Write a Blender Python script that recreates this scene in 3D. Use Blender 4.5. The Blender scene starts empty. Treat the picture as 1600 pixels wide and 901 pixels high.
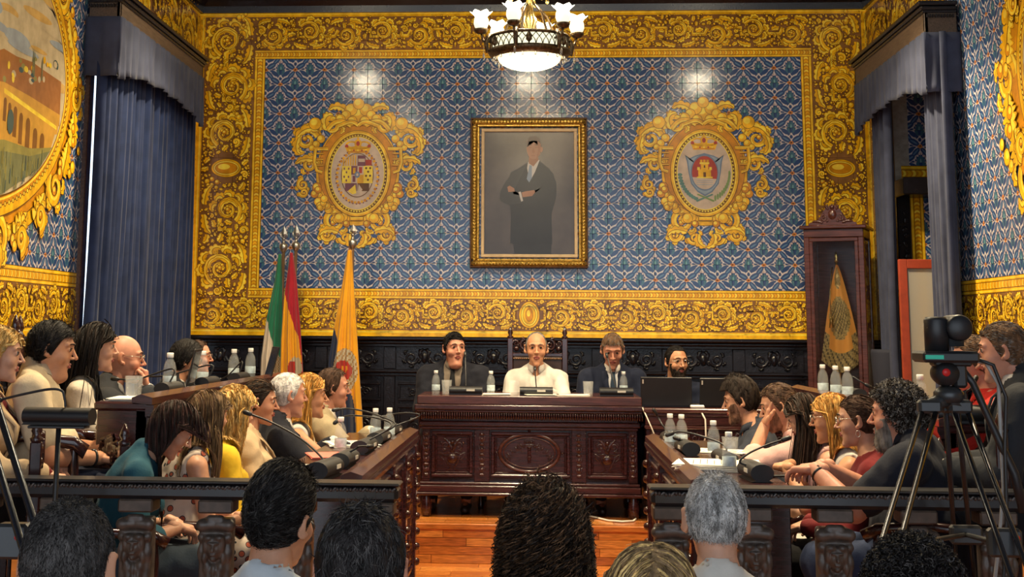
import bpy, bmesh, math, random
import numpy as np
from mathutils import Vector, Matrix
from math import sin, cos, pi, radians, sqrt, atan2, exp
random.seed(7)
RNG = np.random.default_rng(11)
scene = bpy.context.scene
COL = scene.collection

# ------------------------------------------------------------------ camera
F, PPX, PPY = 2150.0, 709.56, 178.51          # focal length and principal point in pixels of the 1600x901 frame
YAW, PITCH, ROLL = 0.06149, 0.15615, 0.00763
CAM = Vector((0, 0, 1.6))
fw = Vector((-sin(YAW)*cos(PITCH), cos(YAW)*cos(PITCH), sin(PITCH)))
r0 = Vector((cos(YAW), sin(YAW), 0)); u0 = r0.cross(fw)
CR = r0*cos(ROLL) + u0*sin(ROLL); CU = u0*cos(ROLL) - r0*sin(ROLL)
cd = bpy.data.cameras.new('camera'); cam = bpy.data.objects.new('camera', cd); COL.objects.link(cam)
cam.matrix_world = Matrix(((CR.x, CU.x, -fw.x, CAM.x), (CR.y, CU.y, -fw.y, CAM.y), (CR.z, CU.z, -fw.z, CAM.z), (0, 0, 0, 1)))
cd.sensor_fit = 'HORIZONTAL'; cd.sensor_width = 36.0; cd.lens = F/1600*36.0
cd.shift_x = (800-PPX)/1600.0; cd.shift_y = (PPY-450.5)/1600.0
cd.clip_start = 0.05; cd.clip_end = 200
scene.camera = cam
def at(px, py, Y):
    """world point at depth Y (metres in front of the camera along the room) seen at a pixel of the photograph"""
    d = CR*((px-PPX)/F) + CU*((PPY-py)/F) + fw
    return CAM + d*((Y-CAM.y)/d.y)
def atz(px, py, z):
    d = CR*((px-PPX)/F) + CU*((PPY-py)/F) + fw
    return CAM + d*((z-CAM.z)/d.z)

# ------------------------------------------------------------------ light
scene.view_settings.view_transform = 'Standard'; scene.view_settings.look = 'None'
scene.view_settings.gamma = 1.0; scene.view_settings.use_curve_mapping = False
scene.view_settings.exposure = 0.0
world = bpy.data.worlds.new('daylight'); scene.world = world; world.use_nodes = True
bg = world.node_tree.nodes['Background']; bg.inputs[0].default_value = (0.80, 0.90, 1.0, 1); bg.inputs[1].default_value = 2.3
LAMPS = []
def lamp(name, kind, loc, energy, color, size=0.1, rot=None, parent=None, spot=None, blend=0.6):
    ld = bpy.data.lights.new(name, kind); ld.energy = energy; ld.color = color
    if kind == 'AREA': ld.size = size
    else: ld.shadow_soft_size = size
    if kind == 'SPOT' and spot: ld.spot_size = spot; ld.spot_blend = blend
    o = bpy.data.objects.new(name, ld); COL.objects.link(o); o.location = loc
    if rot: o.rotation_euler = rot
    if parent: o.parent = parent
    return o

# ------------------------------------------------------------------ materials
MATS = {}
def mat(name, col, rough=0.5, metal=0.0, spec=0.5, noise=0.0, nscale=20.0, bump=0.0, bscale=60.0, coat=0.0, alpha=1.0,
        trans=0.0, emit=None, estr=0.0, stretch=None, sss=0.0, sheen=0.0, col2=None, ior=1.45):
    """Principled material whose colour is broken up by object-space noise, with optional noise bump."""
    if name in MATS: return MATS[name]
    m = bpy.data.materials.new(name); m.use_nodes = True; nt = m.node_tree; b = nt.nodes['Principled BSDF']
    c = tuple(col)+(1,) if len(col) == 3 else tuple(col)
    b.inputs['Base Color'].default_value = c; b.inputs['Roughness'].default_value = rough
    b.inputs['Metallic'].default_value = metal; b.inputs['Specular IOR Level'].default_value = spec
    b.inputs['Coat Weight'].default_value = coat; b.inputs['Coat Roughness'].default_value = 0.12
    b.inputs['Transmission Weight'].default_value = trans; b.inputs['Alpha'].default_value = alpha
    b.inputs['IOR'].default_value = ior; b.inputs['Sheen Weight'].default_value = sheen
    if sss: b.inputs['Subsurface Weight'].default_value = sss; b.inputs['Subsurface Radius'].default_value = (0.012, 0.005, 0.003); b.inputs['Subsurface Scale'].default_value = 1.0
    if emit: b.inputs['Emission Color'].default_value = tuple(emit)+(1,); b.inputs['Emission Strength'].default_value = estr
    tc = None
    def coords():
        nonlocal tc
        if tc is None:
            t = nt.nodes.new('ShaderNodeTexCoord'); mp = nt.nodes.new('ShaderNodeMapping')
            nt.links.new(t.outputs['Object'], mp.inputs[0])
            if stretch: mp.inputs['Scale'].default_value = stretch
            tc = mp.outputs[0]
        return tc
    if noise > 0 or col2:
        n = nt.nodes.new('ShaderNodeTexNoise'); n.inputs['Scale'].default_value = nscale; n.inputs['Detail'].default_value = 4
        nt.links.new(coords(), n.inputs['Vector'])
        rp = nt.nodes.new('ShaderNodeValToRGB'); nt.links.new(n.outputs[0], rp.inputs[0])
        lo = tuple(max(0, x*(1-noise)) for x in c[:3])+(1,); hi = tuple(min(1, x*(1+noise)) for x in c[:3])+(1,)
        if col2: hi = tuple(col2)+(1,); lo = c
        rp.color_ramp.elements[0].position = 0.32; rp.color_ramp.elements[1].position = 0.68
        rp.color_ramp.elements[0].color = lo; rp.color_ramp.elements[1].color = hi
        nt.links.new(rp.outputs[0], b.inputs['Base Color'])
    if bump > 0:
        n2 = nt.nodes.new('ShaderNodeTexNoise'); n2.inputs['Scale'].default_value = bscale; n2.inputs['Detail'].default_value = 3
        nt.links.new(coords(), n2.inputs['Vector'])
        bp = nt.nodes.new('ShaderNodeBump'); bp.inputs['Strength'].default_value = bump; bp.inputs['Distance'].default_value = 0.01
        nt.links.new(n2.outputs[0], bp.inputs['Height']); nt.links.new(bp.outputs[0], b.inputs['Normal'])
    MATS[name] = m
    return m

class X:
    """arithmetic on shader sockets"""
    nt = None
    def __init__(s, v): s.v = v
    @staticmethod
    def op(o, *a, clamp=False):
        n = X.nt.nodes.new('ShaderNodeMath'); n.operation = o; n.use_clamp = clamp
        for i, q in enumerate(a):
            q = q.v if isinstance(q, X) else q
            if isinstance(q, (int, float)): n.inputs[i].default_value = q
            else: X.nt.links.new(q, n.inputs[i])
        return X(n.outputs[0])
    def __add__(s, o): return X.op('ADD', s, o)
    def __sub__(s, o): return X.op('SUBTRACT', s, o)
    def __rsub__(s, o): return X.op('SUBTRACT', o, s)
    def __mul__(s, o): return X.op('MULTIPLY', s, o)
    def __truediv__(s, o): return X.op('DIVIDE', s, o)
    def sin(s): return X.op('SINE', s)
    def abs(s): return X.op('ABSOLUTE', s)
    def floor(s): return X.op('FLOOR', s)
    def pingpong(s, a): return X.op('PINGPONG', s, a)
    def lt(s, a): return X.op('LESS_THAN', s, a)
    def sstep(s, a, b):           # 1 below a, 0 above b
        n = X.nt.nodes.new('ShaderNodeMapRange'); n.interpolation_type = 'SMOOTHSTEP'
        X.nt.links.new(s.v, n.inputs[0]); n.inputs[1].default_value = a; n.inputs[2].default_value = b
        n.inputs[3].default_value = 1; n.inputs[4].default_value = 0
        return X(n.outputs[0])
    def max(s, o): return X.op('MAXIMUM', s, o)
    def min(s, o): return X.op('MINIMUM', s, o)
def mixc(fac, a, b):
    n = X.nt.nodes.new('ShaderNodeMix'); n.data_type = 'RGBA'
    X.nt.links.new(fac.v, n.inputs[0])
    for i, q in ((6, a), (7, b)):
        if isinstance(q, tuple): n.inputs[i].default_value = q+(1,)
        else: X.nt.links.new(q, n.inputs[i])
    return n.outputs[2]

# ------------------------------------------------------------------ objects
def link(o, parent=None):
    COL.objects.link(o)
    if parent: o.parent = parent
    return o
def tag(o, label=None, cat=None, group=None, kind=None):
    if label: o['label'] = label
    if cat: o['category'] = cat
    if group: o['group'] = group
    if kind: o['kind'] = kind
    return o
def thing(name, label, cat, loc=(0, 0, 0), rz=0.0, group=None, kind=None):
    o = bpy.data.objects.new(name, None); o.empty_display_size = 0.1
    link(o); o.location = loc; o.rotation_euler = (0, 0, rz)
    return tag(o, label, cat, group, kind)
def copy_tree(o, parent=None):
    c = o.copy(); COL.objects.link(c); c.parent = parent
    for ch in list(o.children): copy_tree(ch, c)
    return c

class MB:
    """collects geometry; build() links it as one mesh object"""
    def __init__(s): s.v = []; s.f = []; s.m = []; s.sm = []
    def add(s, vs, fs, mi=0, smooth=False):
        n = len(s.v); s.v.extend([tuple(p) for p in vs])
        for f in fs: s.f.append(tuple(i+n for i in f)); s.m.append(mi); s.sm.append(smooth)
        return s
    def box(s, x0, x1, y0, y1, z0, z1, b=0.0, mi=0, M=None):
        if x1 < x0: x0, x1 = x1, x0
        if y1 < y0: y0, y1 = y1, y0
        if z1 < z0: z0, z1 = z1, z0
        b = min(b, (x1-x0)*.45, (y1-y0)*.45, (z1-z0)*.45)
        if b <= 0:
            vs = [(x, y, z) for z in (z0, z1) for y in (y0, y1) for x in (x0, x1)]
            fs = [(0, 2, 3, 1), (4, 5, 7, 6), (0, 1, 5, 4), (2, 6, 7, 3), (0, 4, 6, 2), (1, 3, 7, 5)]
        else:
            vs = []; idx = {}
            for ix in (0, 1):
                for iy in (0, 1):
                    for iz in (0, 1):
                        X_, Y_, Z_ = (x0, x1)[ix], (y0, y1)[iy], (z0, z1)[iz]
                        dx, dy, dz = (b, -b)[ix], (b, -b)[iy], (b, -b)[iz]
                        for ax, p in enumerate(((X_, Y_+dy, Z_+dz), (X_+dx, Y_, Z_+dz), (X_+dx, Y_+dy, Z_))):
                            idx[(ix, iy, iz, ax)] = len(vs); vs.append(p)
            fs = []
            g = lambda a, b_, c, ax: idx[(a, b_, c, ax)]
            for k in (0, 1):
                q = [g(k, 0, 0, 0), g(k, 1, 0, 0), g(k, 1, 1, 0), g(k, 0, 1, 0)]; fs.append(q if k else q[::-1])
                q = [g(0, k, 0, 1), g(0, k, 1, 1), g(1, k, 1, 1), g(1, k, 0, 1)]; fs.append(q if k else q[::-1])
                q = [g(0, 0, k, 2), g(1, 0, k, 2), g(1, 1, k, 2), g(0, 1, k, 2)]; fs.append(q if k else q[::-1])
            for i in (0, 1):
                for j in (0, 1):
                    q = [g(i, j, 0, 0), g(i, j, 0, 1), g(i, j, 1, 1), g(i, j, 1, 0)]; fs.append(q if i == j else q[::-1])
                    q = [g(i, 0, j, 0), g(i, 0, j, 2), g(i, 1, j, 2), g(i, 1, j, 0)]; fs.append(q if i != j else q[::-1])
                    q = [g(0, i, j, 1), g(0, i, j, 2), g(1, i, j, 2), g(1, i, j, 1)]; fs.append(q if i == j else q[::-1])
                    for k in (0, 1):
                        q = [g(i, j, k, 0), g(i, j, k, 1), g(i, j, k, 2)]
                        fs.append(q if (i+j+k) % 2 else q[::-1])
        if M is not None: vs = [tuple(M @ Vector(p)) for p in vs]
        return s.add(vs, fs, mi)
    def tube(s, pts, r, n=8, mi=0, cap=True, closed=False, squash=None):
        pts = [Vector(p) for p in pts]; N_ = len(pts)
        rs = r if hasattr(r, '__len__') else [r]*N_
        vs = []; prev = None
        for i, p in enumerate(pts):
            if closed: t = pts[(i+1) % N_]-pts[i-1]
            else: t = pts[min(i+1, N_-1)]-pts[max(i-1, 0)]
            if t.length < 1e-9: t = Vector((0, 0, 1))
            t.normalize()
            if prev is None:
                a = Vector((0, 0, 1)) if abs(t.z) < .9 else Vector((1, 0, 0)); e1 = t.cross(a).normalized()
            else:
                e1 = prev-t*prev.dot(t)
                e1 = e1.normalized() if e1.length > 1e-6 else t.orthogonal().normalized()
            prev = e1; e2 = t.cross(e1)
            for k in range(n):
                a = 2*pi*k/n; q = p+(e1*cos(a)+e2*sin(a)*(squash or 1))*rs[i]; vs.append(tuple(q))
        fs = []
        for i in range(N_ if closed else N_-1):
            j = (i+1) % N_
            for k in range(n): fs.append((i*n+k, i*n+(k+1) % n, j*n+(k+1) % n, j*n+k))
        if cap and not closed:
            fs.append(tuple(range(n))[::-1]); fs.append(tuple((N_-1)*n+k for k in range(n)))
        return s.add(vs, fs, mi, True)
    def lathe(s, prof, c=(0, 0, 0), n=20, mi=0, M=None, a0=0.0, a1=2*pi):
        """profile of (radius, height) revolved about z through c"""
        vs = []; full = abs(a1-a0-2*pi) < 1e-6; K = n if full else n+1
        for (r, z) in prof:
            for k in range(K):
                a = a0+(a1-a0)*k/n; vs.append((r*cos(a), r*sin(a), z))
        fs = []
        for i in range(len(prof)-1):
            for k in range(n):
                k2 = (k+1) % K if full else k+1
                fs.append((i*K+k, i*K+k2, (i+1)*K+k2, (i+1)*K+k))
        if M is not None: vs = [tuple(M @ Vector(p)) for p in vs]
        vs = [(p[0]+c[0], p[1]+c[1], p[2]+c[2]) for p in vs]
        return s.add(vs, fs, mi, True)
    def ball(s, c, r, n=10, mi=0):
        rx, ry, rz = r if hasattr(r, '__len__') else (r, r, r)
        m = max(4, n//2); prof = [(sin(pi*i/m), -cos(pi*i/m)) for i in range(m+1)]
        M = Matrix.Diagonal((rx, ry, rz, 1))
        return s.lathe(prof, c, n, mi, M)
    def prism(s, poly, axis, a0, a1, mi=0):
        """polygon extruded along an axis: 'x' -> poly is (y,z), 'y' -> (x,z), 'z' -> (x,y)"""
        def P(p, a):
            return {'x': (a, p[0], p[1]), 'y': (p[0], a, p[1]), 'z': (p[0], p[1], a)}[axis]
        n = len(poly); vs = [P(p, a0) for p in poly]+[P(p, a1) for p in poly]
        fs = [(i, (i+1) % n, n+(i+1) % n, n+i) for i in range(n)]+[tuple(range(n))[::-1], tuple(range(n, 2*n))]
        return s.add(vs, fs, mi)
    def build(s, name, mats, parent=None, world=False, fix=True, loc=None):
        me = bpy.data.meshes.new(name)
        v = s.v
        if world and parent is not None:
            iv = parent.matrix_basis.inverted() if parent.parent is None else (parent.parent.matrix_basis @ parent.matrix_basis).inverted()
            v = [tuple(iv @ Vector(p)) for p in v]
        me.from_pydata(v, [], s.f)
        for m in (mats if isinstance(mats, (list, tuple)) else [mats]): me.materials.append(m)
        if len(s.f):
            me.polygons.foreach_set('material_index', s.m); me.polygons.foreach_set('use_smooth', s.sm)
        if fix and len(s.f) < 60000:
            bm = bmesh.new(); bm.from_mesh(me); bmesh.ops.recalc_face_normals(bm, faces=bm.faces); bm.to_mesh(me); bm.free()
        me.update()
        o = bpy.data.objects.new(name, me); link(o, parent)
        if loc: o.location = loc
        return o
def npmesh(name, V, Fq, mats, parent=None, mi=None, smooth=True):
    me = bpy.data.meshes.new(name); V = np.asarray(V, np.float32); Fq = np.asarray(Fq, np.int32)
    k = Fq.shape[1]
    me.vertices.add(len(V)); me.vertices.foreach_set('co', V.ravel())
    me.loops.add(Fq.size); me.loops.foreach_set('vertex_index', Fq.ravel())
    me.polygons.add(len(Fq)); me.polygons.foreach_set('loop_start', np.arange(0, Fq.size, k, dtype=np.int32))
    for m in (mats if isinstance(mats, (list, tuple)) else [mats]): me.materials.append(m)
    if mi is not None: me.polygons.foreach_set('material_index', np.asarray(mi, np.int32))
    me.polygons.foreach_set('use_smooth', np.full(len(Fq), smooth))
    me.update(calc_edges=True); me.validate()
    o = bpy.data.objects.new(name, me); link(o, parent)
    return o

# ------------------------------------------------------------------ smooth solids: signed distance fields meshed with surface nets
def nets(Dg, o, h):
    ins = Dg < 0
    nx, ny, nz = Dg.shape
    c = np.zeros((nx-1, ny-1, nz-1), np.int8)
    for a in (0, 1):
        for b in (0, 1):
            for d in (0, 1): c += ins[a:nx-1+a, b:ny-1+b, d:nz-1+d]
    I, J, K = np.nonzero((c > 0) & (c < 8)); n = len(I)
    val = {(a, b, d): Dg[I+a, J+b, K+d] for a in (0, 1) for b in (0, 1) for d in (0, 1)}
    acc = np.zeros((n, 3), np.float32); cnt = np.zeros(n, np.float32)
    for ax in range(3):
        for p in (0, 1):
            for q in (0, 1):
                e0 = [p, q]; e0.insert(ax, 0); e1 = [p, q]; e1.insert(ax, 1)
                v0, v1 = val[tuple(e0)], val[tuple(e1)]; x = (v0 < 0) != (v1 < 0)
                t = np.where(x, v0/np.where(x, v0-v1, 1), 0)
                P = np.tile(np.array(e0, np.float32), (n, 1)); P[:, ax] += t
                acc += P*x[:, None]; cnt += x
    V = (np.stack([I, J, K], 1)+acc/cnt[:, None])*h+np.asarray(o)
    vid = np.full(c.shape, -1, np.int32); vid[I, J, K] = np.arange(n)
    Q = []
    for ax in range(3):
        sl0 = [slice(1, -1)]*3; sl1 = [slice(1, -1)]*3; sl0[ax] = slice(0, -1); sl1[ax] = slice(1, None)
        A = ins[tuple(sl0)]; B = ins[tuple(sl1)]; X_ = np.nonzero(A != B)
        idx = [X_[0], X_[1], X_[2]]
        for m in range(3):
            if m != ax: idx[m] = idx[m]+1
        b, d = [(1, 2), (2, 0), (0, 1)][ax]
        def cell(db, dd):
            q = [idx[0].copy(), idx[1].copy(), idx[2].copy()]; q[b] = q[b]+db; q[d] = q[d]+dd
            return vid[q[0], q[1], q[2]]
        quad = np.stack([cell(-1, -1), cell(0, -1), cell(0, 0), cell(-1, 0)], 1)
        fl = ~A[X_]
        quad[fl] = quad[fl][:, ::-1]
        Q.append(quad)
    Q = np.concatenate(Q); Q = Q[(Q >= 0).all(1)]
    return V, Q
class Sdf:
    def __init__(s): s.p = []
    def add(s, f, lo, hi, k=0.0, op='u'): s.p.append((f, np.array(lo, float), np.array(hi, float), k, op)); return s
    def cone(s, a, b, ra, rb, k=0.02, op='u'):
        a = np.array(a, np.float32); b = np.array(b, np.float32); ab = b-a; L = float(ab@ab) or 1e-9; R = max(ra, rb)
        def f(P):
            t = np.clip(((P-a)@ab)/L, 0, 1); q = P-a-t[..., None]*ab
            return np.sqrt((q*q).sum(-1))-(ra+(rb-ra)*t)
        return s.add(f, np.minimum(a, b)-R, np.maximum(a, b)+R, k, op)
    def ell(s, c, r, k=0.02, op='u', R=None):
        c = np.array(c, np.float32); r = np.array(r, np.float32); m = None if R is None else np.array(R, np.float32)
        def f(P):
            q = P-c
            if m is not None: q = q@m                 # rows of R are local axes in world: local = R^T q
            a = q/r; k0 = np.sqrt((a*a).sum(-1))+1e-6; bq = a/r; k1 = np.sqrt((bq*bq).sum(-1))+1e-6
            return k0*(k0-1)/k1
        e = float(r.max()) if m is not None else r
        return s.add(f, c-e, c+e, k, op)
    def box(s, c, hs, rnd=0.005, k=0.0, op='u', R=None):
        c = np.array(c, np.float32); hs = np.array(hs, np.float32)-rnd; m = None if R is None else np.array(R, np.float32)
        def f(P):
            q = P-c
            if m is not None: q = q@m
            q = np.abs(q)-hs
            return np.sqrt((np.maximum(q, 0)**2).sum(-1))+np.minimum(q.max(-1), 0)-rnd
        e = float(np.linalg.norm(hs)+rnd) if m is not None else hs+rnd
        return s.add(f, c-e, c+e, k, op)
    def half(s, n, c, lo, hi, k=0.0):
        """cut away the side where n.p > c"""
        n = np.array(n, np.float32)
        return s.add(lambda P: P@n-c, lo, hi, k, 'c')
    def mesh(s, h, disp=None, infl=0.0):
        us = [q for q in s.p if q[4] == 'u']; pad = max([q[3] for q in us])+2.5*h+infl
        lo = np.min([q[1] for q in us], 0)-pad; hi = np.max([q[2] for q in us], 0)+pad
        n = np.ceil((hi-lo)/h).astype(int)+1
        ax = [(lo[i]+h*np.arange(n[i])).astype(np.float32) for i in range(3)]
        G = np.full(tuple(n), 0.2, np.float32)
        for f, a, b, k, op in s.p:
            m = k+infl+2.5*h
            i0 = np.clip(np.floor((a-m-lo)/h).astype(int), 0, n); i1 = np.clip(np.ceil((b+m-lo)/h).astype(int)+1, 0, n)
            if (i1 <= i0).any(): continue
            sl = tuple(slice(i0[q], i1[q]) for q in range(3))
            P = np.stack(np.meshgrid(ax[0][sl[0]], ax[1][sl[1]], ax[2][sl[2]], indexing='ij'), -1)
            d = f(P).astype(np.float32)
            g = G[sl]
            if op == 'u':
                if infl: d = d-infl
                if k > 0: hh = np.clip(.5+.5*(g-d)/k, 0, 1); G[sl] = g*(1-hh)+d*hh-k*hh*(1-hh)
                else: G[sl] = np.minimum(g, d)
            elif op == 's':
                if k > 0: hh = np.clip(.5-.5*(g+d)/k, 0, 1); G[sl] = g*(1-hh)-d*hh+k*hh*(1-hh)
                else: G[sl] = np.maximum(g, -d)
            else: G[sl] = np.maximum(g, d)
        if disp is not None:
            P = np.stack(np.meshgrid(*ax, indexing='ij'), -1); near = np.abs(G) < .03
            G[near] += disp(P[near]).astype(np.float32)
        return nets(G, lo, h)
def wob(P, f, seed=0):
    """cheap smooth noise in [-1,1]"""
    r = np.random.default_rng(seed); out = 0
    for i in range(4):
        w = r.normal(size=3); w = w/np.linalg.norm(w)*f*(1+.5*i); out = out+np.sin(P@w.astype(np.float32)+r.uniform(0, 6))/(1+.4*i)
    return out/2.6
def rotm(yaw=0, pitch=0, roll=0):
    """head/torso rotation: yaw about z (left +), pitch about x (nod down +), roll about y"""
    return np.array(Matrix.Rotation(yaw, 3, 'Z') @ Matrix.Rotation(-pitch, 3, 'X') @ Matrix.Rotation(roll, 3, 'Y'))

# ------------------------------------------------------------------ flat and carved ornament
def spiral(c, R, turns, a0, sense=1, r1=None, n=None):
    r1 = R*0.22 if r1 is None else r1; n = n or int(14*turns)+4
    out = []
    for i in range(n):
        t = i/(n-1); r = R+(r1-R)*t**0.85; a = a0+sense*2*pi*turns*t
        out.append((c[0]+r*cos(a), c[1]+r*sin(a)))
    return out
def bez(p0, p1, p2, p3, n=12):
    out = []
    for i in range(n):
        t = i/(n-1); q = 1-t
        out.append(tuple(q**3*a+3*q*q*t*b+3*q*t*t*c+t**3*d for a, b, c, d in zip(p0, p1, p2, p3)))
    return out
def ellpts(cx, cy, rx, ry, n=40, a0=0.0, a1=2*pi):
    return [(cx+rx*cos(a0+(a1-a0)*i/n), cy+ry*sin(a0+(a1-a0)*i/n)) for i in range(n)]
class Orn:
    """2D ornament drawn as polygons: painted (flat layers of colour) or carved (dome > 0, one colour)"""
    def __init__(s, dome=0.0, o=0.004, step=0.00006):
        s.V = []; s.Fc = []; s.M = []; s.lay = 0; s.dome = dome; s.o = o; s.step = step; s.occ = None
    def mask(s, u0, u1, v0, v1, h=0.006):
        s.mo = (u0, v0, h); s.occ = np.zeros((int((u1-u0)/h)+2, int((v1-v0)/h)+2), bool)
    def _disc(s, x, y, r):
        u0, v0, h = s.mo; i0 = int((x-r-u0)/h); i1 = int((x+r-u0)/h)+1; j0 = int((y-r-v0)/h); j1 = int((y+r-v0)/h)+1
        i0 = max(i0, 0); j0 = max(j0, 0); i1 = min(i1, s.occ.shape[0]); j1 = min(j1, s.occ.shape[1])
        if i1 <= i0 or j1 <= j0: return None
        I, J = np.ogrid[i0:i1, j0:j1]
        return (slice(i0, i1), slice(j0, j1)), ((I*h+u0-x)**2+(J*h+v0-y)**2 <= r*r)
    def mark(s, x, y, r):
        if s.occ is None: return
        d = s._disc(x, y, r)
        if d: s.occ[d[0]] |= d[1]
    def free(s, x, y, r):
        d = s._disc(x, y, r)
        return d is not None and not (s.occ[d[0]] & d[1]).any()
    def put(s, vs, fs, mi, z):
        n = len(s.V); s.V += [(p[0], p[1], z+(p[2] if len(p) > 2 else 0)) for p in vs]
        for f in fs: s.Fc.append(tuple(i+n for i in f)); s.M.append(mi)
    def poly(s, pts, mi, z=None):
        """flat filled polygon (fan about its centroid: fine for star-shaped outlines)"""
        if z is None: s.lay += 1; z = s.lay*s.step
        c = (sum(p[0] for p in pts)/len(pts), sum(p[1] for p in pts)/len(pts)); n = len(pts)
        s.put(list(pts)+[c], [(i, (i+1) % n, n) for i in range(n)], mi, z)
    def rib(s, pts, wl, wr, mi, z, dome=0.0, closed=False):
        n = len(pts); L = []; C = []; R = []
        for i, p in enumerate(pts):
            a = pts[i-1] if (i > 0 or closed) else p; b = pts[(i+1) % n] if (i < n-1 or closed) else p
            tx, ty = b[0]-a[0], b[1]-a[1]; d = sqrt(tx*tx+ty*ty) or 1e-9; nx, ny = -ty/d, tx/d
            L.append((p[0]+nx*wl[i], p[1]+ny*wl[i], 0)); R.append((p[0]-nx*wr[i], p[1]-ny*wr[i], 0))
            C.append((p[0]+nx*(wl[i]-wr[i])/2, p[1]+ny*(wl[i]-wr[i])/2, dome*min(1, (wl[i]+wr[i])/0.02)))
        fs = []
        for i in range(n if closed else n-1):
            j = (i+1) % n
            if dome > 0: fs += [(i, j, n+j, n+i), (n+i, n+j, 2*n+j, 2*n+i)]
            else: fs.append((i, j, 2*n+j, 2*n+i))
        s.put(L+C+R, fs, mi, z)
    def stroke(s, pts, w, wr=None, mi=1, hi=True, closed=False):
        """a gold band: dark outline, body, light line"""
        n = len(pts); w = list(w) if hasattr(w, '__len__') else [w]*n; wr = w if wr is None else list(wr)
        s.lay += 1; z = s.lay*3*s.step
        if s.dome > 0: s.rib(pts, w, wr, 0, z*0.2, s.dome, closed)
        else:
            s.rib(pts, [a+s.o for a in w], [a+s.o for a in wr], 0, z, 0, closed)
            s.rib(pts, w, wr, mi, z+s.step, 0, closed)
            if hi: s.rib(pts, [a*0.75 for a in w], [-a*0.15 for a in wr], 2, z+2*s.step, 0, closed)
        if s.occ is not None:
            for p, a, b in zip(pts, w, wr): s.mark(p[0], p[1], max(a, b)+s.o)
    def leaf(s, pts, W, lobes=4, mi=1):
        """acanthus leaf along a path"""
        n = lobes*4+1; m = len(pts); P = []
        for i in range(n):
            t = i/(n-1)*(m-1); k = min(int(t), m-2); f = t-k
            P.append((pts[k][0]*(1-f)+pts[k+1][0]*f, pts[k][1]*(1-f)+pts[k+1][1]*f))
        prof = [W*(sin(pi*min(1, 0.16+0.84*i/(n-1)))**0.7+0.12)*(0.55+0.45*abs(sin(pi*lobes*i/(n-1)))) for i in range(n)]
        wr = [W*(sin(pi*min(1, 0.16+0.84*i/(n-1)))**0.7+0.12)*(0.55+0.45*abs(cos(pi*lobes*i/(n-1)))) for i in range(n)]
        s.stroke(P, prof, wr, mi, True)
        if s.dome == 0: s.rib(P, [W*0.06]*n, [W*0.06]*n, 0, s.lay*3*s.step+2.5*s.step)
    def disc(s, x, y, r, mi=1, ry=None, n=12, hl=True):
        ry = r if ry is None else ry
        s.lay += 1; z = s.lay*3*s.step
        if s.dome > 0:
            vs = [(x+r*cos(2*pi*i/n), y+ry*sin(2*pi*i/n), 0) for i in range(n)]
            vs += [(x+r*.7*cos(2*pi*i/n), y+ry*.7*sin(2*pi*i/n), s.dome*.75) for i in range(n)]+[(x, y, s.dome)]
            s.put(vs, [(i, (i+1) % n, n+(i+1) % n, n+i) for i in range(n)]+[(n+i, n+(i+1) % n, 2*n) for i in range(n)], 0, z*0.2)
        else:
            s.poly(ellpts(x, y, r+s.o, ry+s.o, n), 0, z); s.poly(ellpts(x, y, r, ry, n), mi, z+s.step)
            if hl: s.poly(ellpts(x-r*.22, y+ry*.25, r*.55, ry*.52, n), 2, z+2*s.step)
        s.mark(x, y, max(r, ry)+s.o)
    def scroll(s, c, R, a0, sense, w, turns=1.35, leaves=4):
        """C-scroll with acanthus growing off its outside"""
        P = spiral(c, R, turns, a0, sense); n = len(P)
        for k in range(leaves):
            a = a0+sense*(0.15+2*pi*0.62*k/max(1, leaves-1)*0.9); rr = R*(1-0.1*k/leaves)
            b = (c[0]+rr*cos(a), c[1]+rr*sin(a)); da = a+sense*0.9
            q = bez(b, (b[0]+.35*R*cos(a), b[1]+.35*R*sin(a)), (b[0]+.6*R*cos(da), b[1]+.6*R*sin(da)), (b[0]+.62*R*cos(da+sense*.7), b[1]+.62*R*sin(da+sense*.7)), 6)
            s.leaf(q, R*0.25, 4)
        s.stroke(P, [w*(1-0.55*i/n) for i in range(n)])
        e = P[-1]; s.disc(e[0], e[1], w*0.85, 3)
    def fill(s, u0, u1, v0, v1, sizes=(0.05, 0.040, 0.030, 0.024, 0.019, 0.015, 0.012, 0.009, 0.0068), tries=900, rng=random):
        area = (u1-u0)*(v1-v0)
        for r in sizes:
            for _ in range(int(tries*area/0.3)+4):
                x, y = rng.uniform(u0+r, u1-r), rng.uniform(v0+r, v1-r)
                if not s.free(x, y, r): continue
                k = rng.random(); a = rng.uniform(0, 2*pi); sg = rng.choice((-1, 1))
                if r > 0.02 and k < 0.2:
                    s.disc(x, y, r*.42, 1)
                    P = spiral((x, y), r*.85, 1.2, a, sg, n=12); s.stroke(P, [r*.26*(1-.4*i/12) for i in range(12)])
                elif r > 0.0125:
                    q = bez((x-r*.9*cos(a), y-r*.9*sin(a)), (x-r*.2*cos(a+.9*sg), y-r*.2*sin(a+.9*sg)), (x+r*.5*cos(a), y+r*.5*sin(a)), (x+r*.8*cos(a+.7*sg), y+r*.8*sin(a+.7*sg)), 6)
                    s.leaf(q, r*.6, 3)
                    s.mark(x, y, r*.85)
                else: s.disc(x, y, r*.82, 1 if k < .7 else 3, n=8)
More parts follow.
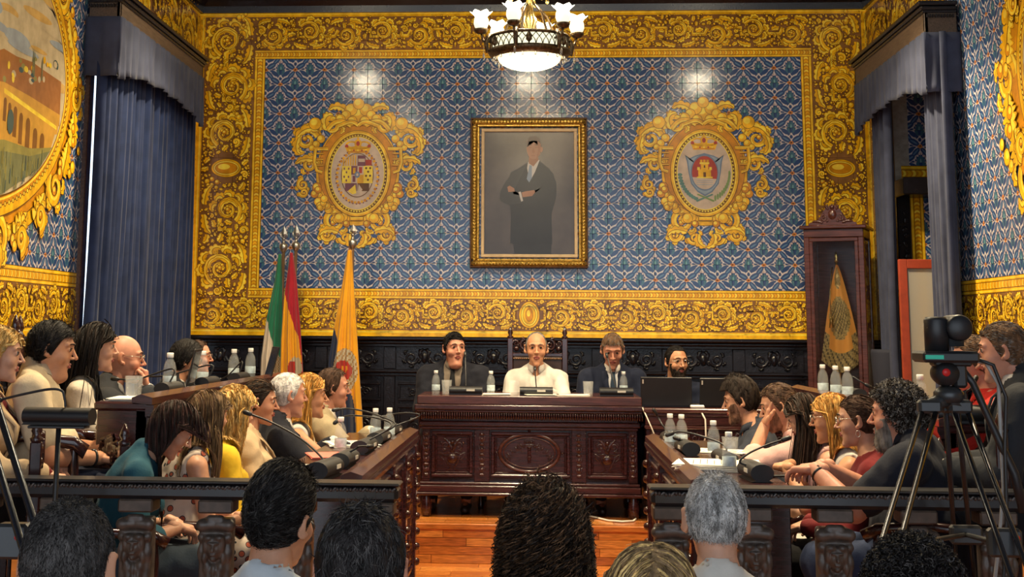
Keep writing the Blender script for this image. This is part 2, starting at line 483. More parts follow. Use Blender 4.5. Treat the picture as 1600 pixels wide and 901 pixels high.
    def build(s, name, mats, parent, O, U, V, N, kind=None):
        O, U, V, N = (Vector(q) for q in (O, U, V, N))
        if not s.V: return None
        A = np.array(s.V); P = np.array(O)+A[:, :1]*np.array(U)+A[:, 1:2]*np.array(V)+A[:, 2:3]*np.array(N)
        if parent is not None:
            P = P-np.array(parent.location)
        me = bpy.data.meshes.new(name); me.from_pydata(P.tolist(), [], s.Fc)
        for m in mats: me.materials.append(m)
        me.polygons.foreach_set('material_index', s.M)
        if s.dome > 0:
            me.polygons.foreach_set('use_smooth', [True]*len(s.Fc))
        bm = bmesh.new(); bm.from_mesh(me)
        bm.normal_update(); nv = N
        fl = [f for f in bm.faces if f.normal.dot(nv) < 0]
        if fl: bmesh.ops.reverse_faces(bm, faces=fl)
        bm.to_mesh(me); bm.free()
        o = bpy.data.objects.new(name, me); link(o, parent)
        if kind: o['kind'] = kind
        return o
def band(orn, u0, u1, v0, v1, vertical=False, seed=1):
    """baroque rinceau filling a long strip"""
    rg = random.Random(seed); L = (v1-v0) if vertical else (u1-u0); h = (u1-u0) if vertical else (v1-v0)
    M = (lambda a, b: (u0+b, v0+a)) if vertical else (lambda a, b: (u0+a, v0+b))
    sg = -1 if vertical else 1
    class T: pass
    nU = max(1, round(L/(h*1.06))); w = L/nU
    for k in range(nU):
        c = (k+.5)*w; up = k % 2
        y = h*(.56 if up else .44)
        orn.lay = (k % 2)*2
        # strapwork bracket linking to the next scroll
        if k == nU-1: pass
        elif k % 2 == 0:
            b = [M(c+w*.5-.42*h, h*.36), M(c+w*.5-.16*h, h*.36), M(c+w*.5-.16*h, h*.62), M(c+w*.5+.18*h, h*.62), M(c+w*.5+.18*h, h*.40), M(c+w*.5+.40*h, h*.40)]
            orn.stroke(b, h*.045)
        else:
            b = [M(c+w*.5-.36*h, h*.58), M(c+w*.5-.14*h, h*.58), M(c+w*.5-.14*h, h*.42), M(c+w*.5+.2*h, h*.42), M(c+w*.5+.3*h, h*.6)]
            orn.stroke(b, h*.055)
        a0 = (pi*.85 if up else -pi*.85)+rg.uniform(-.2, .2)
        se = (-1 if up else 1)
        if vertical: a0 = pi/2-a0; se = -se
        R_ = h*rg.uniform(.27, .33); orn.scroll(M(c, y), R_, a0, se, h*.042, 1.55, 6); orn.leaf(spiral(M(c, y), R_*.72, .8, a0+se*1.2, se, R_*.45, 9), h*.045, 5)
        e = M(c, y)
        for q in range(5):
            aa = q*2*pi/5+rg.random(); orn.disc(e[0]+h*.06*cos(aa), e[1]+h*.06*sin(aa), h*.032, 1, n=9)
        orn.disc(e[0], e[1], h*.045, 3, n=9)
        # bunch of grapes in one corner, leaf in the other
        gx, gy = c+w*.42, (h*.22 if up else h*.78)
        for q in range(9):
            p = M(gx+rg.uniform(-.15, .15)*h, gy+rg.uniform(-.12, .12)*h)
            orn.disc(p[0], p[1], h*rg.uniform(.035, .055), 1 if q % 3 else 3, n=9)
        for q in range(2):
            sx = 1 if q else -1; p0 = (c+sx*.1*h, h*(.08 if up else .92)); s2 = 1 if up else -1
            P = bez(p0, (p0[0]+sx*.15*h, p0[1]+s2*.02*h), (p0[0]+sx*.3*h, p0[1]+s2*.02*h), (p0[0]+sx*.38*h, p0[1]+s2*.16*h), 6)
            orn.leaf([M(*p) for p in P], h*.075, 4)
    orn.fill(u0, u1, v0, v1, rng=rg)

# ------------------------------------------------------------------ room shell
D = 12.4; TILE = 0.1366
BX0, BX1, BZ0, BZ1 = -2.518, 2.373, 1.972, 4.0756        # blue tile field of the back wall
XL, XR = at(304, 250, D).x, at(1362, 250, D).x
ZT, ZG = 4.509, 1.550                                     # cornice line, top of the panelling
DAIS = 0.27; LOW = 0.12
def blue_mat():
    m = bpy.data.materials.new('blue_damask_tile'); m.use_nodes = True; nt = m.node_tree; X.nt = nt
    b = nt.nodes['Principled BSDF']
    g = nt.nodes.new('ShaderNodeNewGeometry'); sp = nt.nodes.new('ShaderNodeSeparateXYZ'); nt.links.new(g.outputs['Position'], sp.inputs[0])
    x, y, z = (X(sp.outputs[i]) for i in range(3))
    U = (x+y-(BX0+D))/TILE+200.0; V = (z-BZ0)/TILE+60.35
    row = V.floor(); W = 1-(V-row)                       # W: 0 at the top of the tile, 1 at its bottom
    odd = row-(row*0.5).floor()*2
    nz = nt.nodes.new('ShaderNodeTexNoise'); nz.inputs['Scale'].default_value = 46; nz.inputs['Detail'].default_value = 2
    nt.links.new(g.outputs['Position'], nz.inputs['Vector'])
    wob = (X(nz.outputs[0])-0.5)*0.16
    S = (U+odd).pingpong(1.0)+wob*0.6; W = W+wob*0.6
    def ell(cx, cy, ang, a, bb):
        ca, sa = cos(ang), sin(ang); dx = S-cx; dy = W-cy
        p = (dx*(ca/a)+dy*(sa/a)); q = (dy*(ca/bb)-dx*(sa/bb))
        return p*p+q*q
    def blob(*a): return ell(*a).sstep(0.8, 1.2)
    white = (0.58, 0.53, 0.53); dark = (0.026, 0.060, 0.175); light = (0.10, 0.20, 0.34); teal = (0.045, 0.13, 0.20); orange = (0.62, 0.24, 0.05)
    pal_t = ell(0, 1.0, 0, 0.34, 0.60); pal_b = ell(1.0, 0.0, 0, 0.30, 0.36)
    leaves = blob(.27, .36, .85, .36, .15).max(blob(.62, .26, .62, .30, .145)).max(blob(.64, .74, .55, .36, .185)).max(blob(1.0, .60, 0, .10, .12)).max(blob(.45, .10, .2, .2, .07)).max(blob(.50, .98, .5, .16, .07)).max(blob(.86, .42, -.9, .13, .05)).max(blob(.1, .22, 1.3, .16, .05))
    cores = blob(.27, .36, .85, .25, .045).max(blob(.64, .74, .55, .24, .05))
    ring = X(pal_t.v); rsin = ((S*26).sin()*(W*24).sin())
    dots = ring.sstep(1.0, 1.02)*(1-ring.sstep(.50, .52))
    col = mixc(leaves, white, dark)
    col = mixc(cores, col, light)
    palb = pal_b.sstep(.9, 1.1)
    col = mixc(palb, col, teal); col = mixc(blob(1.0, .05, 0, .10, .28), col, dark)
    palt = ring.sstep(.95, 1.08); col = mixc(palt, col, dark)
    col = mixc(ring.sstep(.42, .5), col, teal)
    col = mixc(dots*rsin.sstep(-.2, .1), col, (0.55, 0.44, 0.42))
    col = mixc(blob(0, .96, 0, .05, .20), col, (0.16, 0.34, 0.36))
    fl = blob(0, 0, 0, .15, .115).max(blob(1, 1, 0, .15, .115)); col = mixc(fl, col, orange)
    fc = blob(0, 0, 0, .055, .05).max(blob(1, 1, 0, .055, .05)); col = mixc(fc, col, (0.12, 0.04, 0.03))
    nt.links.new(col, b.inputs['Base Color']); b.inputs['Roughness'].default_value = 0.16
    b.inputs['Specular IOR Level'].default_value = 0.5
    n2 = nt.nodes.new('ShaderNodeTexNoise'); n2.inputs['Scale'].default_value = 9; nt.links.new(g.outputs['Position'], n2.inputs['Vector'])
    bp = nt.nodes.new('ShaderNodeBump'); bp.inputs['Strength'].default_value = 0.05; bp.inputs['Distance'].default_value = 0.02
    nt.links.new(n2.outputs[0], bp.inputs['Height']); nt.links.new(bp.outputs[0], b.inputs['Normal'])
    return m
M_BLUE = blue_mat()
GR, GS = 0.20, 0.35
M_OUT = mat('painted_umber_outline', (0.15, 0.062, 0.006), GR, spec=GS, noise=.3, nscale=8)
M_GOLD = mat('painted_gold_ochre', (0.84, 0.43, 0.010), GR, spec=GS, noise=.28, nscale=14)
M_LITE = mat('painted_light_yellow', (0.97, 0.66, 0.06), GR, spec=GS, noise=.2, nscale=14)
M_ORNG = mat('painted_deep_orange', (0.62, 0.25, 0.008), GR, spec=GS, noise=.2, nscale=14)
M_GROUND = mat('painted_mauve_ground', (0.25, 0.115, 0.034), GR, spec=GS, noise=.25, nscale=7)
GOLDS = [M_OUT, M_GOLD, M_LITE, M_ORNG]
M_GROUT = mat('tile_bedding_mortar', (0.34, 0.30, 0.25), 0.9, noise=.2)
M_PLASTER = mat('dark_plaster', (0.05, 0.045, 0.05), 0.8, noise=.2)

def tile_mesh(t, th=0.008, b=0.003, name='tile'):
    mb = MB(); h = t/2-0.0005
    vs = [(-h, 0, -h), (h, 0, -h), (h, 0, h), (-h, 0, h), (-h, -th+b, -h), (h, -th+b, -h), (h, -th+b, h), (-h, -th+b, h)]
    k = h-b*.8; vs += [(-k, -th, -k), (k, -th, -k), (k, -th, k), (-k, -th, k)]
    fs = [(0, 1, 5, 4), (1, 2, 6, 5), (2, 3, 7, 6), (3, 0, 4, 7), (4, 5, 9, 8), (5, 6, 10, 9), (6, 7, 11, 10), (7, 4, 8, 11), (8, 9, 10, 11)]
    return vs, fs
def tiled(parent, frame, u0, u1, v0, v1, material, holes=(), singles=0, name='tile', prefer=None, t=TILE, uo=None, vo=None, dep=0.0, seed=5):
    """lays tiles over a rectangle of a wall; frame(u,v,w)->world. Cut tiles at the edges; `singles` of them are parts of their own"""
    rg = random.Random(seed); vs0, fs0 = tile_mesh(t)
    uo = u0 if uo is None else uo; vo = v0 if vo is None else vo
    cells = []
    i0 = math.floor((u0-uo)/t+1e-6); i1 = math.ceil((u1-uo)/t-1e-6); j0 = math.floor((v0-vo)/t+1e-6); j1 = math.ceil((v1-vo)/t-1e-6)
    for i in range(i0, i1):
        for j in range(j0, j1):
            a0, a1, b0, b1 = max(u0, uo+i*t), min(u1, uo+i*t+t), max(v0, vo+j*t), min(v1, vo+j*t+t)
            if a1-a0 < .004 or b1-b0 < .004: continue
            cu, cv = (a0+a1)/2, (b0+b1)/2
            if any(h(cu, cv) for h in holes): continue
            full = (a1-a0 > t*.99 and b1-b0 > t*.99)
            cells.append((cu, cv, a1-a0, b1-b0, full))
    cells.sort(key=lambda c: (not c[4], (prefer(c[0], c[1]) if prefer else 0)))
    mb = MB(); me = None; P0 = Vector(frame(0, 0, 0)); U = (Vector(frame(1, 0, 0))-P0); V_ = (Vector(frame(0, 1, 0))-P0); W = (Vector(frame(0, 0, 1))-P0)
    for k, (cu, cv, du, dv, full) in enumerate(cells):
        ta, tb = rg.gauss(0, .0018), rg.gauss(0, .0018)
        c = Vector(frame(cu, cv, dep))
        if k < singles and full:
            if me is None:
                me = bpy.data.meshes.new(name)
                me.from_pydata([tuple(U*p[0]+V_*p[2]-W*p[1]) for p in vs0], [], fs0); me.materials.append(material)
                bm = bmesh.new(); bm.from_mesh(me); bmesh.ops.recalc_face_normals(bm, faces=bm.faces)
                if bm.faces[-1].normal.dot(W) < 0: bmesh.ops.reverse_faces(bm, faces=bm.faces)
                bm.to_mesh(me); bm.free()
            o = bpy.data.objects.new(name, me); link(o, parent); o.location = c-parent.location
            o.rotation_mode = 'AXIS_ANGLE'
            ax = U*ta+V_*tb; an = ax.length; o.rotation_axis_angle = (an, *(ax/an))
        else:
            vv = []
            for p in vs0:
                w = -p[1]
                if w > 0.004: w += ta*p[2]*.9+tb*p[0]*.9
                vv.append(tuple(c+U*(p[0]*du/t)+V_*(p[2]*dv/t)+W*w))
            mb.add(vv, fs0)
    if mb.f:
        vsave = mb.v; L = parent.location; mb.v = [(p[0]-L[0], p[1]-L[1], p[2]-L[2]) for p in vsave]
        o = mb.build('tile_field', material, parent); o['kind'] = 'stuff'
        me2 = o.data; flip = sum(1 for p in me2.polygons if p.normal.dot(W) < -.9)
        if flip > len(me2.polygons)*.05: me2.flip_normals()
    return cells

# ---- back wall
def fb(u, v, w): return (u, D-w, v)
wb = MB().box(XL-.3, XR+.3, D, D+.25, -.2, 4.9).build('wall_back', M_GROUT); tag(wb, 'back wall covered in blue and gold painted tiles', kind='structure')
in_blue = lambda u, v: BX0+.002 < u < BX1-.002 and BZ0+.002 < v < BZ1-.002
def pref(u, v):
    # tiles hidden by the portrait, cartouches and flags come last
    hid = (abs(u+.07) < .56 and 2.1 < v < 3.6) or min(((u-q)/.58)**2+((v-3.05)/.62)**2 for q in (-1.63, 1.5)) < 1
    return (1 if hid else 0)*10+abs(v-3.3)*.3+abs(u)*.1
tiled(wb, fb, BX0, BX1, BZ0, BZ1, M_BLUE, singles=300, prefer=pref, vo=BZ0-.35*TILE)
tiled(wb, fb, XL, XR, ZG-.2, ZT+.1, M_GROUND, holes=[in_blue], uo=BX0, vo=BZ0-.35*TILE, seed=9)
TW = .0095
def wall_orn(name, fn, kind='stuff', parent=wb, O=(0, D-TW, 0), U=(1, 0, 0), V=(0, 0, 1), N=(0, -1, 0), **kw):
    o = Orn(**kw); fn(o); return o.build(name, GOLDS, parent, O, U, V, N, kind)
RW = .098
def rope(o, u0, u1, v0, v1, vert=False):
    """twisted-rope moulding between two plain fillets"""
    h = (u1-u0) if vert else (v1-v0); L = (v1-v0) if vert else (u1-u0)
    M = (lambda a, b: (u0+b, v0+a)) if vert else (lambda a, b: (u0+a, v0+b))
    o.lay = 0
    q = lambda a0, a1, b0, b1, mi, z: o.put([M(a0, b0)+(0,), M(a1, b0)+(0,), M(a1, b1)+(0,), M(a0, b1)+(0,)], [(0, 1, 2, 3)], mi, z)
    q(0, L, 0, h, 0, 0)
    q(0, L, h*.03, h*.24, 1, .0001); q(0, L, h*.10, h*.15, 2, .0002)
    q(0, L, h*.76, h*.97, 1, .0001); q(0, L, h*.85, h*.90, 2, .0002); q(0, L, h*.29, h*.71, 3, .0001)
    n = int(L/(h*.30)); w = L/n
    for i in range(n):
        pts = [M(i*w+w*(.10+.35*sin(pi*t/6)), h*(.30+.40*t/6)) for t in range(7)]
        pt2 = [M(i*w+w*(.62+.35*sin(pi*t/6)), h*(.30+.40*t/6)) for t in range(7)]
        o.put([p+(0,) for p in pts+pt2], [(k, k+1, 8+k, 7+k) for k in range(6)], 1 if i % 2 else 2, .0002)
def fillet(o, u0, u1, v0, v1):
    o.put([(u0, v0, 0), (u1, v0, 0), (u1, v1, 0), (u0, v1, 0)], [(0, 1, 2, 3)], 1, .0003)
    du, dv = u1-u0, v1-v0
    if du > dv: a = (u0, u1, v0+dv*.6, v0+dv*.8)
    else: a = (u0+du*.6, u0+du*.8, v0, v1)
    o.put([(a[0], a[2], 0), (a[1], a[2], 0), (a[1], a[3], 0), (a[0], a[3], 0)], [(0, 1, 2, 3)], 2, .0005)
def ropes(o):
    rope(o, BX0-RW, BX1+RW, BZ1, BZ1+RW*.85); rope(o, BX0-RW, BX1+RW, BZ0-RW*.9, BZ0)
    rope(o, BX0-RW, BX0, BZ0, BZ1, True); rope(o, BX1, BX1+RW, BZ0, BZ1, True)
    fillet(o, XL, XR, ZG, ZG+.055); fillet(o, XL, XR, ZT-.035, ZT); fillet(o, XL, XL+.06, ZG+.055, ZT-.035); fillet(o, XR-.05, XR, ZG+.055, ZT-.035)
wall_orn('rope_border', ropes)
def bandpart(u0, u1, v0, v1, vert, seed):
    def fn(o):
        o.mask(u0, u1, v0, v1); o.o = .0036
        if not vert and v0 < 2 and u0 < 0 < u1:      # oval boss in the middle of the lower band
            cx, cy, h = at(827, 492, D).x, (v0+v1)/2, v1-v0
            o.disc(cx, cy, h*.33, 1, h*.42, 28, False); o.disc(cx, cy, h*.26, 2, h*.35, 28, False); o.disc(cx, cy, h*.20, 1, h*.29, 28, False); o.disc(cx, cy, h*.11, 3, h*.2, 20)
            for sx in (-1, 1):
                o.stroke([(cx+sx*h*.36, cy+h*.2), (cx+sx*h*.5, cy+h*.15), (cx+sx*h*.5, cy-h*.15), (cx+sx*h*.36, cy-h*.2)], h*.04)
            band(o, u0, cx-h*.5, v0, v1, False, seed); band(o, cx+h*.5, u1, v0, v1, False, seed+1); o.fill(cx-h*.6, cx+h*.6, v0, v1)
        elif vert:
            cy, h = 3.06, u1-u0; cx = (u0+u1)/2
            o.disc(cx, cy, h*.30, 1, h*.18, 28, False); o.disc(cx, cy, h*.25, 2, h*.14, 28, False); o.disc(cx, cy, h*.22, 3, h*.11, 28)
            band(o, u0, u1, v0, cy-h*.25, True, seed); band(o, u0, u1, cy+h*.25, v1, True, seed+1); o.fill(u0, u1, cy-h*.3, cy+h*.3)
        else: band(o, u0, u1, v0, v1, False, seed)
    return fn
ub0, ub1 = XL+.07, XR-.06; vb0, vb1 = ZG+.06, ZT-.04
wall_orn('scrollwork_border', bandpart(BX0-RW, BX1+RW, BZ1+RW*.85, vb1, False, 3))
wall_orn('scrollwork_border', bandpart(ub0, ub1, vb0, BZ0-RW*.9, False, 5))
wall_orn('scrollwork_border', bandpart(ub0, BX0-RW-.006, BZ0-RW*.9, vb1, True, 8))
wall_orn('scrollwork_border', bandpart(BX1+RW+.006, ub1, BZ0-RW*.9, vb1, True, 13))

# ---- painted cartouches with coats of arms
PAL = {}
def pm(name, c, r=.22): return mat('painted_'+name, c, r, spec=.35, noise=.15, nscale=12)
ARMS = [M_OUT, M_GOLD, M_LITE, M_ORNG, pm('cream', (.60, .47, .36)), pm('red', (.42, .05, .02)), pm('plum', (.20, .07, .09)), pm('pale_blue', (.30, .38, .46)), pm('leaf_green', (.20, .30, .10)), pm('grey_blue', (.16, .22, .32)), pm('sea_green', (.12, .24, .20))]
def cartouche(cx, cz, right):
    k = .001664
    o = Orn(o=.0042, step=.00002)
    def m2(pts, s): return [(cx+s*p[0]*k, cz+p[1]*k) for p in pts]
    def both(fn):
        for s in (-1, 1): fn(s)
    def st(p, w, mi=1): both(lambda s: o.stroke(m2(p, s), [q*k for q in w] if hasattr(w, '__len__') else w*k, None, mi))
    def lf(p, W, lobes=4): both(lambda s: o.leaf(m2(p, s), W*k, lobes))
    def dc(x, y, r, mi=1): both(lambda s: o.disc(cx+s*x*k, cz+y*k, r*k, mi))
    o.disc(cx, cz, 228*k, 1, 285*k, 48, False); o.disc(cx, cz+20*k, 215*k, 3, 250*k, 48, False)
    # outer acanthus, shells and scrolls, drawn back to front
    for (c, R, a0, se, w, lv) in (((285, 185), 62, pi*.9, -1, 15, 5), ((262, 45), 46, pi, -1, 12, 4), ((150, 262), 56, -.4, 1, 16, 4), ((118, -262), 62, pi*.5, -1, 16, 3), ((165, -335), 36, pi, 1, 10, 4), ((60, -352), 36, 0, -1, 9, 3), ((300, -62), 34, pi*.5, -1, 9, 3), ((295, -105), 26, 0, -1, 8, 2)):
        both(lambda s: o.scroll(m2([c], s)[0], R*k, a0 if s > 0 else pi-a0, se*s, w*k, 1.35, lv))
    for p, W in (([(60, 335), (95, 385), (150, 380), (165, 350)], 22), ([(225, 240), (270, 268), (330, 240), (350, 180)], 24), ([(330, 200), (356, 150), (345, 105), (315, 105)], 20), ([(215, 60), (260, 90), (320, 90), (345, 50)], 20), ([(40, -330), (55, -375), (30, -395), (0, -400)], 20), ([(100, -320), (140, -300), (190, -300), (205, -340)], 20), ([(170, 240), (200, 290), (180, 330), (140, 320)], 24)):
        lf(bez(*p, 10), W, 4)
    dc(240, 275, 34); dc(206, 190, 22); dc(232, 160, 20); dc(255, 140, 16)
    rg = random.Random(4)
    for i in range(26):
        t = rg.random(); a = -.35-1.02*t; x, y = 248*cos(a)+rg.uniform(-22, 22), 268*sin(a)+rg.uniform(-22, 22)
        dc(x, y, rg.uniform(14, 27), 1 if i % 4 else 3)
    st([(165, 135), (245, 135)], 9); st([(235, 135), (240, 60), (225, 15), (195, 5)], 8)
    for yy in (110, 78, 46): st([(190, yy), (226, yy)], 4, 3)
    # crest
    for x, y, r in ((0, 330, 46), (42, 352, 34), (70, 322, 26), (0, 385, 30), (100, 300, 26), (34, 290, 26)): dc(x, y, r)
    st(bez((40, 262), (90, 300), (130, 300), (170, 240)), 12); st(bez((0, 265), (40, 300), (60, 280), (110, 262)), 10)
    st([(-34, -248), (34, -248)], 9)
    # oval ring with beads
    o.lay += 1
    E = lambda rx, ry, n=56: ellpts(cx, cz, rx*k, ry*k, n)
    o.stroke(E(172, 226), 9*k, None, 1, True, True)
    o.lay += 1; o.poly(E(160, 214), 0); o.lay += 2
    for i in range(64):
        a = 2*pi*i/64; o.lay -= 1; o.disc(cx+154*k*cos(a), cz+208*k*sin(a), 5.5*k, 2, n=7, hl=False)
    o.lay += 2; o.stroke(E(147, 200), 3*k, None, 2, False, True)
    z = [o.lay*3*o.step+.0002]
    def P(pts, mi): z[0] += .00006; o.poly([(cx+x*k, cz+y*k) for x, y in pts], mi, z[0])
    def el(x, y, rx, ry, mi, n=28, a0=0, a1=2*pi): P(ellpts(x, y, rx, ry, n, a0, a1), mi)
    def bx(x0, x1, y0, y1, mi): P([(x0, y0), (x1, y0), (x1, y1), (x0, y1)], mi)
    el(0, 0, 145, 198, 4, 48)
    # crown
    cy = 140 if right else 128; 
    for sx in (-1, 1): el(sx*34, cy+30, 36, 20, 1, 16); el(sx*34, cy+30, 22, 11, 4, 16); el(sx*62, cy+20, 10, 12, 5, 10)
    el(0, cy+36, 20, 24, 1, 16); el(0, cy+36, 10, 14, 5, 12); el(0, cy+64, 6, 9, 1, 10)
    P([(-58, cy-16), (58, cy-16), (70, cy+16), (40, cy+8), (0, cy+18), (-40, cy+8), (-70, cy+16)], 1); bx(-56, 56, cy-14, cy-6, 3)
    for i in range(5): el(-44+22*i, cy-2, 5, 5, 5 if i % 2 else 2, 8)
    if not right:
        for i in range(34):
            a = pi/2+.45+(2*pi-.9)*i/33; el(112*cos(a), -18+142*sin(a), 8, 8, 3 if i % 2 else 1, 8); el(118*cos(a+.06), -18+150*sin(a+.06), 4.5, 4.5, 6, 6)
        el(0, -10, 90, 122, 0, 36); el(0, -10, 86, 118, 4, 36)
        for i in range(6): bx(-80+i*13, -73+i*13, 42, 80+(i*5 if i < 4 else 20), 1)
        bx(0, 44, 40, 98, 6); bx(4, 40, 62, 80, 4); bx(44, 78, 42, 74, 5)
        bx(-84, -34, -55, 40, 2); bx(34, 84, -55, 40, 2); bx(-34, 0, -8, 40, 6); bx(0, 34, -55, -8, 1); bx(-24, -10, -2, 30, 1); bx(8, 26, 0, 34, 5); bx(-26, -10, -48, -14, 6)
        for x, y in ((-72, 25), (-48, 25), (-60, 5), (-72, -20), (-48, -20), (-60, -40)): el(x, y, 4.5, 7, 6, 8)
        for x, y in ((48, 28), (70, 28), (59, 8), (48, -14), (70, -14), (59, -36)): el(x, y, 6.5, 6.5, 0, 8)
        bx(-66, -2, -98, -55, 6); bx(2, 66, -98, -55, 0); P([(-50, -98), (-10, -62), (-4, -110), (-24, -116)], 2); P([(8, -60), (30, -90), (10, -116), (2, -110)], 4)
        el(0, -8, 15, 18, 9, 14); el(0, -8, 6, 8, 4, 8)
    else:
        P([(-104, 96), (-86, 74), (-50, 92), (0, 106), (50, 92), (86, 74), (104, 96), (94, 60), (86, 0), (74, -60), (40, -104), (0, -128), (-40, -104), (-74, -60), (-86, 0), (-94, 60)], 9)
        P([(-96, 92), (-80, 70), (-48, 86), (0, 98), (48, 86), (80, 70), (96, 92), (86, 58), (80, 0), (68, -58), (36, -98), (0, -118), (-36, -98), (-68, -58), (-80, 0), (-86, 58)], 7)
        el(0, 0, 74, 98, 9, 36); el(0, 0, 68, 90, 5, 36); P(ellpts(0, -2, 68, 88, 20, pi*1.08, pi*1.92), 4)
        for yy in (-42, -52, -64): bx(-44, 44, yy-3, yy, 7)
        bx(-34, 34, -24, 18, 1); bx(-20, 20, 18, 52, 1); bx(-26, 26, 46, 56, 2); bx(-42, 42, -30, -22, 2)
        for i in (-1, 0, 1): bx(i*17-6, i*17+6, 56, 70, 1)
        for i in (-1, 1): bx(i*32-7, i*32+7, 14, 30, 2)
        bx(-7, 7, -24, 2, 0); bx(-4, 4, 26, 40, 0)
        for i in range(11):
            a = pi*1.02+i*.115; el(-4+128*cos(a), -2+150*sin(a)*.98, 13, 9, 10, 8); a2 = -.02-i*.115; el(4+128*cos(a2), -2+150*sin(a2)*.98, 6, 17, 8, 8)
        P([(-50, -150), (-44, -158), (44, -120), (38, -114)], 10); P([(50, -150), (44, -158), (-44, -120), (-38, -114)], 8)
    ob = o.build('painted_cartouche', ARMS, wb, (0, D-TW, 0), (1, 0, 0), (0, 0, 1), (0, -1, 0))
    ob['label'] = 'gold cartouche with a ' + ('castle shield between branches' if right else 'quartered royal shield and chain') + ' painted on the tiles'
for px, py, rt in ((559, 271, False), (1100.5, 270, True)):
    c = at(px, py, D); cartouche(c.x, c.z, rt)

# ---- side walls, niche, ceiling, floor
M_WOOD_D = mat('ebonised_carved_oak', (0.008, 0.007, 0.010), 0.24, spec=.45, noise=.3, nscale=30, bump=.12, bscale=90)
M_WOOD_M = mat('dark_mahogany', (0.040, 0.012, 0.010), 0.24, spec=.5, noise=.45, nscale=9, stretch=(1, 8, 8), bump=.06, bscale=80, coat=.25)
M_WOOD_B = mat('brown_walnut', (0.075, 0.033, 0.020), 0.32, spec=.5, noise=.4, nscale=8, stretch=(8, 1, 8), coat=.15)
M_WOOD_P = mat('pelmet_oak', (0.085, 0.055, 0.036), 0.5, noise=.3, nscale=10, stretch=(8, 1, 8))
M_BLACK = mat('black_plastic', (0.012, 0.012, 0.014), 0.42, noise=.1)
ZC = 4.92
WY0, WY1, WZ0, WZ1 = 9.33, 11.9, .6, 3.7            # window opening of the left wall
wl = MB()
for a in ((-1.0, WY0, -.2, ZC), (WY1, D+.2, -.2, ZC), (WY0, WY1, -.2, WZ0), (WY0, WY1, WZ1, ZC)): wl.box(XL-.3, XL, a[0], a[1], a[2], a[3])
wl = wl.build('wall_left', M_GROUT); tag(wl, kind='structure')
NY0, NY1, NZ = 10.02, 11.62, 3.62                    # niche of the right wall
wr = MB()
for a in ((-1.0, NY0, -.2, ZC), (NY1, D+.2, -.2, ZC), (NY0, NY1, NZ, ZC)): wr.box(XR, XR+.9, a[0], a[1], a[2], a[3])
wr.box(XR+.9, XR+1.0, NY0-.2, NY1+.2, -.2, ZC)
wr = wr.build('wall_right', M_GROUT); tag(wr, kind='structure')
fl_ = lambda u, v, w: (XL+w, u, v)
fr_ = lambda u, v, w: (XR-w, u, v)
GB0, GB1 = ZG, BZ0                                    # gold dado band of the side walls
for wall, fr, e, ua, ub in ((wl, fl_, XL, 7.3, 9.27), (wr, fr_, XR, 8.0, 9.95)):
    s = 1 if wall is wl else -1
    far = (11.95, D) if s > 0 else (NY1, D)
    tiled(wall, fr, ua, ub, BZ0, ZT, M_BLUE, singles=150, prefer=lambda u, v: abs(v-2.6)-u*.2, vo=BZ0-.35*TILE, seed=3)
    MB().box(e, e+s*.006, -1, ua, BZ0, ZT).build('tile_field', M_BLUE, wall)['kind'] = 'stuff'
    tiled(wall, fr, ua, ub, GB0, GB1, M_GROUND, seed=4); tiled(wall, fr, far[0], far[1], GB0, ZT, M_GROUND, seed=6)
    tiled(wall, fr, (ub if s > 0 else NY0), far[0], 3.75, ZT, M_GROUND, seed=7)
    MB().box(e, e+s*.006, -1, ua, GB0, GB1).build('tile_field', M_GOLD, wall)['kind'] = 'stuff'
    def fn(o):
        rope(o, ua, ub, GB1-.10, GB1); fillet(o, ua, ub, GB0, GB0+.05); fillet(o, ub, D, ZT-.03, ZT)
        if s > 0: fillet(o, 12.28, D-.01, GB0, ZT-.04)
    def fb_(o):
        o.mask(ua, ub, GB0+.05, GB1-.10); o.o = .005; band(o, ua, ub, GB0+.05, GB1-.10, False, 21)
    def fc_(o):
        o.mask(ub, D, 3.75, ZT-.04); o.o = .005; band(o, ub, D-.02, 3.75, ZT-.04, False, 23)
    def fd_(o):
        o.mask(far[0], D, GB0, 3.74); band(o, far[0]+.02, 12.26, GB0+.05, 3.74, True, 27)
    for nm, f_ in (('rope_border', fn), ('scrollwork_border', fb_), ('scrollwork_border', fc_), ('scrollwork_border', fd_)):
        wall_orn(nm, f_, parent=wall, O=(e+s*.0095, 0, 0), U=(0, 1, 0), V=(0, 0, 1), N=(s, 0, 0))
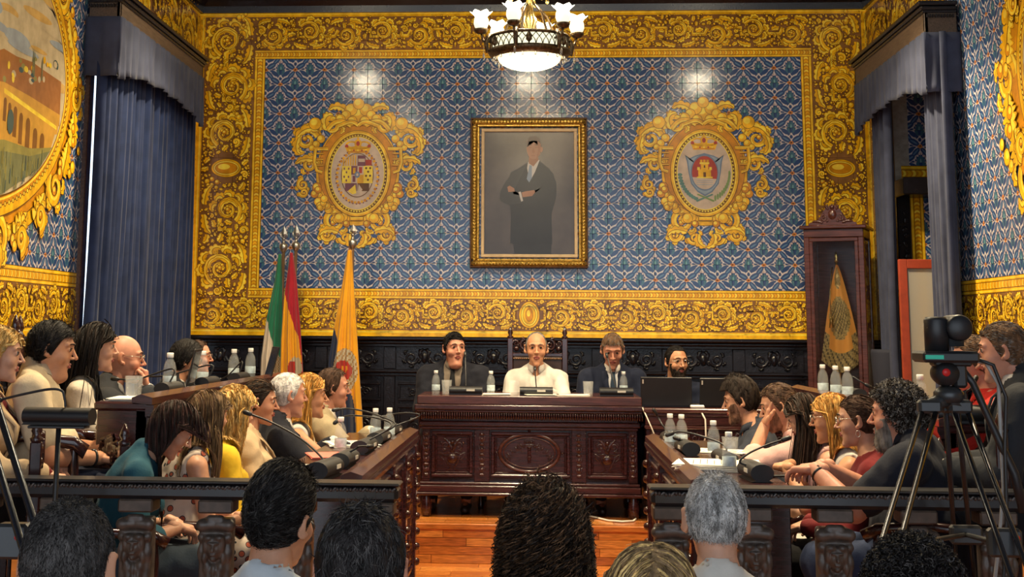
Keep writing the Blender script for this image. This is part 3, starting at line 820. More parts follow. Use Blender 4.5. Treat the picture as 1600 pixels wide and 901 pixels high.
# oval painted landscape panels
LAND = [M_OUT, M_GOLD, M_LITE, M_ORNG, pm('sky_cream', (.56, .46, .29)), pm('sky_blue', (.33, .38, .42)), pm('cloud_amber', (.60, .38, .12)), pm('aqueduct_ochre', (.58, .31, .05)), pm('arch_shadow', (.20, .085, .02)), pm('field_green', (.16, .17, .08)), pm('meadow', (.27, .24, .07)), pm('roof_russet', (.34, .14, .04)), pm('tree_blue_green', (.06, .10, .10))]
def oval_picture(wall, e, s, yc, zc, ry, rz, detailed, g=1.5):
    o = Orn(o=.007, step=.00002); o.disc(yc, zc, ry+.19*g, 1, rz+.19*g, 80, False); o.disc(yc, zc, ry+.13*g, 3, rz+.13*g, 80, False)
    rg = random.Random(9)
    # gold frame: fruit, leaves and scrolls round the oval
    for i in range(30):
        a = 2*pi*i/30; c = (yc+(ry+.17*g)*cos(a), zc+(rz+.17*g)*sin(a))
        if i % 3 == 0: o.scroll(c, .085*g, a+pi, 1 if i % 2 else -1, .024*g, 1.3, 4)
        else:
            t = a+pi/2; o.leaf(bez((c[0]-.12*cos(t), c[1]-.12*sin(t)), (c[0]-.04*cos(t-.6), c[1]-.04*sin(t-.6)), (c[0]+.05*cos(t-.3), c[1]+.05*sin(t-.3)), (c[0]+.13*cos(t+.3), c[1]+.13*sin(t+.3)), 8), .06*g, 5)
            for q in range(4): o.disc(c[0]+rg.uniform(-.09, .09)*g, c[1]+rg.uniform(-.09, .09)*g, rg.uniform(.018, .03)*g, 1 if q % 2 else 3)
    P0 = ellpts(yc, zc, ry+.07, rz+.07, 90)
    o.stroke(P0, .05, None, 1, True, True); o.stroke(ellpts(yc, zc, ry+.035, rz+.035, 90), .022, None, 3, True, True)
    for i in range(150):
        a = 2*pi*i/150; o.disc(yc+(ry+.06)*cos(a), zc+(rz+.06)*sin(a), .012, 2, n=6, hl=False); o.lay -= 1
    # hanging volutes below and above the frame
    for sg in (-1, 1):
        for du in (.52, .9, 1.2):
            zz = zc+sg*((rz+.20*g)*sqrt(max(0.05, 1-(du/(ry+.2))**2))+.05)
            o.scroll((yc+du, zz), .085, sg*pi/2, -sg, .028, 1.5, 4)
    z = [o.lay*3*o.step+.0003]
    def P(pts, mi): z[0] += .00005; o.poly(pts, mi, z[0])
    E_ = ellpts(yc, zc, ry, rz, 90); P(E_, 4)
    def clip(pts):        # keep polygons inside the oval
        out = []
        for (u, v) in pts:
            q = ((u-yc)/ry)**2+((v-zc)/rz)**2
            if q > .985: k = sqrt(.985/q); u, v = yc+(u-yc)*k, zc+(v-zc)*k
            out.append((u, v))
        return out
    W = lambda px, py: (lambda q: (q.y, q.z))(at(px, py, 1.0)*0+onwall(px, py, e))
    for i in range(46):
        u, v = yc+rg.uniform(-.2, 1)*ry, zc+rg.uniform(-.05, .95)*rz
        P(clip(ellpts(u, v, rg.uniform(.08, .3), rg.uniform(.015, .05), 14)), rg.choice((4, 5, 5, 6, 4)))
    if detailed:
        P(clip([W(-60, 95), W(0, 76), W(20, 88), W(45, 97), W(60, 108), W(90, 128), W(90, 200), W(-60, 200)]), 11)
        for i in range(26):
            q = W(rg.uniform(0, 85), 0)[0]; u, v = W(rg.uniform(0, 84), rg.uniform(92, 128)); P(clip(ellpts(u, v, rg.uniform(.015, .04), rg.uniform(.012, .03), 8)), rg.choice((2, 1, 12, 4, 10)))
        for px, py in ((46, 92), (48, 96), (60, 104)):
            u, v = W(px, py); P(clip([(u-.012, v-.09), (u+.012, v-.09), (u+.006, v+.03), (u, v+.07), (u-.006, v+.03)]), 9)
        P(clip([W(-60, 118), W(0, 128), W(40, 150), W(88, 180), W(88, 215), W(-60, 215)]), 7)
        P(clip([W(-80, 110), W(0, 140), W(82, 200), W(84, 252), W(0, 225), W(-80, 205)]), 7)
        P(clip([W(0, 137), W(82, 197), W(82, 203), W(0, 145)]), 2)
        for px, pt, pb, w in ((2, 152, 190, 5), (9, 160, 205, 5), (18, 166, 215, 6), (27, 176, 226, 6), (38, 184, 232, 7), (49, 200, 236, 7), (60, 208, 240, 7)):
            a, b = W(px, pt), W(px, pb); ww = abs(W(px+w, pt)[0]-a[0])/2
            P(clip([(a[0]-ww, b[1])]+[(a[0]+ww*cos(pi-t*pi/6), a[1]-ww+ww*sin(t*pi/6)) for t in range(7)]+[(a[0]+ww, b[1])]), 8)
        P(clip([W(-80, 215), W(0, 218), W(40, 232), W(84, 242), W(80, 300), W(0, 320), W(-80, 330)]), 10)
        P(clip([W(-80, 232), W(0, 236), W(40, 244), W(84, 252), W(80, 310), W(0, 330), W(-80, 330)]), 9)
        for i in range(60):
            u, v = W(rg.uniform(-10, 74), rg.uniform(240, 292)); P(clip([(u-.006, v-.05), (u+.006, v-.05), (u+.004, v+.04), (u-.004, v+.04)]), rg.choice((10, 9, 12)))
        u, v = W(9, 190); P(clip(ellpts(u, v, .05, .075, 14)), 12)
    else:
        P(clip(ellpts(yc, zc-.75*rz, ry, rz*.5, 40)), 9)
    ob = o.build('painted_landscape', LAND, wall, (e+s*.0095, 0, 0), (0, 1, 0), (0, 0, 1), (s, 0, 0))
def onwall(px, py, xw):
    d = CR*((px-PPX)/F)+CU*((PPY-py)/F)+fw
    return CAM+d*(xw/d.x)
oval_picture(wl, XL, 1, 7.3, 3.15, 1.52, .84, True)
oval_picture(wr, XR, -1, 7.35, 3.2, 1.08, .75, False, 2.0)
# near strip of bare light tile beside the right pelmet
MB().box(XR-.013, XR-.0095, 9.55, 9.62, 4.08, 4.3).build('plaster_patch', mat('pale_plaster', (.4, .4, .38), .7), wr)

# niche lining
def fn_(u, v, w): return (u, NY1-w, v)
xr0 = XR
tiled(wr, fn_, xr0+.12, xr0+.9, 2.98, NZ, M_BLUE, vo=BZ0-.35*TILE, seed=12); tiled(wr, fn_, xr0+.22, xr0+.9, DAIS, 2.72, M_BLUE, vo=BZ0-.35*TILE, seed=13)
wall_orn('rope_border', lambda o: (rope(o, xr0+.11, xr0+.22, 1.0, 2.72, True), rope(o, xr0+.05, xr0+.9, 2.86, 2.99)), parent=wr, O=(0, NY1-.0095, 0))
nt_ = MB().box(xr0-.02, xr0+.88, NY1-.32, NY1, 2.72, 2.86, .01).box(xr0-.01, xr0+.10, NY1-.05, NY1, DAIS, 2.74, .008)
nt_ = nt_.build('door_1', M_WOOD_D); tag(nt_, kind='structure')
o = Orn(dome=.012); o.mask(0, .09, 0, 2.4); o.fill(.015, .085, .3, 2.35, (.03, .02, .014), 600, random.Random(3))
ob = o.build('carved_foliage', [M_WOOD_D], nt_, (xr0, NY1-.052, DAIS), (1, 0, 0), (0, 0, 1), (0, -1, 0), 'stuff')
jm = MB()
for i in range(11): jm.box(XR-.015, XR+.06, NY0-.10, NY0+.0, .9+i*.27, .9+i*.27+.26, .008)
tag(jm.build('trim_4', mat('jamb_stone', (.17, .125, .085), .75, noise=.35, nscale=14, bump=.2)), kind='structure')

# ceiling, cornice
ceil = MB().box(XL-.3, XR+1, -1, D+.25, ZC, ZC+.1).build('ceiling', M_PLASTER); tag(ceil, kind='structure')
bm_ = MB()
for i in range(9): bm_.box(XL, XR, .6+i*1.4, .85+i*1.4, ZC-.22, ZC, .02)
tag(bm_.build('ceiling_beams', M_WOOD_D, ceil), kind='stuff')
def cornice(name, a, b, axis, e, s, prof):
    m = MB(); P = [(e+s*p[0], p[1]) for p in prof]
    m.prism(P, axis, a, b); o = m.build(name, M_WOOD_D); return tag(o, kind='structure')
CP = [(0, ZT), (.03, ZT), (.04, ZT+.06), (.08, ZT+.10), (.10, ZT+.14), (.10, ZT+.19), (.16, ZT+.24), (.22, ZT+.30), (.24, ZT+.36), (.24, ZC), (0, ZC)]
cornice('trim_1', XL, XR, 'x', D-.01, -1, CP)
cornice('trim_2', -1, D, 'y', XL+.01, 1, CP); cornice('trim_3', -1, D, 'y', XR-.01, -1, CP)

# floor, dais and its parquet
M_PARQ = []
for i, c in enumerate(((.46, .155, .030), (.38, .115, .022), (.52, .195, .042), (.32, .092, .020))):
    M_PARQ.append(mat('parquet_oak_%s' % 'abcd'[i], c, 0.22, spec=.5, noise=.35, nscale=7, stretch=(1.5, 14, 14), coat=.3))
fl = MB().box(XL-.3, XR+1, -1, D+.2, -.12, -.012).build('floor', mat('floor_subfloor', (.16, .06, .02), .4, noise=.2)); tag(fl, kind='structure')
DY = 9.95                                              # front edge of the dais
rg = random.Random(2)
def planks(parent, x0, x1, y0, y1, z, L, w, alongx=True, vertical=None):
    """boards laid in broken bond; vertical = y of a board-clad face"""
    n = int(round((y1-y0)/w))
    for r in range(n):
        x = x0-(r % 3)*L*.33
        while x < x1:
            a, b = max(x, x0), min(x+L*rg.uniform(.85, 1.1), x1); x = x+L if x+L > b else b
            x = b if b > a else x
            if b-a < .03: continue
            m = MB(); g = .0012
            if vertical is None: m.box(a+g, b-g, y0+r*w+g, y0+(r+1)*w-g, z-.012, z, .002)
            else: m.box(a+g, b-g, vertical-.012, vertical, y0+r*w+g, y0+(r+1)*w-g, .002)
            m.build('plank', rg.choice(M_PARQ), parent)
planks(fl, -1.15, 1.05, 8.15, 9.95, 0, .55, .15)
MB().box(XL, -1.15, -1, D, -.012, 0).box(1.05, XR, -1, D, -.012, 0).box(-1.15, 1.05, -1, 8.15, -.012, 0).box(-1.15, 1.05, 9.95, 10.1, -.012, 0).build('parquet_field', M_PARQ[1], fl)['kind'] = 'stuff'
da = MB().box(XL, XR, DY+.012, D, 0, DAIS-.012)
for sx, a in ((-1, XL), (1, XR)): da.box(a, a-sx*1.75, 4.2, DY+.012, 0, DAIS-.012)
da = da.build('dais', mat('dais_core', (.30, .10, .025), .35, noise=.3, nscale=6)); tag(da, 'raised wooden dais along the back wall and sides', kind='structure')
planks(da, -1.3, 1.25, 0, DAIS-.012-.03, 0, .62, .0575, vertical=DY+.012)
m = MB().box(XL, XR, DY-.015, DY+.09, DAIS-.042, DAIS, .006); m.build('nosing', M_PARQ[1], da)
planks(da, -1.3, 1.25, DY+.09, DY+.54, DAIS, .62, .15)
MB().box(XL, XR, DY+.54, D, DAIS-.012, DAIS).box(XL, -1.3, DY+.09, DY+.54, DAIS-.012, DAIS).box(1.25, XR, DY+.09, DY+.54, DAIS-.012, DAIS).build('parquet_field', M_PARQ[1], da)['kind'] = 'stuff'
low = MB()
for x0, x1 in ((XL+1.75, -.55), (.45, XR-1.75)): low.box(x0, x1, 5.3, 8.6, 0, LOW, .005)
tag(low.build('dais_lower_tier', M_PARQ[3], None), 'low wooden tier under the front desks', kind='structure')

# ---- carved panelling below the tiles
def panelling(name, L, z0, z1, place, seed, module=.60):
    """u runs along the wall; place=(O,U,N)"""
    O, U, N = (Vector(q) for q in place); rgp = random.Random(seed)
    root = thing(name, None, None, O); root['kind'] = 'structure'
    ang = atan2(U.y, U.x); root.rotation_euler = (0, 0, ang)     # local x along the wall, local -y out of it (or +y when mirrored)
    sy = 1 if Vector((-sin(ang), cos(ang), 0)).dot(N) > 0 else -1
    def B(m, u0, u1, d0, d1, a, b, bv=.004): m.box(u0, u1, sy*d0, sy*d1, a, b, bv)
    m = MB(); B(m, 0, L, 0, .05, z0, z1, 0); m.build('backing', M_WOOD_D, root)
    m = MB(); B(m, 0, L, .05, .16, z1-.035, z1, .012); B(m, 0, L, .05, .13, z1-.065, z1-.035, .01); B(m, 0, L, .05, .10, z1-.09, z1-.065); m.build('cap_rail', M_WOOD_D, root)
    m = MB(); B(m, 0, L, .05, .115, z1-.315, z1-.285, .008); B(m, 0, L, .05, .09, z1-.345, z1-.315, .006); m.build('frieze_rail', M_WOOD_D, root)
    n = max(1, int(L/module)); w = L/n
    of = Orn(dome=.016, step=.00001)
    of.mask(0, L, z1-.285, z1-.09, .004)
    for k in range(n):
        u = (k+.5)*w; zc = z1-.187
        m = MB(); B(m, k*w-.05, k*w+.05, .05, .085, z0, z1-.345, .006); B(m, k*w-.055, k*w+.055, .05, .075, z1-.285, z1-.09, .006); m.build('pilaster', M_WOOD_D, root)
        for q in range(6): of.disc(k*w+.026*cos(q*pi/3), zc+.026*sin(q*pi/3), .017)
        of.disc(k*w, zc, .016)
        for sx in (-1, 1):
            of.scroll((u+sx*.115, zc), .062, pi if sx > 0 else 0, sx, .014, 1.4, 4)
            of.leaf(bez((u+sx*.03, zc), (u+sx*.06, zc+.06), (u+sx*.02, zc+.08), (u, zc+.07), 6), .02, 3)
        of.disc(u, zc, .03, 1, .05)
        # framed panels with arabesques
        for (a, b) in ((z1-.56, z1-.40), (z0+.05, z1-.60)):
            if b-a < .08: continue
            m = MB(); e = .022
            B(m, k*w+.075, (k+1)*w-.075, .05, .075, b-e, b, .006); B(m, k*w+.075, (k+1)*w-.075, .05, .075, a, a+e, .006)
            B(m, k*w+.075, k*w+.075+e, .05, .075, a+e, b-e, .006); B(m, (k+1)*w-.075-e, (k+1)*w-.075, .05, .075, a+e, b-e, .006)
            m.build('panel_frame', M_WOOD_D, root)
            hh = b-a
            if hh > .3:
                zc2 = (a+b)/2
                for sx in (-1, 1):
                    for dz, R in ((.22*hh, .055), (-.02*hh, .065), (-.26*hh, .05)):
                        of.scroll((u+sx*.085, zc2+dz), R, pi/2 if sx > 0 else pi/2, -sx, .012, 1.4, 3)
                of.disc(u, zc2+.1*hh, .045, 1, .06); of.disc(u, zc2-.12*hh, .03, 1, .07); of.disc(u, zc2+.32*hh, .035); of.disc(u, zc2-.34*hh, .03)
            else:
                for sx in (-1, 1): of.scroll((u+sx*.1, (a+b)/2), .036, 0, sx, .01, 1.3, 3); of.leaf([(u+sx*.02, (a+b)/2), (u+sx*.05, (a+b)/2+.03), (u+sx*.07, (a+b)/2)], .014, 3)
                of.disc(u, (a+b)/2, .024)
            for q in range(3):
                of.disc(k*w, z1-.42-q*.13, .022, 1, .035)
    me = of.build('carved_foliage', [M_WOOD_D], None, (0, sy*.052, 0), (1, 0, 0), (0, 0, 1), (0, sy, 0), 'stuff')
    # pilaster carvings sit on the pilasters
    me.parent = root
    return root
panelling('trim_5', XR-XL, DAIS, ZG, ((XL, D, 0), (1, 0, 0), (0, -1, 0)), 1)
panelling('trim_6', 4.3, DAIS, ZG, ((XL, 5.0, 0), (0, 1, 0), (1, 0, 0)), 2)
panelling('trim_7', 4.6, DAIS, ZG, ((XR, 5.4, 0), (0, 1, 0), (-1, 0, 0)), 3)

# ------------------------------------------------------------------ curtains and pelmets
M_VELVET = mat('blue_velvet', (0.016, 0.026, 0.072), 0.9, spec=.12, sheen=.10, noise=.25, nscale=6)
M_VELVET2 = mat('slate_velvet', (0.045, 0.052, 0.088), 0.9, spec=.12, sheen=.08, noise=.2, nscale=6)
M_LINING = mat('curtain_lining', (.45, .36, .26), .8)
def sheet(name, material, path, top, bottom, folds, amp, parent=None, nv=14, shape=None, seed=1, dens=9, thick=.004):
    """hanging cloth: path(u)->(x,y,nx,ny) in plan; top(u), bottom(u) heights; shape(u,v)->(u', amp factor)"""
    rg = random.Random(seed); ph = [rg.uniform(-.5, .5) for _ in range(folds+2)]; nu = folds*dens
    V = []; 
    for j in range(nv+1):
        v = j/nv
        for i in range(nu+1):
            u = i/nu; uu, af = shape(u, v) if shape else (u, 1.0)
            x, y, nx, ny = path(uu); k = int(u*folds); f = u*folds-k; q = ph[k]*(1-f)+ph[k+1]*f
            d = amp*af*(sin(2*pi*(u*folds+q*.35+.1*sin(3*v+k)))+.35*sin(2*pi*(u*folds*2.3+q)))
            z = top(uu)*(1-v)+bottom(u)*v
            V.append((x+nx*d, y+ny*d, z))
    Fc = [(j*(nu+1)+i, j*(nu+1)+i+1, (j+1)*(nu+1)+i+1, (j+1)*(nu+1)+i) for j in range(nv) for i in range(nu)]
    mb = MB(); mb.add(V, Fc, 0, True); o = mb.build(name, material, parent)
    sm = o.modifiers.new('thickness', 'SOLIDIFY'); sm.thickness = thick; sm.offset = 0
    return o
def seg(a, b, n): return lambda u: (a[0]+(b[0]-a[0])*u, a[1]+(b[1]-a[1])*u, n[0], n[1])
XP = -2.90
c = sheet('window_curtain', M_VELVET, seg((XL+.13, 9.21), (XL+.13, 11.86), (1, 0)), lambda u: 3.75, lambda u: .34, 22, .034, seed=4, nv=16, shape=lambda u, v: (u+.012*sin(5*v+9*u)*v-.05*v*(1-u), 1+.3*v))
tag(c, 'dark blue velvet curtain drawn across the left window', 'curtain')
# window frame and glass behind the curtain
w1 = MB().box(XL-.08, XL+.03, WY0-.05, WY0+.06, WZ0, WZ1+.05, .006).box(XL-.08, XL+.03, WY1-.06, WY1+.05, WZ0, WZ1+.05, .006).box(XL-.08, XL+.03, WY0, WY1, WZ1-.06, WZ1+.05, .006).box(XL-.08, XL+.03, WY0, WY1, WZ0-.04, WZ0+.06, .006)
w1 = w1.build('window_1', M_WOOD_B); tag(w1, kind='structure')
for k in range(4):
    y0 = WY0+.06+k*(WY1-WY0-.12)/4; y1 = y0+(WY1-WY0-.12)/4
    MB().box(XL-.055, XL-.048, y0+.02, y1-.02, WZ0+.06, WZ1-.06).build('pane', mat('window_glass', (.9, .95, 1), .03, trans=1.0, ior=1.1), w1)
    if k: MB().box(XL-.075, XL-.02, y0-.02, y0+.02, WZ0+.06, WZ1-.06, .004).build('mullion', M_WOOD_B, w1)
# outer trim of the window recess, seen at the photo's left
tag(MB().box(XL, XL+.04, 9.265, 9.33, DAIS, 3.75, .006).build('trim_8', M_WOOD_B), kind='structure')
def pelmet(name, label, xw, s, y0, y1, xf, z0, z1, label2):
    P = thing(name, label, 'pelmet', (xw, (y0+y1)/2, z0))
    def B(m, d0, d1, a, b, ext=0, bv=.006): m.box(xf+s*d0, xf+s*d1, y0-ext, y1+ext, a, b, bv)
    m = MB(); B(m, 0, -.03, z0, z1-.06); m.box(xw, xf, y0, y0+.03, z0, z1-.06, .004); m.box(xw, xf, y1-.03, y1, z0, z1-.06, .004); m.build('fascia', M_WOOD_P, P, True)
    m = MB(); m.box(xw, xf+s*.05, y0-.05, y1+.02, z1-.03, z1, .008); m.box(xw, xf+s*.03, y0-.03, y1+.01, z1-.06, z1-.03, .01); m.box(xw, xf+s*.012, y0-.012, y1, z1-.08, z1-.06, .004)
    m.build('top_moulding', M_WOOD_D, P, True)
    m = MB(); B(m, 0, .012, z0, z0+.02, .008); m.build('lower_bead', M_WOOD_P, P, True)
    for i in range(10):
        m = MB(); m.box(min(xw, xf)+.012+i*.02, min(xw, xf)+.024+i*.02, y0-.02, y0, z1-.115, z1-.09, .003); 
        if min(xw, xf)+.024+i*.02 < max(xw, xf): m.build('dentil', M_WOOD_D, P, True)
    return P
pelmet('pelmet_box', 'wooden pelmet box over the left window', XL+.03, 1, 9.2, 11.6, XP, 3.735, 3.925, '')
pelmet('pelmet_box', 'wooden pelmet box over the right hand niche', XR-.03, -1, 9.66, 11.82, 2.72, 3.69, 3.92, '')
def valance(label, xw, xf, s, y0, y1, zt, zb):
    # front run, then the return back to the wall at the near end
    L1 = y1-y0; L0 = abs(xf-xw); T = L0+L1
    def path(u):
        d = u*T
        if d < L0: return (xw+(xf-xw)*d/L0, y0, 0, -1)
        return (xf, y0+(d-L0), s, 0)
    def bot(u):
        d = u*T-L0
        if d < 0: return zb+.0
        t = d/L1
        return zb+.09*(sin(pi*min(1, max(0, (t-.06)/.88)))**.55)+(.0 if t > .07 else -.02)+.01*sin(t*31)
    o = sheet('curtain_valance', M_VELVET2, path, lambda u: zt, bot, 18, .010, seed=3, nv=8, shape=lambda u, v: (u, .25+1.2*v))
    return tag(o, label, 'valance')
valance('slate blue velvet valance hanging over the left window curtain', XL+.01, XP+.012, 1, 9.19, 11.58, 3.745, 3.325)
valance('slate blue velvet valance hanging over the right niche', XR-.01, 2.708, -1, 9.65, 11.80, 3.70, 3.275)
def gathered(label, xc, yc, wt, wm, zt, zm, zb, seed):
    def shape(u, v): 
        z = zt+(zb-zt)*v; t = min(1, max(0, (zt-z)/(zt-zm))); w = wt+(wm-wt)*t**2
        if z < zm: w = wm*(1+.3*(zm-z)/(zm-zb))
        return (.5+(u-.5)*w, 1.0)
    def path(u): return (xc+.05*(u-.5), yc+(u-.5), -1, 0)
    o = sheet('window_curtain', M_VELVET2, path, lambda u: zt, lambda u: zb, 7, .032, seed=seed, nv=22, shape=shape, dens=12)
    return tag(o, label, 'curtain')
gathered('gathered slate blue curtain hanging beside the display cabinet', 2.83, 11.42, .55, .42, 3.70, 1.45, .4, 8)
gathered('gathered slate blue curtain nearest the right wall tiles', 2.86, 9.92, .62, .62, 3.70, 1.70, .9, 9)
t = MB()
t.lathe([(.0, 0), (.10, 0), (.115, .25), (.13, .5), (.125, .53), (.0, .53)], (2.80, 11.42, .95), 16); tag(t.build('curtain_sheath', mat('navy_cloth', (.018, .02, .035), .8)), 'dark navy cloth sheath round the foot of the curtain', 'curtain')

# ------------------------------------------------------------------ framed portrait
M_GILT = mat('carved_gilt', (.55, .34, .07), .32, metal=.75, noise=.5, nscale=60, bump=.25, bscale=120)
M_GILT_D = mat('aged_gilt_edge', (.10, .045, .018), .4, metal=.3, noise=.5, nscale=40)
p0, p1 = at(735.5, 184.5, D-.05), at(919, 419, D-.05); q0, q1 = at(757, 206, D-.03), at(898, 398, D-.03)
fx0, fx1, fz0, fz1 = p0.x, p1.x, p1.z, p0.z; cx0, cx1, cz0, cz1 = q0.x, q1.x, q1.z, q0.z
PT = thing('framed_portrait', 'gilt framed portrait of a standing man in a dark suit', 'painting', ((fx0+fx1)/2, D-.01, fz0))
def frame_ring(m, x0, x1, z0, z1, w, ya, yb, bv=.006, mi=0):
    m.box(x0, x1, ya, yb, z1-w, z1, bv, mi); m.box(x0, x1, ya, yb, z0, z0+w, bv, mi); m.box(x0, x0+w, ya, yb, z0+w, z1-w, bv, mi); m.box(x1-w, x1, ya, yb, z0+w, z1-w, bv, mi)
m = MB(); frame_ring(m, fx0, fx1, fz0, fz1, .016, D-.085, D-.01); m.build('outer_edge', M_GILT_D, PT, True)
m = MB(); frame_ring(m, fx0+.014, fx1-.014, fz0+.014, fz1-.014, .05, D-.10, D-.01, .016); frame_ring(m, fx0+.062, fx1-.062, fz0+.062, fz1-.062, .02, D-.082, D-.01, .006); fr = m.build('gilt_frame', M_GILT, PT, True)
m = MB()
for (xa, za, xb, zb_) in ((fx0+.04, fz1-.04, fx1-.04, fz1-.04), (fx0+.04, fz0+.04, fx1-.04, fz0+.04), (fx0+.04, fz0+.04, fx0+.04, fz1-.04), (fx1-.04, fz0+.04, fx1-.04, fz1-.04)):
    L = max(abs(xb-xa), abs(zb_-za)); n = int(L/.028)
    for i in range(n+1): m.ball((xa+(xb-xa)*i/n, D-.10, za+(zb_-za)*i/n), (.012, .009, .012), 6)
b_ = m.build('beading', M_GILT, PT, True); b_['kind'] = 'stuff'
m = MB(); frame_ring(m, cx0-.026, cx1+.026, cz0-.026, cz1+.026, .028, D-.07, D-.01, .004); m.build('cream_liner', mat('linen_liner', (.62, .46, .28), .7, noise=.1), PT, True)
m = MB().box(cx0, cx1, D-.04, D-.012, cz0, cz1); m.build('canvas', mat('canvas_taupe', (.072, .055, .047), .26, spec=.5, noise=.35, nscale=2.4), PT, True)
oc = Orn(step=.00005)
PC = [mat('portrait_'+n, c, .34, spec=.5, noise=.12, nscale=6) for n, c in (('suit', (.020, .019, .022)), ('suit_light', (.032, .030, .033)), ('skin', (.34, .16, .09)), ('skin_shade', (.28, .12, .06)), ('shirt', (.50, .47, .46)), ('tie', (.20, .26, .36)), ('hair', (.09, .055, .04)), ('trouser', (.022, .021, .024)))]
sx = (cx1-cx0)/(638-183); sz = (cz1-cz0)/(760-147); zl = [0]
def PP(pts, mi): zl[0] += .00008; oc.poly([(cx0+(x-183)*sx, cz1-(y-147)*sz) for x, y in pts], mi, zl[0])
PP([(330, 700), (335, 760), (430, 760), (436, 705)], 7); PP([(430, 705), (428, 760), (520, 760), (522, 700)], 7)
PP([(405, 300), (360, 330), (318, 350), (300, 420), (318, 560), (315, 705), (400, 716), (526, 708), (522, 560), (545, 480), (535, 360), (500, 325), (462, 292)], 0)
PP([(395, 320), (330, 350), (290, 400), (262, 450), (264, 495), (300, 514), (372, 506), (380, 470), (330, 460), (345, 420)], 1)
PP([(462, 300), (512, 330), (548, 400), (548, 470), (500, 500), (380, 505), (372, 470), (440, 455), (470, 430)], 0)
PP([(405, 300), (400, 330), (412, 400), (440, 350), (464, 290), (440, 280)], 4); PP([(412, 315), (398, 385), (410, 402), (424, 380), (424, 318)], 5)
PP([(410, 262), (408, 306), (432, 322), (458, 290), (456, 255)], 3)
PP(ellpts(433, 228, 36, 58, 24), 2); PP(ellpts(472, 236, 8, 15, 10), 2)
PP([(396, 225), (398, 190), (415, 172), (440, 168), (466, 180), (474, 226), (466, 222), (462, 200), (440, 192), (410, 196), (402, 224)], 6)
PP([(452, 190), (470, 210), (466, 262), (446, 284), (456, 240)], 3)
for x in (417, 447): PP(ellpts(x, 226, 8, 3, 8), 3); PP(ellpts(x, 214, 10, 2.2, 8), 6)
PP([(430, 226), (424, 252), (434, 256), (440, 250)], 3); PP(ellpts(431, 268, 12, 3, 8), 3)
PP([(300, 425), (312, 418), (335, 432), (338, 448), (305, 450)], 2); PP([(372, 452), (378, 476), (425, 470), (442, 450), (436, 440), (395, 446)], 2); PP([(356, 450), (368, 448), (380, 494), (370, 498)], 4)
oc.build('painted_figure', PC, PT, (0, D-.0405, 0), (1, 0, 0), (0, 0, 1), (0, -1, 0))

# ------------------------------------------------------------------ flags
M_POLE = mat('turned_flag_pole', (.10, .055, .03), .4); M_SILVER = mat('tarnished_silver', (.42, .40, .36), .35, metal=.9, noise=.3, nscale=40)
FM = [mat('flag_'+n, c, .75, sheen=.2, spec=.25, noise=.12, nscale=5) for n, c in (('green', (.012, .145, .075)), ('white', (.52, .45, .36)), ('crimson', (.30, .008, .022)), ('yellow', (.62, .28, .008)), ('navy', (.010, .018, .050)), ('shield_red', (.30, .02, .015)), ('silver_thread', (.36, .31, .22)), ('bronze_thread', (.25, .13, .03)))]
def interp(tab, y):
    if y <= tab[0][0]: return tab[0][1]
    for (a, x), (b, x2) in zip(tab, tab[1:]):
        if y <= b: return x+(x2-x)*(y-a)/(b-a)
    return tab[-1][1]
def flag(label, px_pole, Y, ytop, left, right, ybot, colour, seed, ytip):
    base = at(px_pole, 600, Y); T = thing('flag', label, 'flag', (base.x, Y, DAIS), group='flags standing on poles by the back wall')
    m = MB(); zt = at(px_pole, ytop, Y).z
    m.tube([(base.x, Y, DAIS+.05), (base.x, Y, zt+.02)], .014, 10); m.build('pole', M_POLE, T, True)
    m = MB(); m.lathe([(0, 0), (.15, 0), (.15, .03), (.10, .05), (.04, .08), (.03, .16), (0, .16)], (base.x, Y, DAIS), 20); m.build('foot', M_POLE, T, True)
    m = MB(); zt2 = at(px_pole, ytip, Y).z; zk = at(px_pole, ytop-12, Y).z
    m.lathe([(.012, -.05), (.020, -.045), (.034, -.02), (.036, 0), (.030, .02), (.014, .03), (.010, .06), (.016, .065), (.008, .075)], (base.x, Y, zk), 14)
    m.add([(base.x+dx, Y+dy, zk+.075+(zt2-zk-.075)*f) for dx, dy, f in ((0, 0, 1), (.03, 0, .32), (0, .008, .3), (-.03, 0, .32), (0, -.008, .3), (0, 0, 0))], [(0, 1, 2), (0, 2, 3), (0, 3, 4), (0, 4, 1), (5, 2, 1), (5, 3, 2), (5, 4, 3), (5, 1, 4)])
    for sgn in (-1, 1): m.tube([(base.x+sgn*.005, Y, zk+.07), (base.x+sgn*.03, Y, zk+.09), (base.x+sgn*.028, Y, zk+.12)], .005, 6)
    m.build('spear_finial', M_SILVER, T, True)
    nu, nv = 44, 150; V = []; Fc = []; mi = []; rg2 = random.Random(seed); ph = [rg2.uniform(0, 6) for _ in range(4)]
    for j in range(nv+1):
        y = ytop+(ybot-ytop)*j/nv; l, r = interp(left, y), interp(right, y); vv = j/nv
        for i in range(nu+1):
            u = i/nu; p = at(l+(r-l)*u, y, Y); w = (r-l)*Y/F
            dep = -(.16*w+.03)*sin(pi*u)**.6-min(.022, w*.10)*(.25+vv)*(sin(2*pi*3.0*u+ph[0]+1.2*vv)+.6*sin(2*pi*5.6*u+ph[1]-vv))
            V.append((p.x, Y+dep-.016, p.z))
    for j in range(nv):
        for i in range(nu):
            a = j*(nu+1)+i; Fc.append((a, a+1, a+nu+2, a+nu+1))
            y = ytop+(ybot-ytop)*(j+.5)/nv; l, r = interp(left, y), interp(right, y); mi.append(colour(l+(r-l)*(i+.5)/nu, y))
    mb = MB(); mb.add(V, Fc, 0, True); mb.m = mi; cl = mb.build('flag_cloth', FM, T, True)
    sm = cl.modifiers.new('thickness', 'SOLIDIFY'); sm.thickness = .003; sm.offset = 1
    return T
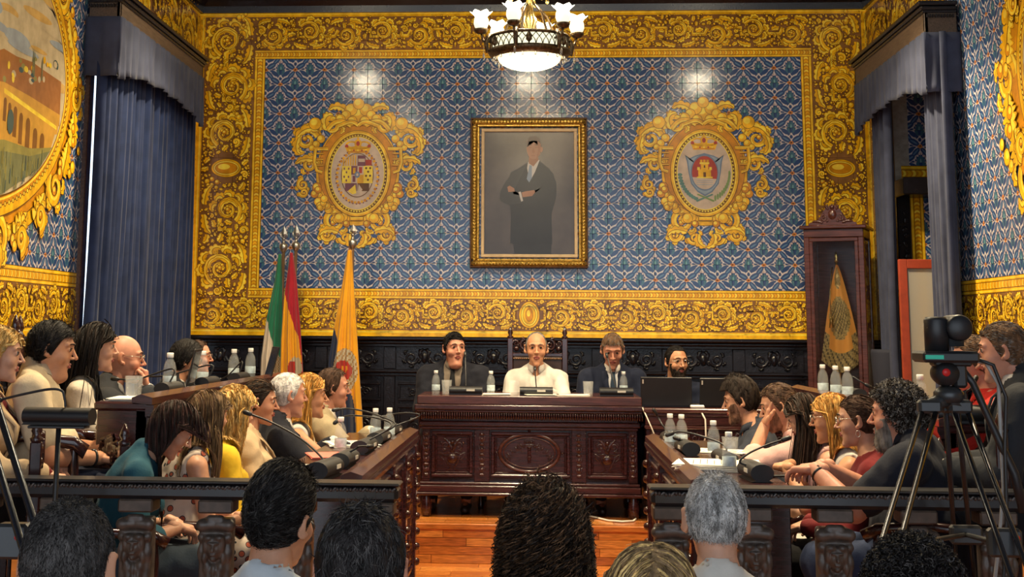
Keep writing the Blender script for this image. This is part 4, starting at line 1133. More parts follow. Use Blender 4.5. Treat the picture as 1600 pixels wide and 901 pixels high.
def c1(x, y):
    if ((x-432)/9)**2+((y-572)/20)**2 < 1: return 6 if (int(x*.7)+int(y*.4)) % 2 else 7
    return 0 if x > interp([(480, 405), (493, 417), (520, 424), (545, 431), (600, 441)], y) else 1
def c2(x, y):
    if ((x-463)/10)**2+((y-575)/18)**2 < 1: return 5 if (abs(x-458) < 6 and y > 565) else 6
    return 2 if x > interp([(440, 440), (460, 447), (490, 455), (529, 468), (560, 472)], y) else 3
def c3(x, y):
    if ((x-538)/13)**2+((y-579)/17)**2 < 1: return 3 if (abs((x-538)+(y-579)*.4) < 6 and int((x-530)*.33) % 2 == 0 and abs(y-579) < 8) else 5
    if ((x-541)/19)**2+((y-578)/34)**2 < 1: return 6 if (int(x*.45)+int(y*.3)) % 3 else 7
    if y > 605 and x < interp([(605, 548), (640, 556), (700, 560)], y): return 4
    if x < interp([(500, 515), (511, 523), (535, 530), (560, 528), (600, 529)], y): return 4
    return 3
flag('green and white flag with an embroidered crest hanging from its pole', 437.5, 12.0, 397, [(397, 436), (440, 430), (500, 417), (560, 409), (680, 404)], [(397, 440), (440, 441), (600, 443), (680, 444)], 690, c1, 1, 352)
flag('crimson and yellow flag beside the green and white one', 457, 11.9, 395, [(395, 454), (420, 451), (470, 444), (530, 440), (680, 437)], [(395, 458), (440, 464), (500, 469), (580, 474), (680, 476)], 690, c2, 2, 350)
flag('yellow and navy flag with a red shield standing alone', 547, 11.6, 391, [(391, 544), (430, 538), (470, 531), (512, 523), (560, 515), (620, 512), (700, 508)], [(391, 550), (430, 552), (500, 557), (580, 562), (640, 566), (700, 569)], 705, c3, 3, 350)

# ------------------------------------------------------------------ chandelier and ceiling lamps
M_BRASS = mat('antique_bronze', (.09, .062, .036), .38, metal=.85, noise=.5, nscale=50, bump=.3, bscale=90)
M_BRIGHT = mat('polished_brass', (.62, .45, .16), .22, metal=.95, noise=.2)
M_SHADE = mat('frosted_glass_lit', (.9, .9, .75), .5, emit=(.95, .93, .66), estr=1.0)
M_SHADE2 = mat('frosted_glass_hot', (.95, .95, .9), .5, emit=(1.0, .96, .80), estr=3.2)
M_BOWL = mat('frosted_bowl_lit', (.9, .9, .75), .5, emit=(.98, .95, .72), estr=1.3)
M_CRYSTAL = mat('cut_crystal', (.95, .95, .92), .05, trans=.9, spec=.8)
WARM = (1.0, .80, .50)
CY = 9.5; cc = at(827, 73, CY); CHX, CHZ = cc.x, cc.z     # drum centre
CH = thing('chandelier', 'bronze chandelier with six frosted tulip shades and a lit glass bowl', 'chandelier', (CHX, CY, CHZ))
m = MB(); m.tube([(0, 0, -.02), (0, 0, .95)], .016, 10); m.lathe([(.0, .05), (.05, .06), (.03, .12), (.055, .18), (.03, .26), (.02, .34), (.05, .40), (.02, .46), (.0, .46)], (0, 0, 0), 18); m.build('stem', M_BRIGHT, CH)
m = MB(); m.lathe([(.12, 1.05), (.10, 1.0), (.03, .97), (.0, .97)], (0, 0, 0), 18); m.build('ceiling_rose', M_BRIGHT, CH)
m = MB(); m.tube([(0, 0, 1.0), (0, 0, ZC-CHZ-.2)], .008, 8); m.build('chain', M_BRIGHT, CH)
R0 = .275
m = MB(); m.lathe([(R0-.008, .05), (R0+.006, .05), (R0+.01, .062), (R0+.004, .07), (R0-.01, .07), (R0-.008, .05)], (0, 0, 0), 48); m.build('upper_ring', M_BRASS, CH)
m = MB(); m.lathe([(R0-.03, -.085), (R0+.0, -.07), (R0+.016, -.045), (R0+.012, -.03), (R0-.01, -.03), (R0-.04, -.08), (R0-.03, -.085)], (0, 0, 0), 48); m.build('lower_ring', M_BRASS, CH)
m = MB()
for i in range(36):
    a = 2*pi*i/36; b = 2*pi*(i+1)/36
    def C(t, z): return (R0*cos(t), R0*sin(t), z)
    m.tube([C(a, -.03), C(a+.03, 0), C((a+b)/2, .02), C(b-.03, 0), C(b, -.03)], .0035, 5); m.tube([C(a, .05), C((a+b)/2, .02)], .0035, 5); m.tube([C(b, .05), C((a+b)/2, .02)], .003, 5)
gl = m.build('drum_lattice', M_BRASS, CH)
m = MB(); m.lathe([(R0-.012, -.03), (R0-.012, .055)], (0, 0, 0), 48); m.build('drum_glass', M_SHADE, CH)
for i in range(6):
    a = 2*pi*(i+.5)/6; m = MB(); p = (R0*cos(a), R0*sin(a))
    m.lathe([(0, .05), (.012, .045), (.02, .02), (.022, -.005), (.006, -.02), (0, -.022)], (p[0], p[1], 0), 10); m.build('palmette', M_BRASS, CH)
for i in range(18):
    a = 2*pi*i/18; m = MB(); m.ball(((R0-.02)*cos(a), (R0-.02)*sin(a), -.095), (.010, .010, .014), 8); m.build('crystal_drop', M_CRYSTAL, CH)
rb = .222
m = MB(); m.lathe([(rb*sin(t*pi/2/9), -.080-.088*cos(t*pi/2/9)) for t in range(10)], (0, 0, 0), 40); m.build('glass_bowl', M_BOWL, CH)
arms = []
for i in range(6):
    a = 2*pi*i/6+.22; e = Vector((cos(a), sin(a), 0))
    arm = MB(); P = [e*.05+Vector((0, 0, .30)), e*.13+Vector((0, 0, .22)), e*.18+Vector((0, 0, .08)), e*.25+Vector((0, 0, .02)), e*.33+Vector((0, 0, .03)), e*.345+Vector((0, 0, .085))]
    arm.tube(P, [.008, .008, .010, .011, .010, .008], 8); arm.tube([e*.28+Vector((0, 0, .08)), e*.31+Vector((0, 0, .02)), e*.30+Vector((0, 0, -.05)), e*.265+Vector((0, 0, -.04))], [.012, .018, .014, .006], 8)
    arm = arm.build('arm', M_BRASS, CH)
    c0 = e*.345
    cup = MB(); cup.lathe([(.0, .075), (.03, .08), (.048, .10), (.05, .112), (.03, .112), (0, .112)], (c0.x, c0.y, 0), 16); cup.build('cup', M_BRASS, arm)
    sh = MB(); sh.lathe([(.026, .112), (.044, .125), (.052, .150), (.050, .180), (.043, .198)], (c0.x, c0.y, 0), 24); sh.build('shade_body', M_SHADE, arm)
    sh = MB(); pr = []
    K = 24; prof = [(.043, .198), (.050, .210), (.062, .222), (.074, .232)]
    vs = []; fs = []
    for j, (r, z) in enumerate(prof):
        for k in range(K):
            t = 2*pi*k/K; rr = r*(1+.10*j/3*cos(6*t)); vs.append((c0.x+rr*cos(t), c0.y+rr*sin(t), z+.008*j/3*cos(6*t)))
    for j in range(3):
        for k in range(K): fs.append((j*K+k, j*K+(k+1) % K, (j+1)*K+(k+1) % K, (j+1)*K+k))
    sh.add(vs, fs, 0, True); sh.build('shade_rim', M_SHADE2, arm)
    dr = MB(); q = e*.325; dr.tube([(q.x, q.y, .0), (q.x, q.y, -.06)], .0015, 4); dr.ball((q.x, q.y, -.085), (.009, .009, .028), 8); dr.build('crystal_pendant', M_CRYSTAL, arm)
    lamp('chandelier_bulb', 'POINT', (c0.x*1.0, c0.y*1.0, .262), 9, WARM, .035, parent=CH)
    s2 = MB(); b2 = e.cross(Vector((0, 0, 1)))
    s2.tube([e*.02+Vector((0, 0, .40)), e*.08+Vector((0, 0, .44)), e*.13+Vector((0, 0, .40)), e*.12+Vector((0, 0, .35)), e*.10+Vector((0, 0, .37))], .007, 7); s2.ball(tuple(e*.13+Vector((0, 0, .33))), (.014, .014, .02), 8); s2.build('crown_scroll', M_BRIGHT, CH)
lamp('bowl_bulb', 'POINT', (0, 0, -.26), 26, WARM, .06, parent=CH)
def ceil_lamp(label, x, y, energy, half, color=WARM, glow=14):
    T = thing('ceiling_lamp', label, 'lamp', (x, y, 4.30), group='opal ceiling lamps')
    m = MB(); m.lathe([(.13*sin(t*pi/2/8), -.07*cos(t*pi/2/8)) for t in range(9)], (0, 0, .06), 24); m.build('bowl', mat('opal_glass_lit', (.95, .95, .9), .4, emit=(1, .86, .6), estr=110), T)
    m = MB(); m.lathe([(.14, .06), (.145, .075), (.12, .10), (0, .10)], (0, 0, 0), 24); m.tube([(0, 0, .1), (0, 0, ZC-4.30-.0)], .012, 8); m.build('fitting', M_BRASS, T)
    lamp('ceiling_bulb', 'SPOT', (0, 0, -.02), energy, color, .10, parent=T, spot=2*half, blend=.7)
for px, lb, en in ((570, 'opal glass ceiling lamp above the flags', 540), (826, 'opal glass ceiling lamp above the presiding desk', 420), (1090, 'opal glass ceiling lamp above the secretary desk', 720)):
    # their mirror images show in the glazed tiles
    v = at(px, 134, 24.8-9.7); ceil_lamp(lb, v.x, 9.7, en, 1.15)
for x, y, lb, en in ((-1.8, 6.7, 'opal glass ceiling lamp above the left desks', 600), (1.7, 6.7, 'opal glass ceiling lamp above the right desks', 680), (0, 6.0, 'opal glass ceiling lamp above the aisle', 300)):
    ceil_lamp(lb, x, y, en, 1.08)  # unseen warm fill lamps, added to brighten the sitters and desks

# ------------------------------------------------------------------ presiding desk
M_MAH = mat('polished_mahogany', (0.036, 0.010, 0.011), 0.22, spec=.55, noise=.45, nscale=7, stretch=(1, 9, 9), bump=.05, bscale=60, coat=.35)
M_MAH_L = mat('worn_mahogany_edge', (0.065, 0.019, 0.015), 0.25, spec=.55, noise=.4, nscale=7, stretch=(1, 9, 9), coat=.35)
YD = 10.25
a0, a1 = at(652, 626, YD), at(1003, 630, YD); DX0, DX1 = a0.x, a1.x; DXC = (DX0+DX1)/2; DW = DX1-DX0
ZTOP = at(827, 619, YD).z
DK = thing('presiding_desk', 'carved mahogany presiding desk with an oval crowned medallion in front', 'desk', (DXC, YD+.4, DAIS))
z = lambda py: at(827, py, YD).z
def slab(name, ex, z0, z1, y0=YD, yb=YD+.75, bv=.006, mt=M_MAH, par=DK):
    return MB().box(DX0-ex, DX1+ex, y0-ex, yb, z0, z1, bv).build(name, mt, par, True)
slab('worktop', .0, z(633), ZTOP, mt=M_MAH_L)
slab('cornice', .018, z(641), z(633)); slab('cornice', .006, z(645), z(641))
g0, g1 = z(660), z(645)
slab('gadroon_core', -.028, g0, g1)
m = MB(); n = 96
for i in range(n):
    x = DX0-.01+(DW+.02)*(i+.5)/n; m.ball((x, YD+.012, (g0+g1)/2+.012), (DW/n*.52, .022, (g1-g0)*.48), 8)
m.build('gadroon_moulding', M_MAH, DK, True)['kind'] = 'stuff'
slab('neck_moulding', -.012, z(667), z(660)); slab('neck_moulding', -.026, z(672), z(667))
BY = YD+.06; zb0, zb1 = z(755), z(671)
MB().box(DX0+.035, DX1-.035, BY+.02, YD+.70, zb0, zb1).build('carcass', M_MAH, DK, True)
X_ = lambda px: at(px, 710, BY).x
for (pa, pb) in ((660, 672), (741, 765), (893, 916), (982, 996)):
    m = MB().box(X_(pa), X_(pb), BY-.012, BY+.03, zb0, zb1, .005); pl = m.build('pilaster', M_MAH, DK, True)
    o = Orn(dome=.010, step=.00001); xm = (X_(pa)+X_(pb))/2
    for i, zz in enumerate(np.linspace(zb0+.05, zb1-.04, 9)):
        o.disc(xm, zz, .014 if i % 2 else .020, 1, .018 if i % 2 else .012)
        if i % 2:
            for s in (-1, 1): o.leaf([(xm, zz-.02), (xm+s*.016, zz), (xm+s*.022, zz+.025)], .007, 2)
    q = o.build('carved_drop', [M_MAH], None, (0, BY-.013, 0), (1, 0, 0), (0, 0, 1), (0, -1, 0)); q.parent = pl; q.location = -(DK.location)
def panel(pa, pb, za, zb, name='front_panel'):
    m = MB(); x0, x1 = X_(pa), X_(pb); frame_ring(m, x0, x1, za, zb, .028, BY-.016, BY+.02, .008); frame_ring(m, x0+.028, x1-.028, za+.028, zb-.028, .014, BY-.004, BY+.02, .005)
    m.box(x0+.04, x1-.04, BY+.006, BY+.02, za+.04, zb-.04, .004)
    return m.build(name, M_MAH, DK, True), x0, x1
def carve(o, par, yy=BY+.005, nm='carving', mt=M_MAH):
    q = o.build(nm, [mt], None, (0, yy, 0), (1, 0, 0), (0, 0, 1), (0, -1, 0)); q.parent = par; q.location = -DK.location; return q
za, zb = zb0+.03, zb1-.02
def urn(o, xc, zc, s):
    for sg in (-1, 1):
        o.stroke([(xc+sg*p*s, zc+q*s) for p, q in ((.012, -.11), (.05, -.10), (.012, -.075), (.03, -.045), (.05, -.005), (.055, .02), (.02, .03))], .006*s)
        o.stroke([(xc+sg*p*s, zc+q*s) for p, q in ((.05, .01), (.085, .03), (.08, .0), (.055, -.02))], .005*s)
        o.scroll((xc+sg*.045*s, zc+.075*s), .028*s, -pi/2 if sg > 0 else -pi/2, sg, .006*s, 1.3, 3)
        o.leaf(bez((xc, zc+.03*s), (xc+sg*.01*s, zc+.08*s), (xc+sg*.03*s, zc+.11*s), (xc+sg*.06*s, zc+.125*s), 6), .014*s, 4)
    o.stroke([(xc-.05*s, zc-.112*s), (xc+.05*s, zc-.112*s)], .005*s); o.disc(xc, zc-.01*s, .035*s, 1, .035*s); o.disc(xc, zc+.1*s, .016*s)
for pa, pb in ((674, 739), (918, 980)):
    pn, x0, x1 = panel(pa, pb, za, zb); o = Orn(dome=.012, step=.00001); urn(o, (x0+x1)/2, (za+zb)/2-.02, 1.08); carve(o, pn)
pn, x0, x1 = panel(767, 891, za, zb)
m = MB(); ov = at(827, 707, BY); rx, rz = 45*BY/F, 28*BY/F
m.tube([(ov.x+rx*cos(t*pi/24), BY, ov.z+rz*sin(t*pi/24)) for t in range(48)], .013, 8, closed=True); m.tube([(ov.x+(rx-.028)*cos(t*pi/24), BY, ov.z+(rz-.026)*sin(t*pi/24)) for t in range(48)], .006, 6, closed=True)
q = m.build('oval_moulding', M_MAH_L, DK, True)
o = Orn(dome=.010, step=.00001)
o.stroke([(ov.x-.03, ov.z+.055), (ov.x+.03, ov.z+.055)], .006); 
for i in range(5): o.disc(ov.x-.03+.015*i, ov.z+.078-.004*abs(i-2), .009)
for s in (-1, 1): o.stroke(bez((ov.x+s*.032, ov.z+.06), (ov.x+s*.05, ov.z+.09), (ov.x+s*.02, ov.z+.1), (ov.x, ov.z+.095), 6), .004)
o.stroke([(ov.x, ov.z+.035), (ov.x, ov.z-.075)], [.014, .012]); o.disc(ov.x, ov.z+.038, .018, 1, .008); o.disc(ov.x, ov.z-.03, .02, 1, .007)
for s in (-1, 1):
    for i in range(7):
        a = .25+i*.26; p = (ov.x+s*(rx-.06)*cos(a-.55), ov.z+(rz-.045)*sin(a-1.35)); o.leaf([p, (p[0]+s*.014, p[1]+.012), (p[0]+s*.022, p[1]+.028)], .008, 2); o.disc(p[0]-s*.012, p[1]+.008, .007)
    o.scroll((ov.x+s*.07, ov.z+.03), .022, pi/2, -s, .005, 1.3, 2); o.disc(ov.x+s*.04, ov.z+.04, .008)
carve(o, pn)
o = Orn(dome=.008, step=.00001)
for s in (-1, 1): o.disc(ov.x, ov.z+s*(rz+.02), .012, 1, .008); o.disc(ov.x+s*(rx+.025), ov.z, .014, 1, .008)
carve(o, pn)
slab('base_moulding', -.02, z(760), z(755)); 
m = MB()
for i in range(130):
    x = DX0+.02+(DW-.04)*(i+.5)/130; m.ball((x, YD+.018, z(763)), (.006, .008, .008), 6)
m.build('bead_moulding', M_MAH_L, DK, True)['kind'] = 'stuff'
slab('plinth', -.012, z(771), z(760)); slab('plinth', .0, z(776), z(771))
for px in (665, 991):
    for yy in (YD+.06, YD+.66):
        x = at(px, 790, YD).x; h = z(776)-DAIS; m = MB(); m.lathe([(.02, 0), (.035, .01), (.042, h*.45), (.032, h*.8), (.025, h)], (x, yy, DAIS), 16); m.build('bun_foot', M_MAH, DK, True)

# ------------------------------------------------------------------ desks along the sides of the chamber
def side_desk(name, label, xa, xe, y0, y1, ztop, zf, carved=True, lip=True, cat='desk', grp=None):
    """xa = aisle edge, xe = edge towards the sitters"""
    s = 1 if xe < xa else -1                    # +1: aisle lies towards +x
    T = thing(name, label, cat, ((xa+xe)/2, (y0+y1)/2, zf), group=grp)
    lo, hi = min(xa, xe), max(xa, xe)
    MB().box(lo-.01, hi+.01, y0-.02, y1+.02, ztop-.035, ztop, .008).build('worktop', M_MAH, T, True)
    if lip:
        m = MB(); m.prism([(xa+s*.03, ztop-.01), (xa+s*.03, ztop+.02), (xa-s*.02, ztop+.035), (xa-s*.06, ztop+.02), (xa-s*.06, ztop-.002)], 'y', y0-.03, y1+.03); m.build('edge_moulding', M_MAH_L, T, True)
        m = MB(); m.prism([(xa+s*.022, ztop-.06), (xa+s*.036, ztop-.03), (xa+s*.036, ztop-.012), (xa, ztop-.012), (xa, ztop-.06)], 'y', y0-.025, y1+.025); m.build('cornice', M_MAH, T, True)
    MB().box(xa-s*.045, xa, y0, y1, zf+.05, ztop-.035).build('modesty_panel', M_MAH, T, True)
    for yy in (y0, y1-.03): MB().box(lo, hi, yy, yy+.03, zf, ztop-.035, .004).build('end_panel', M_MAH, T, True)
    MB().box(xa-s*.05, xa+s*.02, y0, y1, zf, zf+.07, .008).build('plinth', M_MAH, T, True)
    n = max(1, int((y1-y0)/.62)); w = (y1-y0)/n
    of = Orn(dome=.022, step=.00001)
    for k in range(n+1):
        yy = y0+k*w; c = min(max(yy, y0+.045), y1-.045)
        m = MB().box(xa-.01*s, xa+s*.028, c-.045, c+.045, zf+.07, ztop-.06, .006); m.build('pilaster', M_MAH, T, True)
        for i, zz in enumerate(np.arange(zf+.16, ztop-.12, .085)): of.disc(c, zz, .03 if i % 2 else .022, 1, .024)
    ot = Orn(dome=.016, step=.00001)
    for k in range(n):
        c = y0+(k+.5)*w; zc = (zf+ztop)/2
        m = MB(); e = .03
        for a, b, c0, d in ((c-w/2+.07, c+w/2-.07, ztop-.13, ztop-.10), (c-w/2+.07, c+w/2-.07, zf+.12, zf+.15), (c-w/2+.07, c-w/2+.10, zf+.15, ztop-.13), (c+w/2-.10, c+w/2-.07, zf+.15, ztop-.13)): m.box(xa-.01*s, xa+s*.016, a, b, c0, d, .006)
        m.build('panel_frame', M_MAH, T, True)
        if carved:
            for sg in (-1, 1):
                for dz, R in ((.2, .06), (-.0, .07), (-.2, .055)): ot.scroll((c+sg*.08, zc+dz), R, pi/2, -sg, .014, 1.4, 3)
            ot.disc(c, zc+.08, .04, 1, .06); ot.disc(c, zc-.12, .03, 1, .06)
    for orn, dd, nm in ((of, .030, 'pilaster_carving'), (ot, .004, 'panel_carving')):
        q = orn.build(nm, [M_MAH], None, (xa+s*dd, 0, 0), (0, 1, 0), (0, 0, 1), (s, 0, 0), 'stuff')
        if q: q.parent = T; q.location = -T.location
    return T
ZD = 1.0
side_desk('council_desk', 'long carved mahogany desk in front of the seated women on the left', -.74, -1.12, 5.72, 8.30, ZD, LOW)
side_desk('council_desk', 'long carved mahogany desk in front of the grey shirted man on the right', .635, 1.0, 5.72, 8.02, ZD, LOW)
ZB = 1.285
side_desk('council_desk', 'upper mahogany desk of the back row under the blue curtain', -1.70, -1.92, 6.02, 9.2, ZB, DAIS)
side_desk('council_desk', 'upper mahogany desk of the back row near the display cabinet', 1.68, 1.90, 5.95, 9.3, 1.235, DAIS)
# secretary's desk beside the presiding desk
zs = at(1060, 638, 10.15).z
SD = thing('secretary_desk', 'lower mahogany desk with black laptops beside the presiding desk', 'desk', (1.35, 10.4, DAIS))
xs0, xs1 = at(1006, 640, 10.15).x, 2.0
MB().box(xs0, xs1, 10.13, 10.75, zs-.03, zs, .006).build('worktop', M_MAH_L, SD, True)
MB().box(xs0+.005, xs1, 10.14, 10.74, zs-.055, zs-.03, .006).build('moulding', M_MAH, SD, True)
MB().box(xs0+.012, xs1, 10.16, 10.18, zs-.12, zs-.055, .004).build('drawer_front', M_MAH_L, SD, True)
MB().box(xs0+.005, xs1, 10.145, 10.19, zs-.145, zs-.12, .006).build('moulding', M_MAH_L, SD, True)
MB().box(xs0+.02, xs1, 10.18, 10.70, DAIS, zs-.055).build('carcass', M_MAH, SD, True)
o = Orn(dome=.014, step=.00001); o.mask(xs0, xs1, .7, zs-.14)
for k in range(6):
    for sg in (-1, 1): o.scroll((xs0+.12+k*.2+sg*.045, zs-.21), .036, pi/2, -sg, .01, 1.4, 3)
    o.disc(xs0+.12+k*.2, zs-.2, .016, 1, .03)
q = o.build('carving', [M_MAH], None, (0, 10.178, 0), (1, 0, 0), (0, 0, 1), (0, -1, 0), 'stuff'); q.parent = SD; q.location = -SD.location

# ------------------------------------------------------------------ balustrade with caryatid balusters
M_BRZ = mat('dark_carved_walnut', (0.085, 0.066, 0.055), 0.34, spec=.5, noise=.4, nscale=25, bump=.1, bscale=70)
M_RAIL = mat('black_lacquered_rail', (0.010, 0.010, 0.013), 0.28, spec=.55, noise=.3, nscale=20)
YB = 5.12
sd = Sdf()                                             # herm: face with hair above a tapering leafy shaft; origin at top centre, front -y
sd.box((0, .0, -.27), (.058, .04, .235), .012, .0); 
sd.box((0, .002, -.36), (.05, .036, .16), .012, .01)
for s in (-1, 1): sd.cone((s*.012, -.038, -.055), (s*.05, -.038, -.058), .020, .022, .008); sd.ell((s*.048, -.036, -.10), (.016, .016, .018), .006); sd.ell((s*.05, -.034, -.155), (.014, .014, .03), .008)
sd.cone((-.02, -.04, -.035), (.02, -.04, -.035), .014, .014, .006)
sd.ell((0, -.045, -.135), (.031, .028, .044), .008)
for s in (-1, 1):
    sd.ell((s*.02, -.056, -.100), (.018, .016, .014), .006); sd.ell((s*.031, -.05, -.122), (.010, .016, .03), .006); sd.ell((s*.034, -.045, -.168), (.011, .014, .024), .006)
    sd.ell((s*.012, -.074, -.128), (.006, .006, .005), .004, 's'); sd.ell((s*.012, -.070, -.117), (.011, .007, .003), .004)
sd.cone((0, -.072, -.122), (0, -.080, -.142), .004, .0065, .004); sd.cone((-.009, -.072, -.156), (.009, -.072, -.156), .0035, .0035, .003); sd.ell((0, -.064, -.172), (.010, .010, .009), .006)
for i, (zz, w) in enumerate(((-.205, .03), (-.235, .024), (-.285, .028), (-.335, .024), (-.385, .02), (-.43, .018))):
    for s in (-1, 1): sd.ell((s*w*.8, -.038, zz), (w*.55, .016, .026), .006); sd.cone((s*w*.4, -.045, zz-.01), (s*w*1.25, -.035, zz+.028), .008, .004, .004)
    sd.ell((0, -.044, zz-.01), (.010, .014, .024), .006)
HV, HF = sd.mesh(.0042)
hm = npmesh('baluster', HV, HF, M_BRZ); hm_me = hm.data; bpy.data.objects.remove(hm)
def balustrade(label, x0, x1, ztop, pxs, seed):
    T = thing('balustrade', label, 'balustrade', ((x0+x1)/2, YB, 0))
    MB().box(x0, x1, YB-.065, YB+.065, ztop-.012, ztop, .005).build('handrail_top', M_RAIL, T, True)
    MB().box(x0+.006, x1-.006, YB-.06, YB+.06, ztop-.068, ztop-.012, .014).build('handrail', M_RAIL, T, True)
    o = Orn(dome=.006, step=.00001); rg3 = random.Random(seed); n = int((x1-x0)/.012)
    for i in range(n):
        x = x0+.01+(x1-x0-.02)*i/n
        if i % 3: o.disc(x, ztop-.023+rg3.uniform(-.002, .002), .0062, 1, .008, 6)
        else: o.leaf([(x-.006, ztop-.03), (x, ztop-.022), (x+.008, ztop-.016)], .005, 2)
    q = o.build('rail_carving', [mat('rail_carving_worn', (.06, .05, .045), .3, noise=.5, nscale=120)], None, (0, YB-.0625, 0), (1, 0, 0), (0, 0, 1), (0, -1, 0), 'stuff'); q.parent = T; q.location = -T.location
    MB().box(x0+.03, x1-.03, YB-.05, YB+.05, .0, .10, .01).build('bottom_rail', M_BRZ, T, True)
    for px in pxs:
        x = at(px, 800, YB).x
        MB().box(x-.064, x+.064, YB-.055, YB+.055, ztop-.115, ztop-.068, .006).build('capital', mat('tan_carved_wood', (.075, .055, .042), .4, noise=.3, nscale=25), T, True)
        b = bpy.data.objects.new('baluster', hm_me); link(b, T); b.location = Vector((x, YB+.0, ztop-.10))-T.location
        MB().box(x-.055, x+.055, YB-.045, YB+.045, .1, ztop-.58, .01).build('baluster_foot', M_BRZ, T, True)
    return T
zrl, zrr = at(400, 752.5, YB-.065).z, at(1300, 765, YB-.065).z
balustrade('carved balustrade rail in front of the seated women', -2.6, at(627, 760, YB).x, zrl, (-30, 95, 217, 341, 465, 590), 1)
balustrade('carved balustrade rail behind the grey haired spectator', at(1013, 770, YB).x, 2.45, zrr, (1047, 1175, 1300, 1430, 1553, 1680), 2)

# ------------------------------------------------------------------ chairs
M_LEATHER = mat('dark_leather', (0.030, 0.014, 0.010), 0.38, spec=.5, noise=.4, nscale=20, bump=.2, bscale=120)
M_STUD = mat('brass_studs', (.30, .16, .08), .35, metal=.8)
M_CHW = mat('carved_chair_wood', (0.032, 0.010, 0.010), 0.20, spec=.6, noise=.4, nscale=14, coat=.4)
def make_chair(top=1.10, w=.50):
    """armchair facing +y, seat top at .46; carved crest and leather back with brass studs"""
    T = thing('carved_armchair', 'x', 'chair')
    hw = w/2
    MB().box(-hw, hw, -.24, .22, .40, .46, .02).build('seat', M_LEATHER, T)
    for sx in (-1, 1):
        m = MB(); m.lathe([(.022, 0), (.03, .03), (.018, .08), (.026, .16), (.020, .30), (.028, .38), (.028, .44), (.018, .50), (.024, .58), (.018, .66)], (sx*(hw-.02), .20, 0), 12); m.build('leg', M_CHW, T)
        m = MB(); m.box(sx*(hw-.02)-.022, sx*(hw-.02)+.022, -.28, -.236, 0, top-.06, .005); lg = m.build('leg', M_CHW, T)
        f = MB(); f.lathe([(.022, 0), (.026, .012), (.012, .02), (.022, .04), (.016, .06), (.005, .085), (0, .088)], (sx*(hw-.02), -.258, top-.06), 12); f.build('finial', M_CHW, lg)
        m = MB(); m.tube([(sx*(hw-.02), -.25, .68), (sx*hw, 0, .70), (sx*hw, .20, .68), (sx*hw, .25, .65)], [.02, .018, .022, .026], 8); m.build('armrest', M_CHW, T)
    MB().box(-hw+.04, hw-.04, -.272, -.24, .54, top-.20, .008).build('backrest', M_LEATHER, T)
    m = MB()
    for i in range(24):
        for zz in (.555, top-.215): m.ball((-hw+.05+(w-.10)*i/23, -.276, zz), .0075, 6); m.ball((-hw+.05+(w-.10)*i/23, -.236, zz), .0075, 6)
    for i in range(int((top-.78)/.02)):
        for s in (-1, 1): m.ball((s*(hw-.05), -.276, .56+i*.02), .0075, 6)
    m.build('brass_studs', M_STUD, T)['kind'] = 'stuff'
    MB().box(-hw+.02, hw-.02, -.27, -.245, top-.20, top-.17, .006).build('crest_rail', M_CHW, T)
    o = Orn(dome=.02, step=.00001)
    for s in (-1, 1):
        o.scroll((s*.10, top-.115), .045, pi/2, -s, .013, 1.4, 4); o.leaf(bez((s*.03, top-.16), (s*.05, top-.08), (s*.02, top-.06), (0, top-.03), 6), .022, 4); o.disc(s*.17, top-.14, .022); o.scroll((s*.175, top-.10), .028, 0, s, .01, 1.2, 2)
    o.disc(0, top-.10, .03, 1, .05)
    for nm, yy, nn in (('crest_carving', -.262, (0, -1, 0)), ('crest_carving', -.250, (0, 1, 0))):
        q = o.build(nm, [M_CHW], None, (0, yy, 0), (1, 0, 0), (0, 0, 1), nn); q.parent = T
    MB().box(-hw+.02, hw-.02, .18, .21, .34, .40, .005).build('seat_rail', M_CHW, T)
    return T

# ------------------------------------------------------------------ people
def skin(n, c): return mat('skin_'+n, c, .48, spec=.35, noise=.10, nscale=30, sss=.12)
SK = {'fair': skin('fair', (.58, .31, .205)), 'tan': skin('tan', (.52, .245, .135)), 'warm': skin('warm', (.54, .27, .165)), 'ruddy': skin('ruddy', (.54, .245, .16))}
LIP = mat('lips', (.34, .095, .075), .4, spec=.4)
EYEW = mat('eye_white', (.40, .34, .30), .3); EYED = mat('eye_iris', (.03, .018, .012), .15)
def hairm(n, c, r=.62): return mat('hair_'+n, c, max(r, .55), spec=.25, noise=.55, nscale=60, stretch=(1, 1, .3), bump=.5, bscale=260)
HM = {'black': hairm('black', (.010, .008, .008), .34), 'dark': hairm('dark_brown', (.022, .014, .010)), 'brown': hairm('brown', (.060, .030, .018)), 'auburn': hairm('auburn', (.048, .018, .014), .36),
      'lightbrown': hairm('light_brown', (.20, .125, .06)), 'blonde': hairm('blonde', (.52, .29, .075)), 'pale': hairm('pale_blonde', (.62, .42, .16)), 'honey': hairm('honey', (.42, .19, .035)),
      'grey': hairm('grey', (.17, .155, .14)), 'silver': hairm('silver', (.55, .53, .51)), 'saltpepper': hairm('salt_pepper', (.055, .05, .048)), 'mid': hairm('mid_brown', (.115, .06, .03))}
def cloth(n, c, r=.8, noise=.10, **k): return mat('cloth_'+n, c, r, spec=.18, sheen=.04, noise=noise, nscale=14, bump=.12, bscale=110, **k)
HEADS = {}
CRC, CRR = np.array((0, -.012, .028), np.float32), np.array((.077, .098, .098), np.float32)
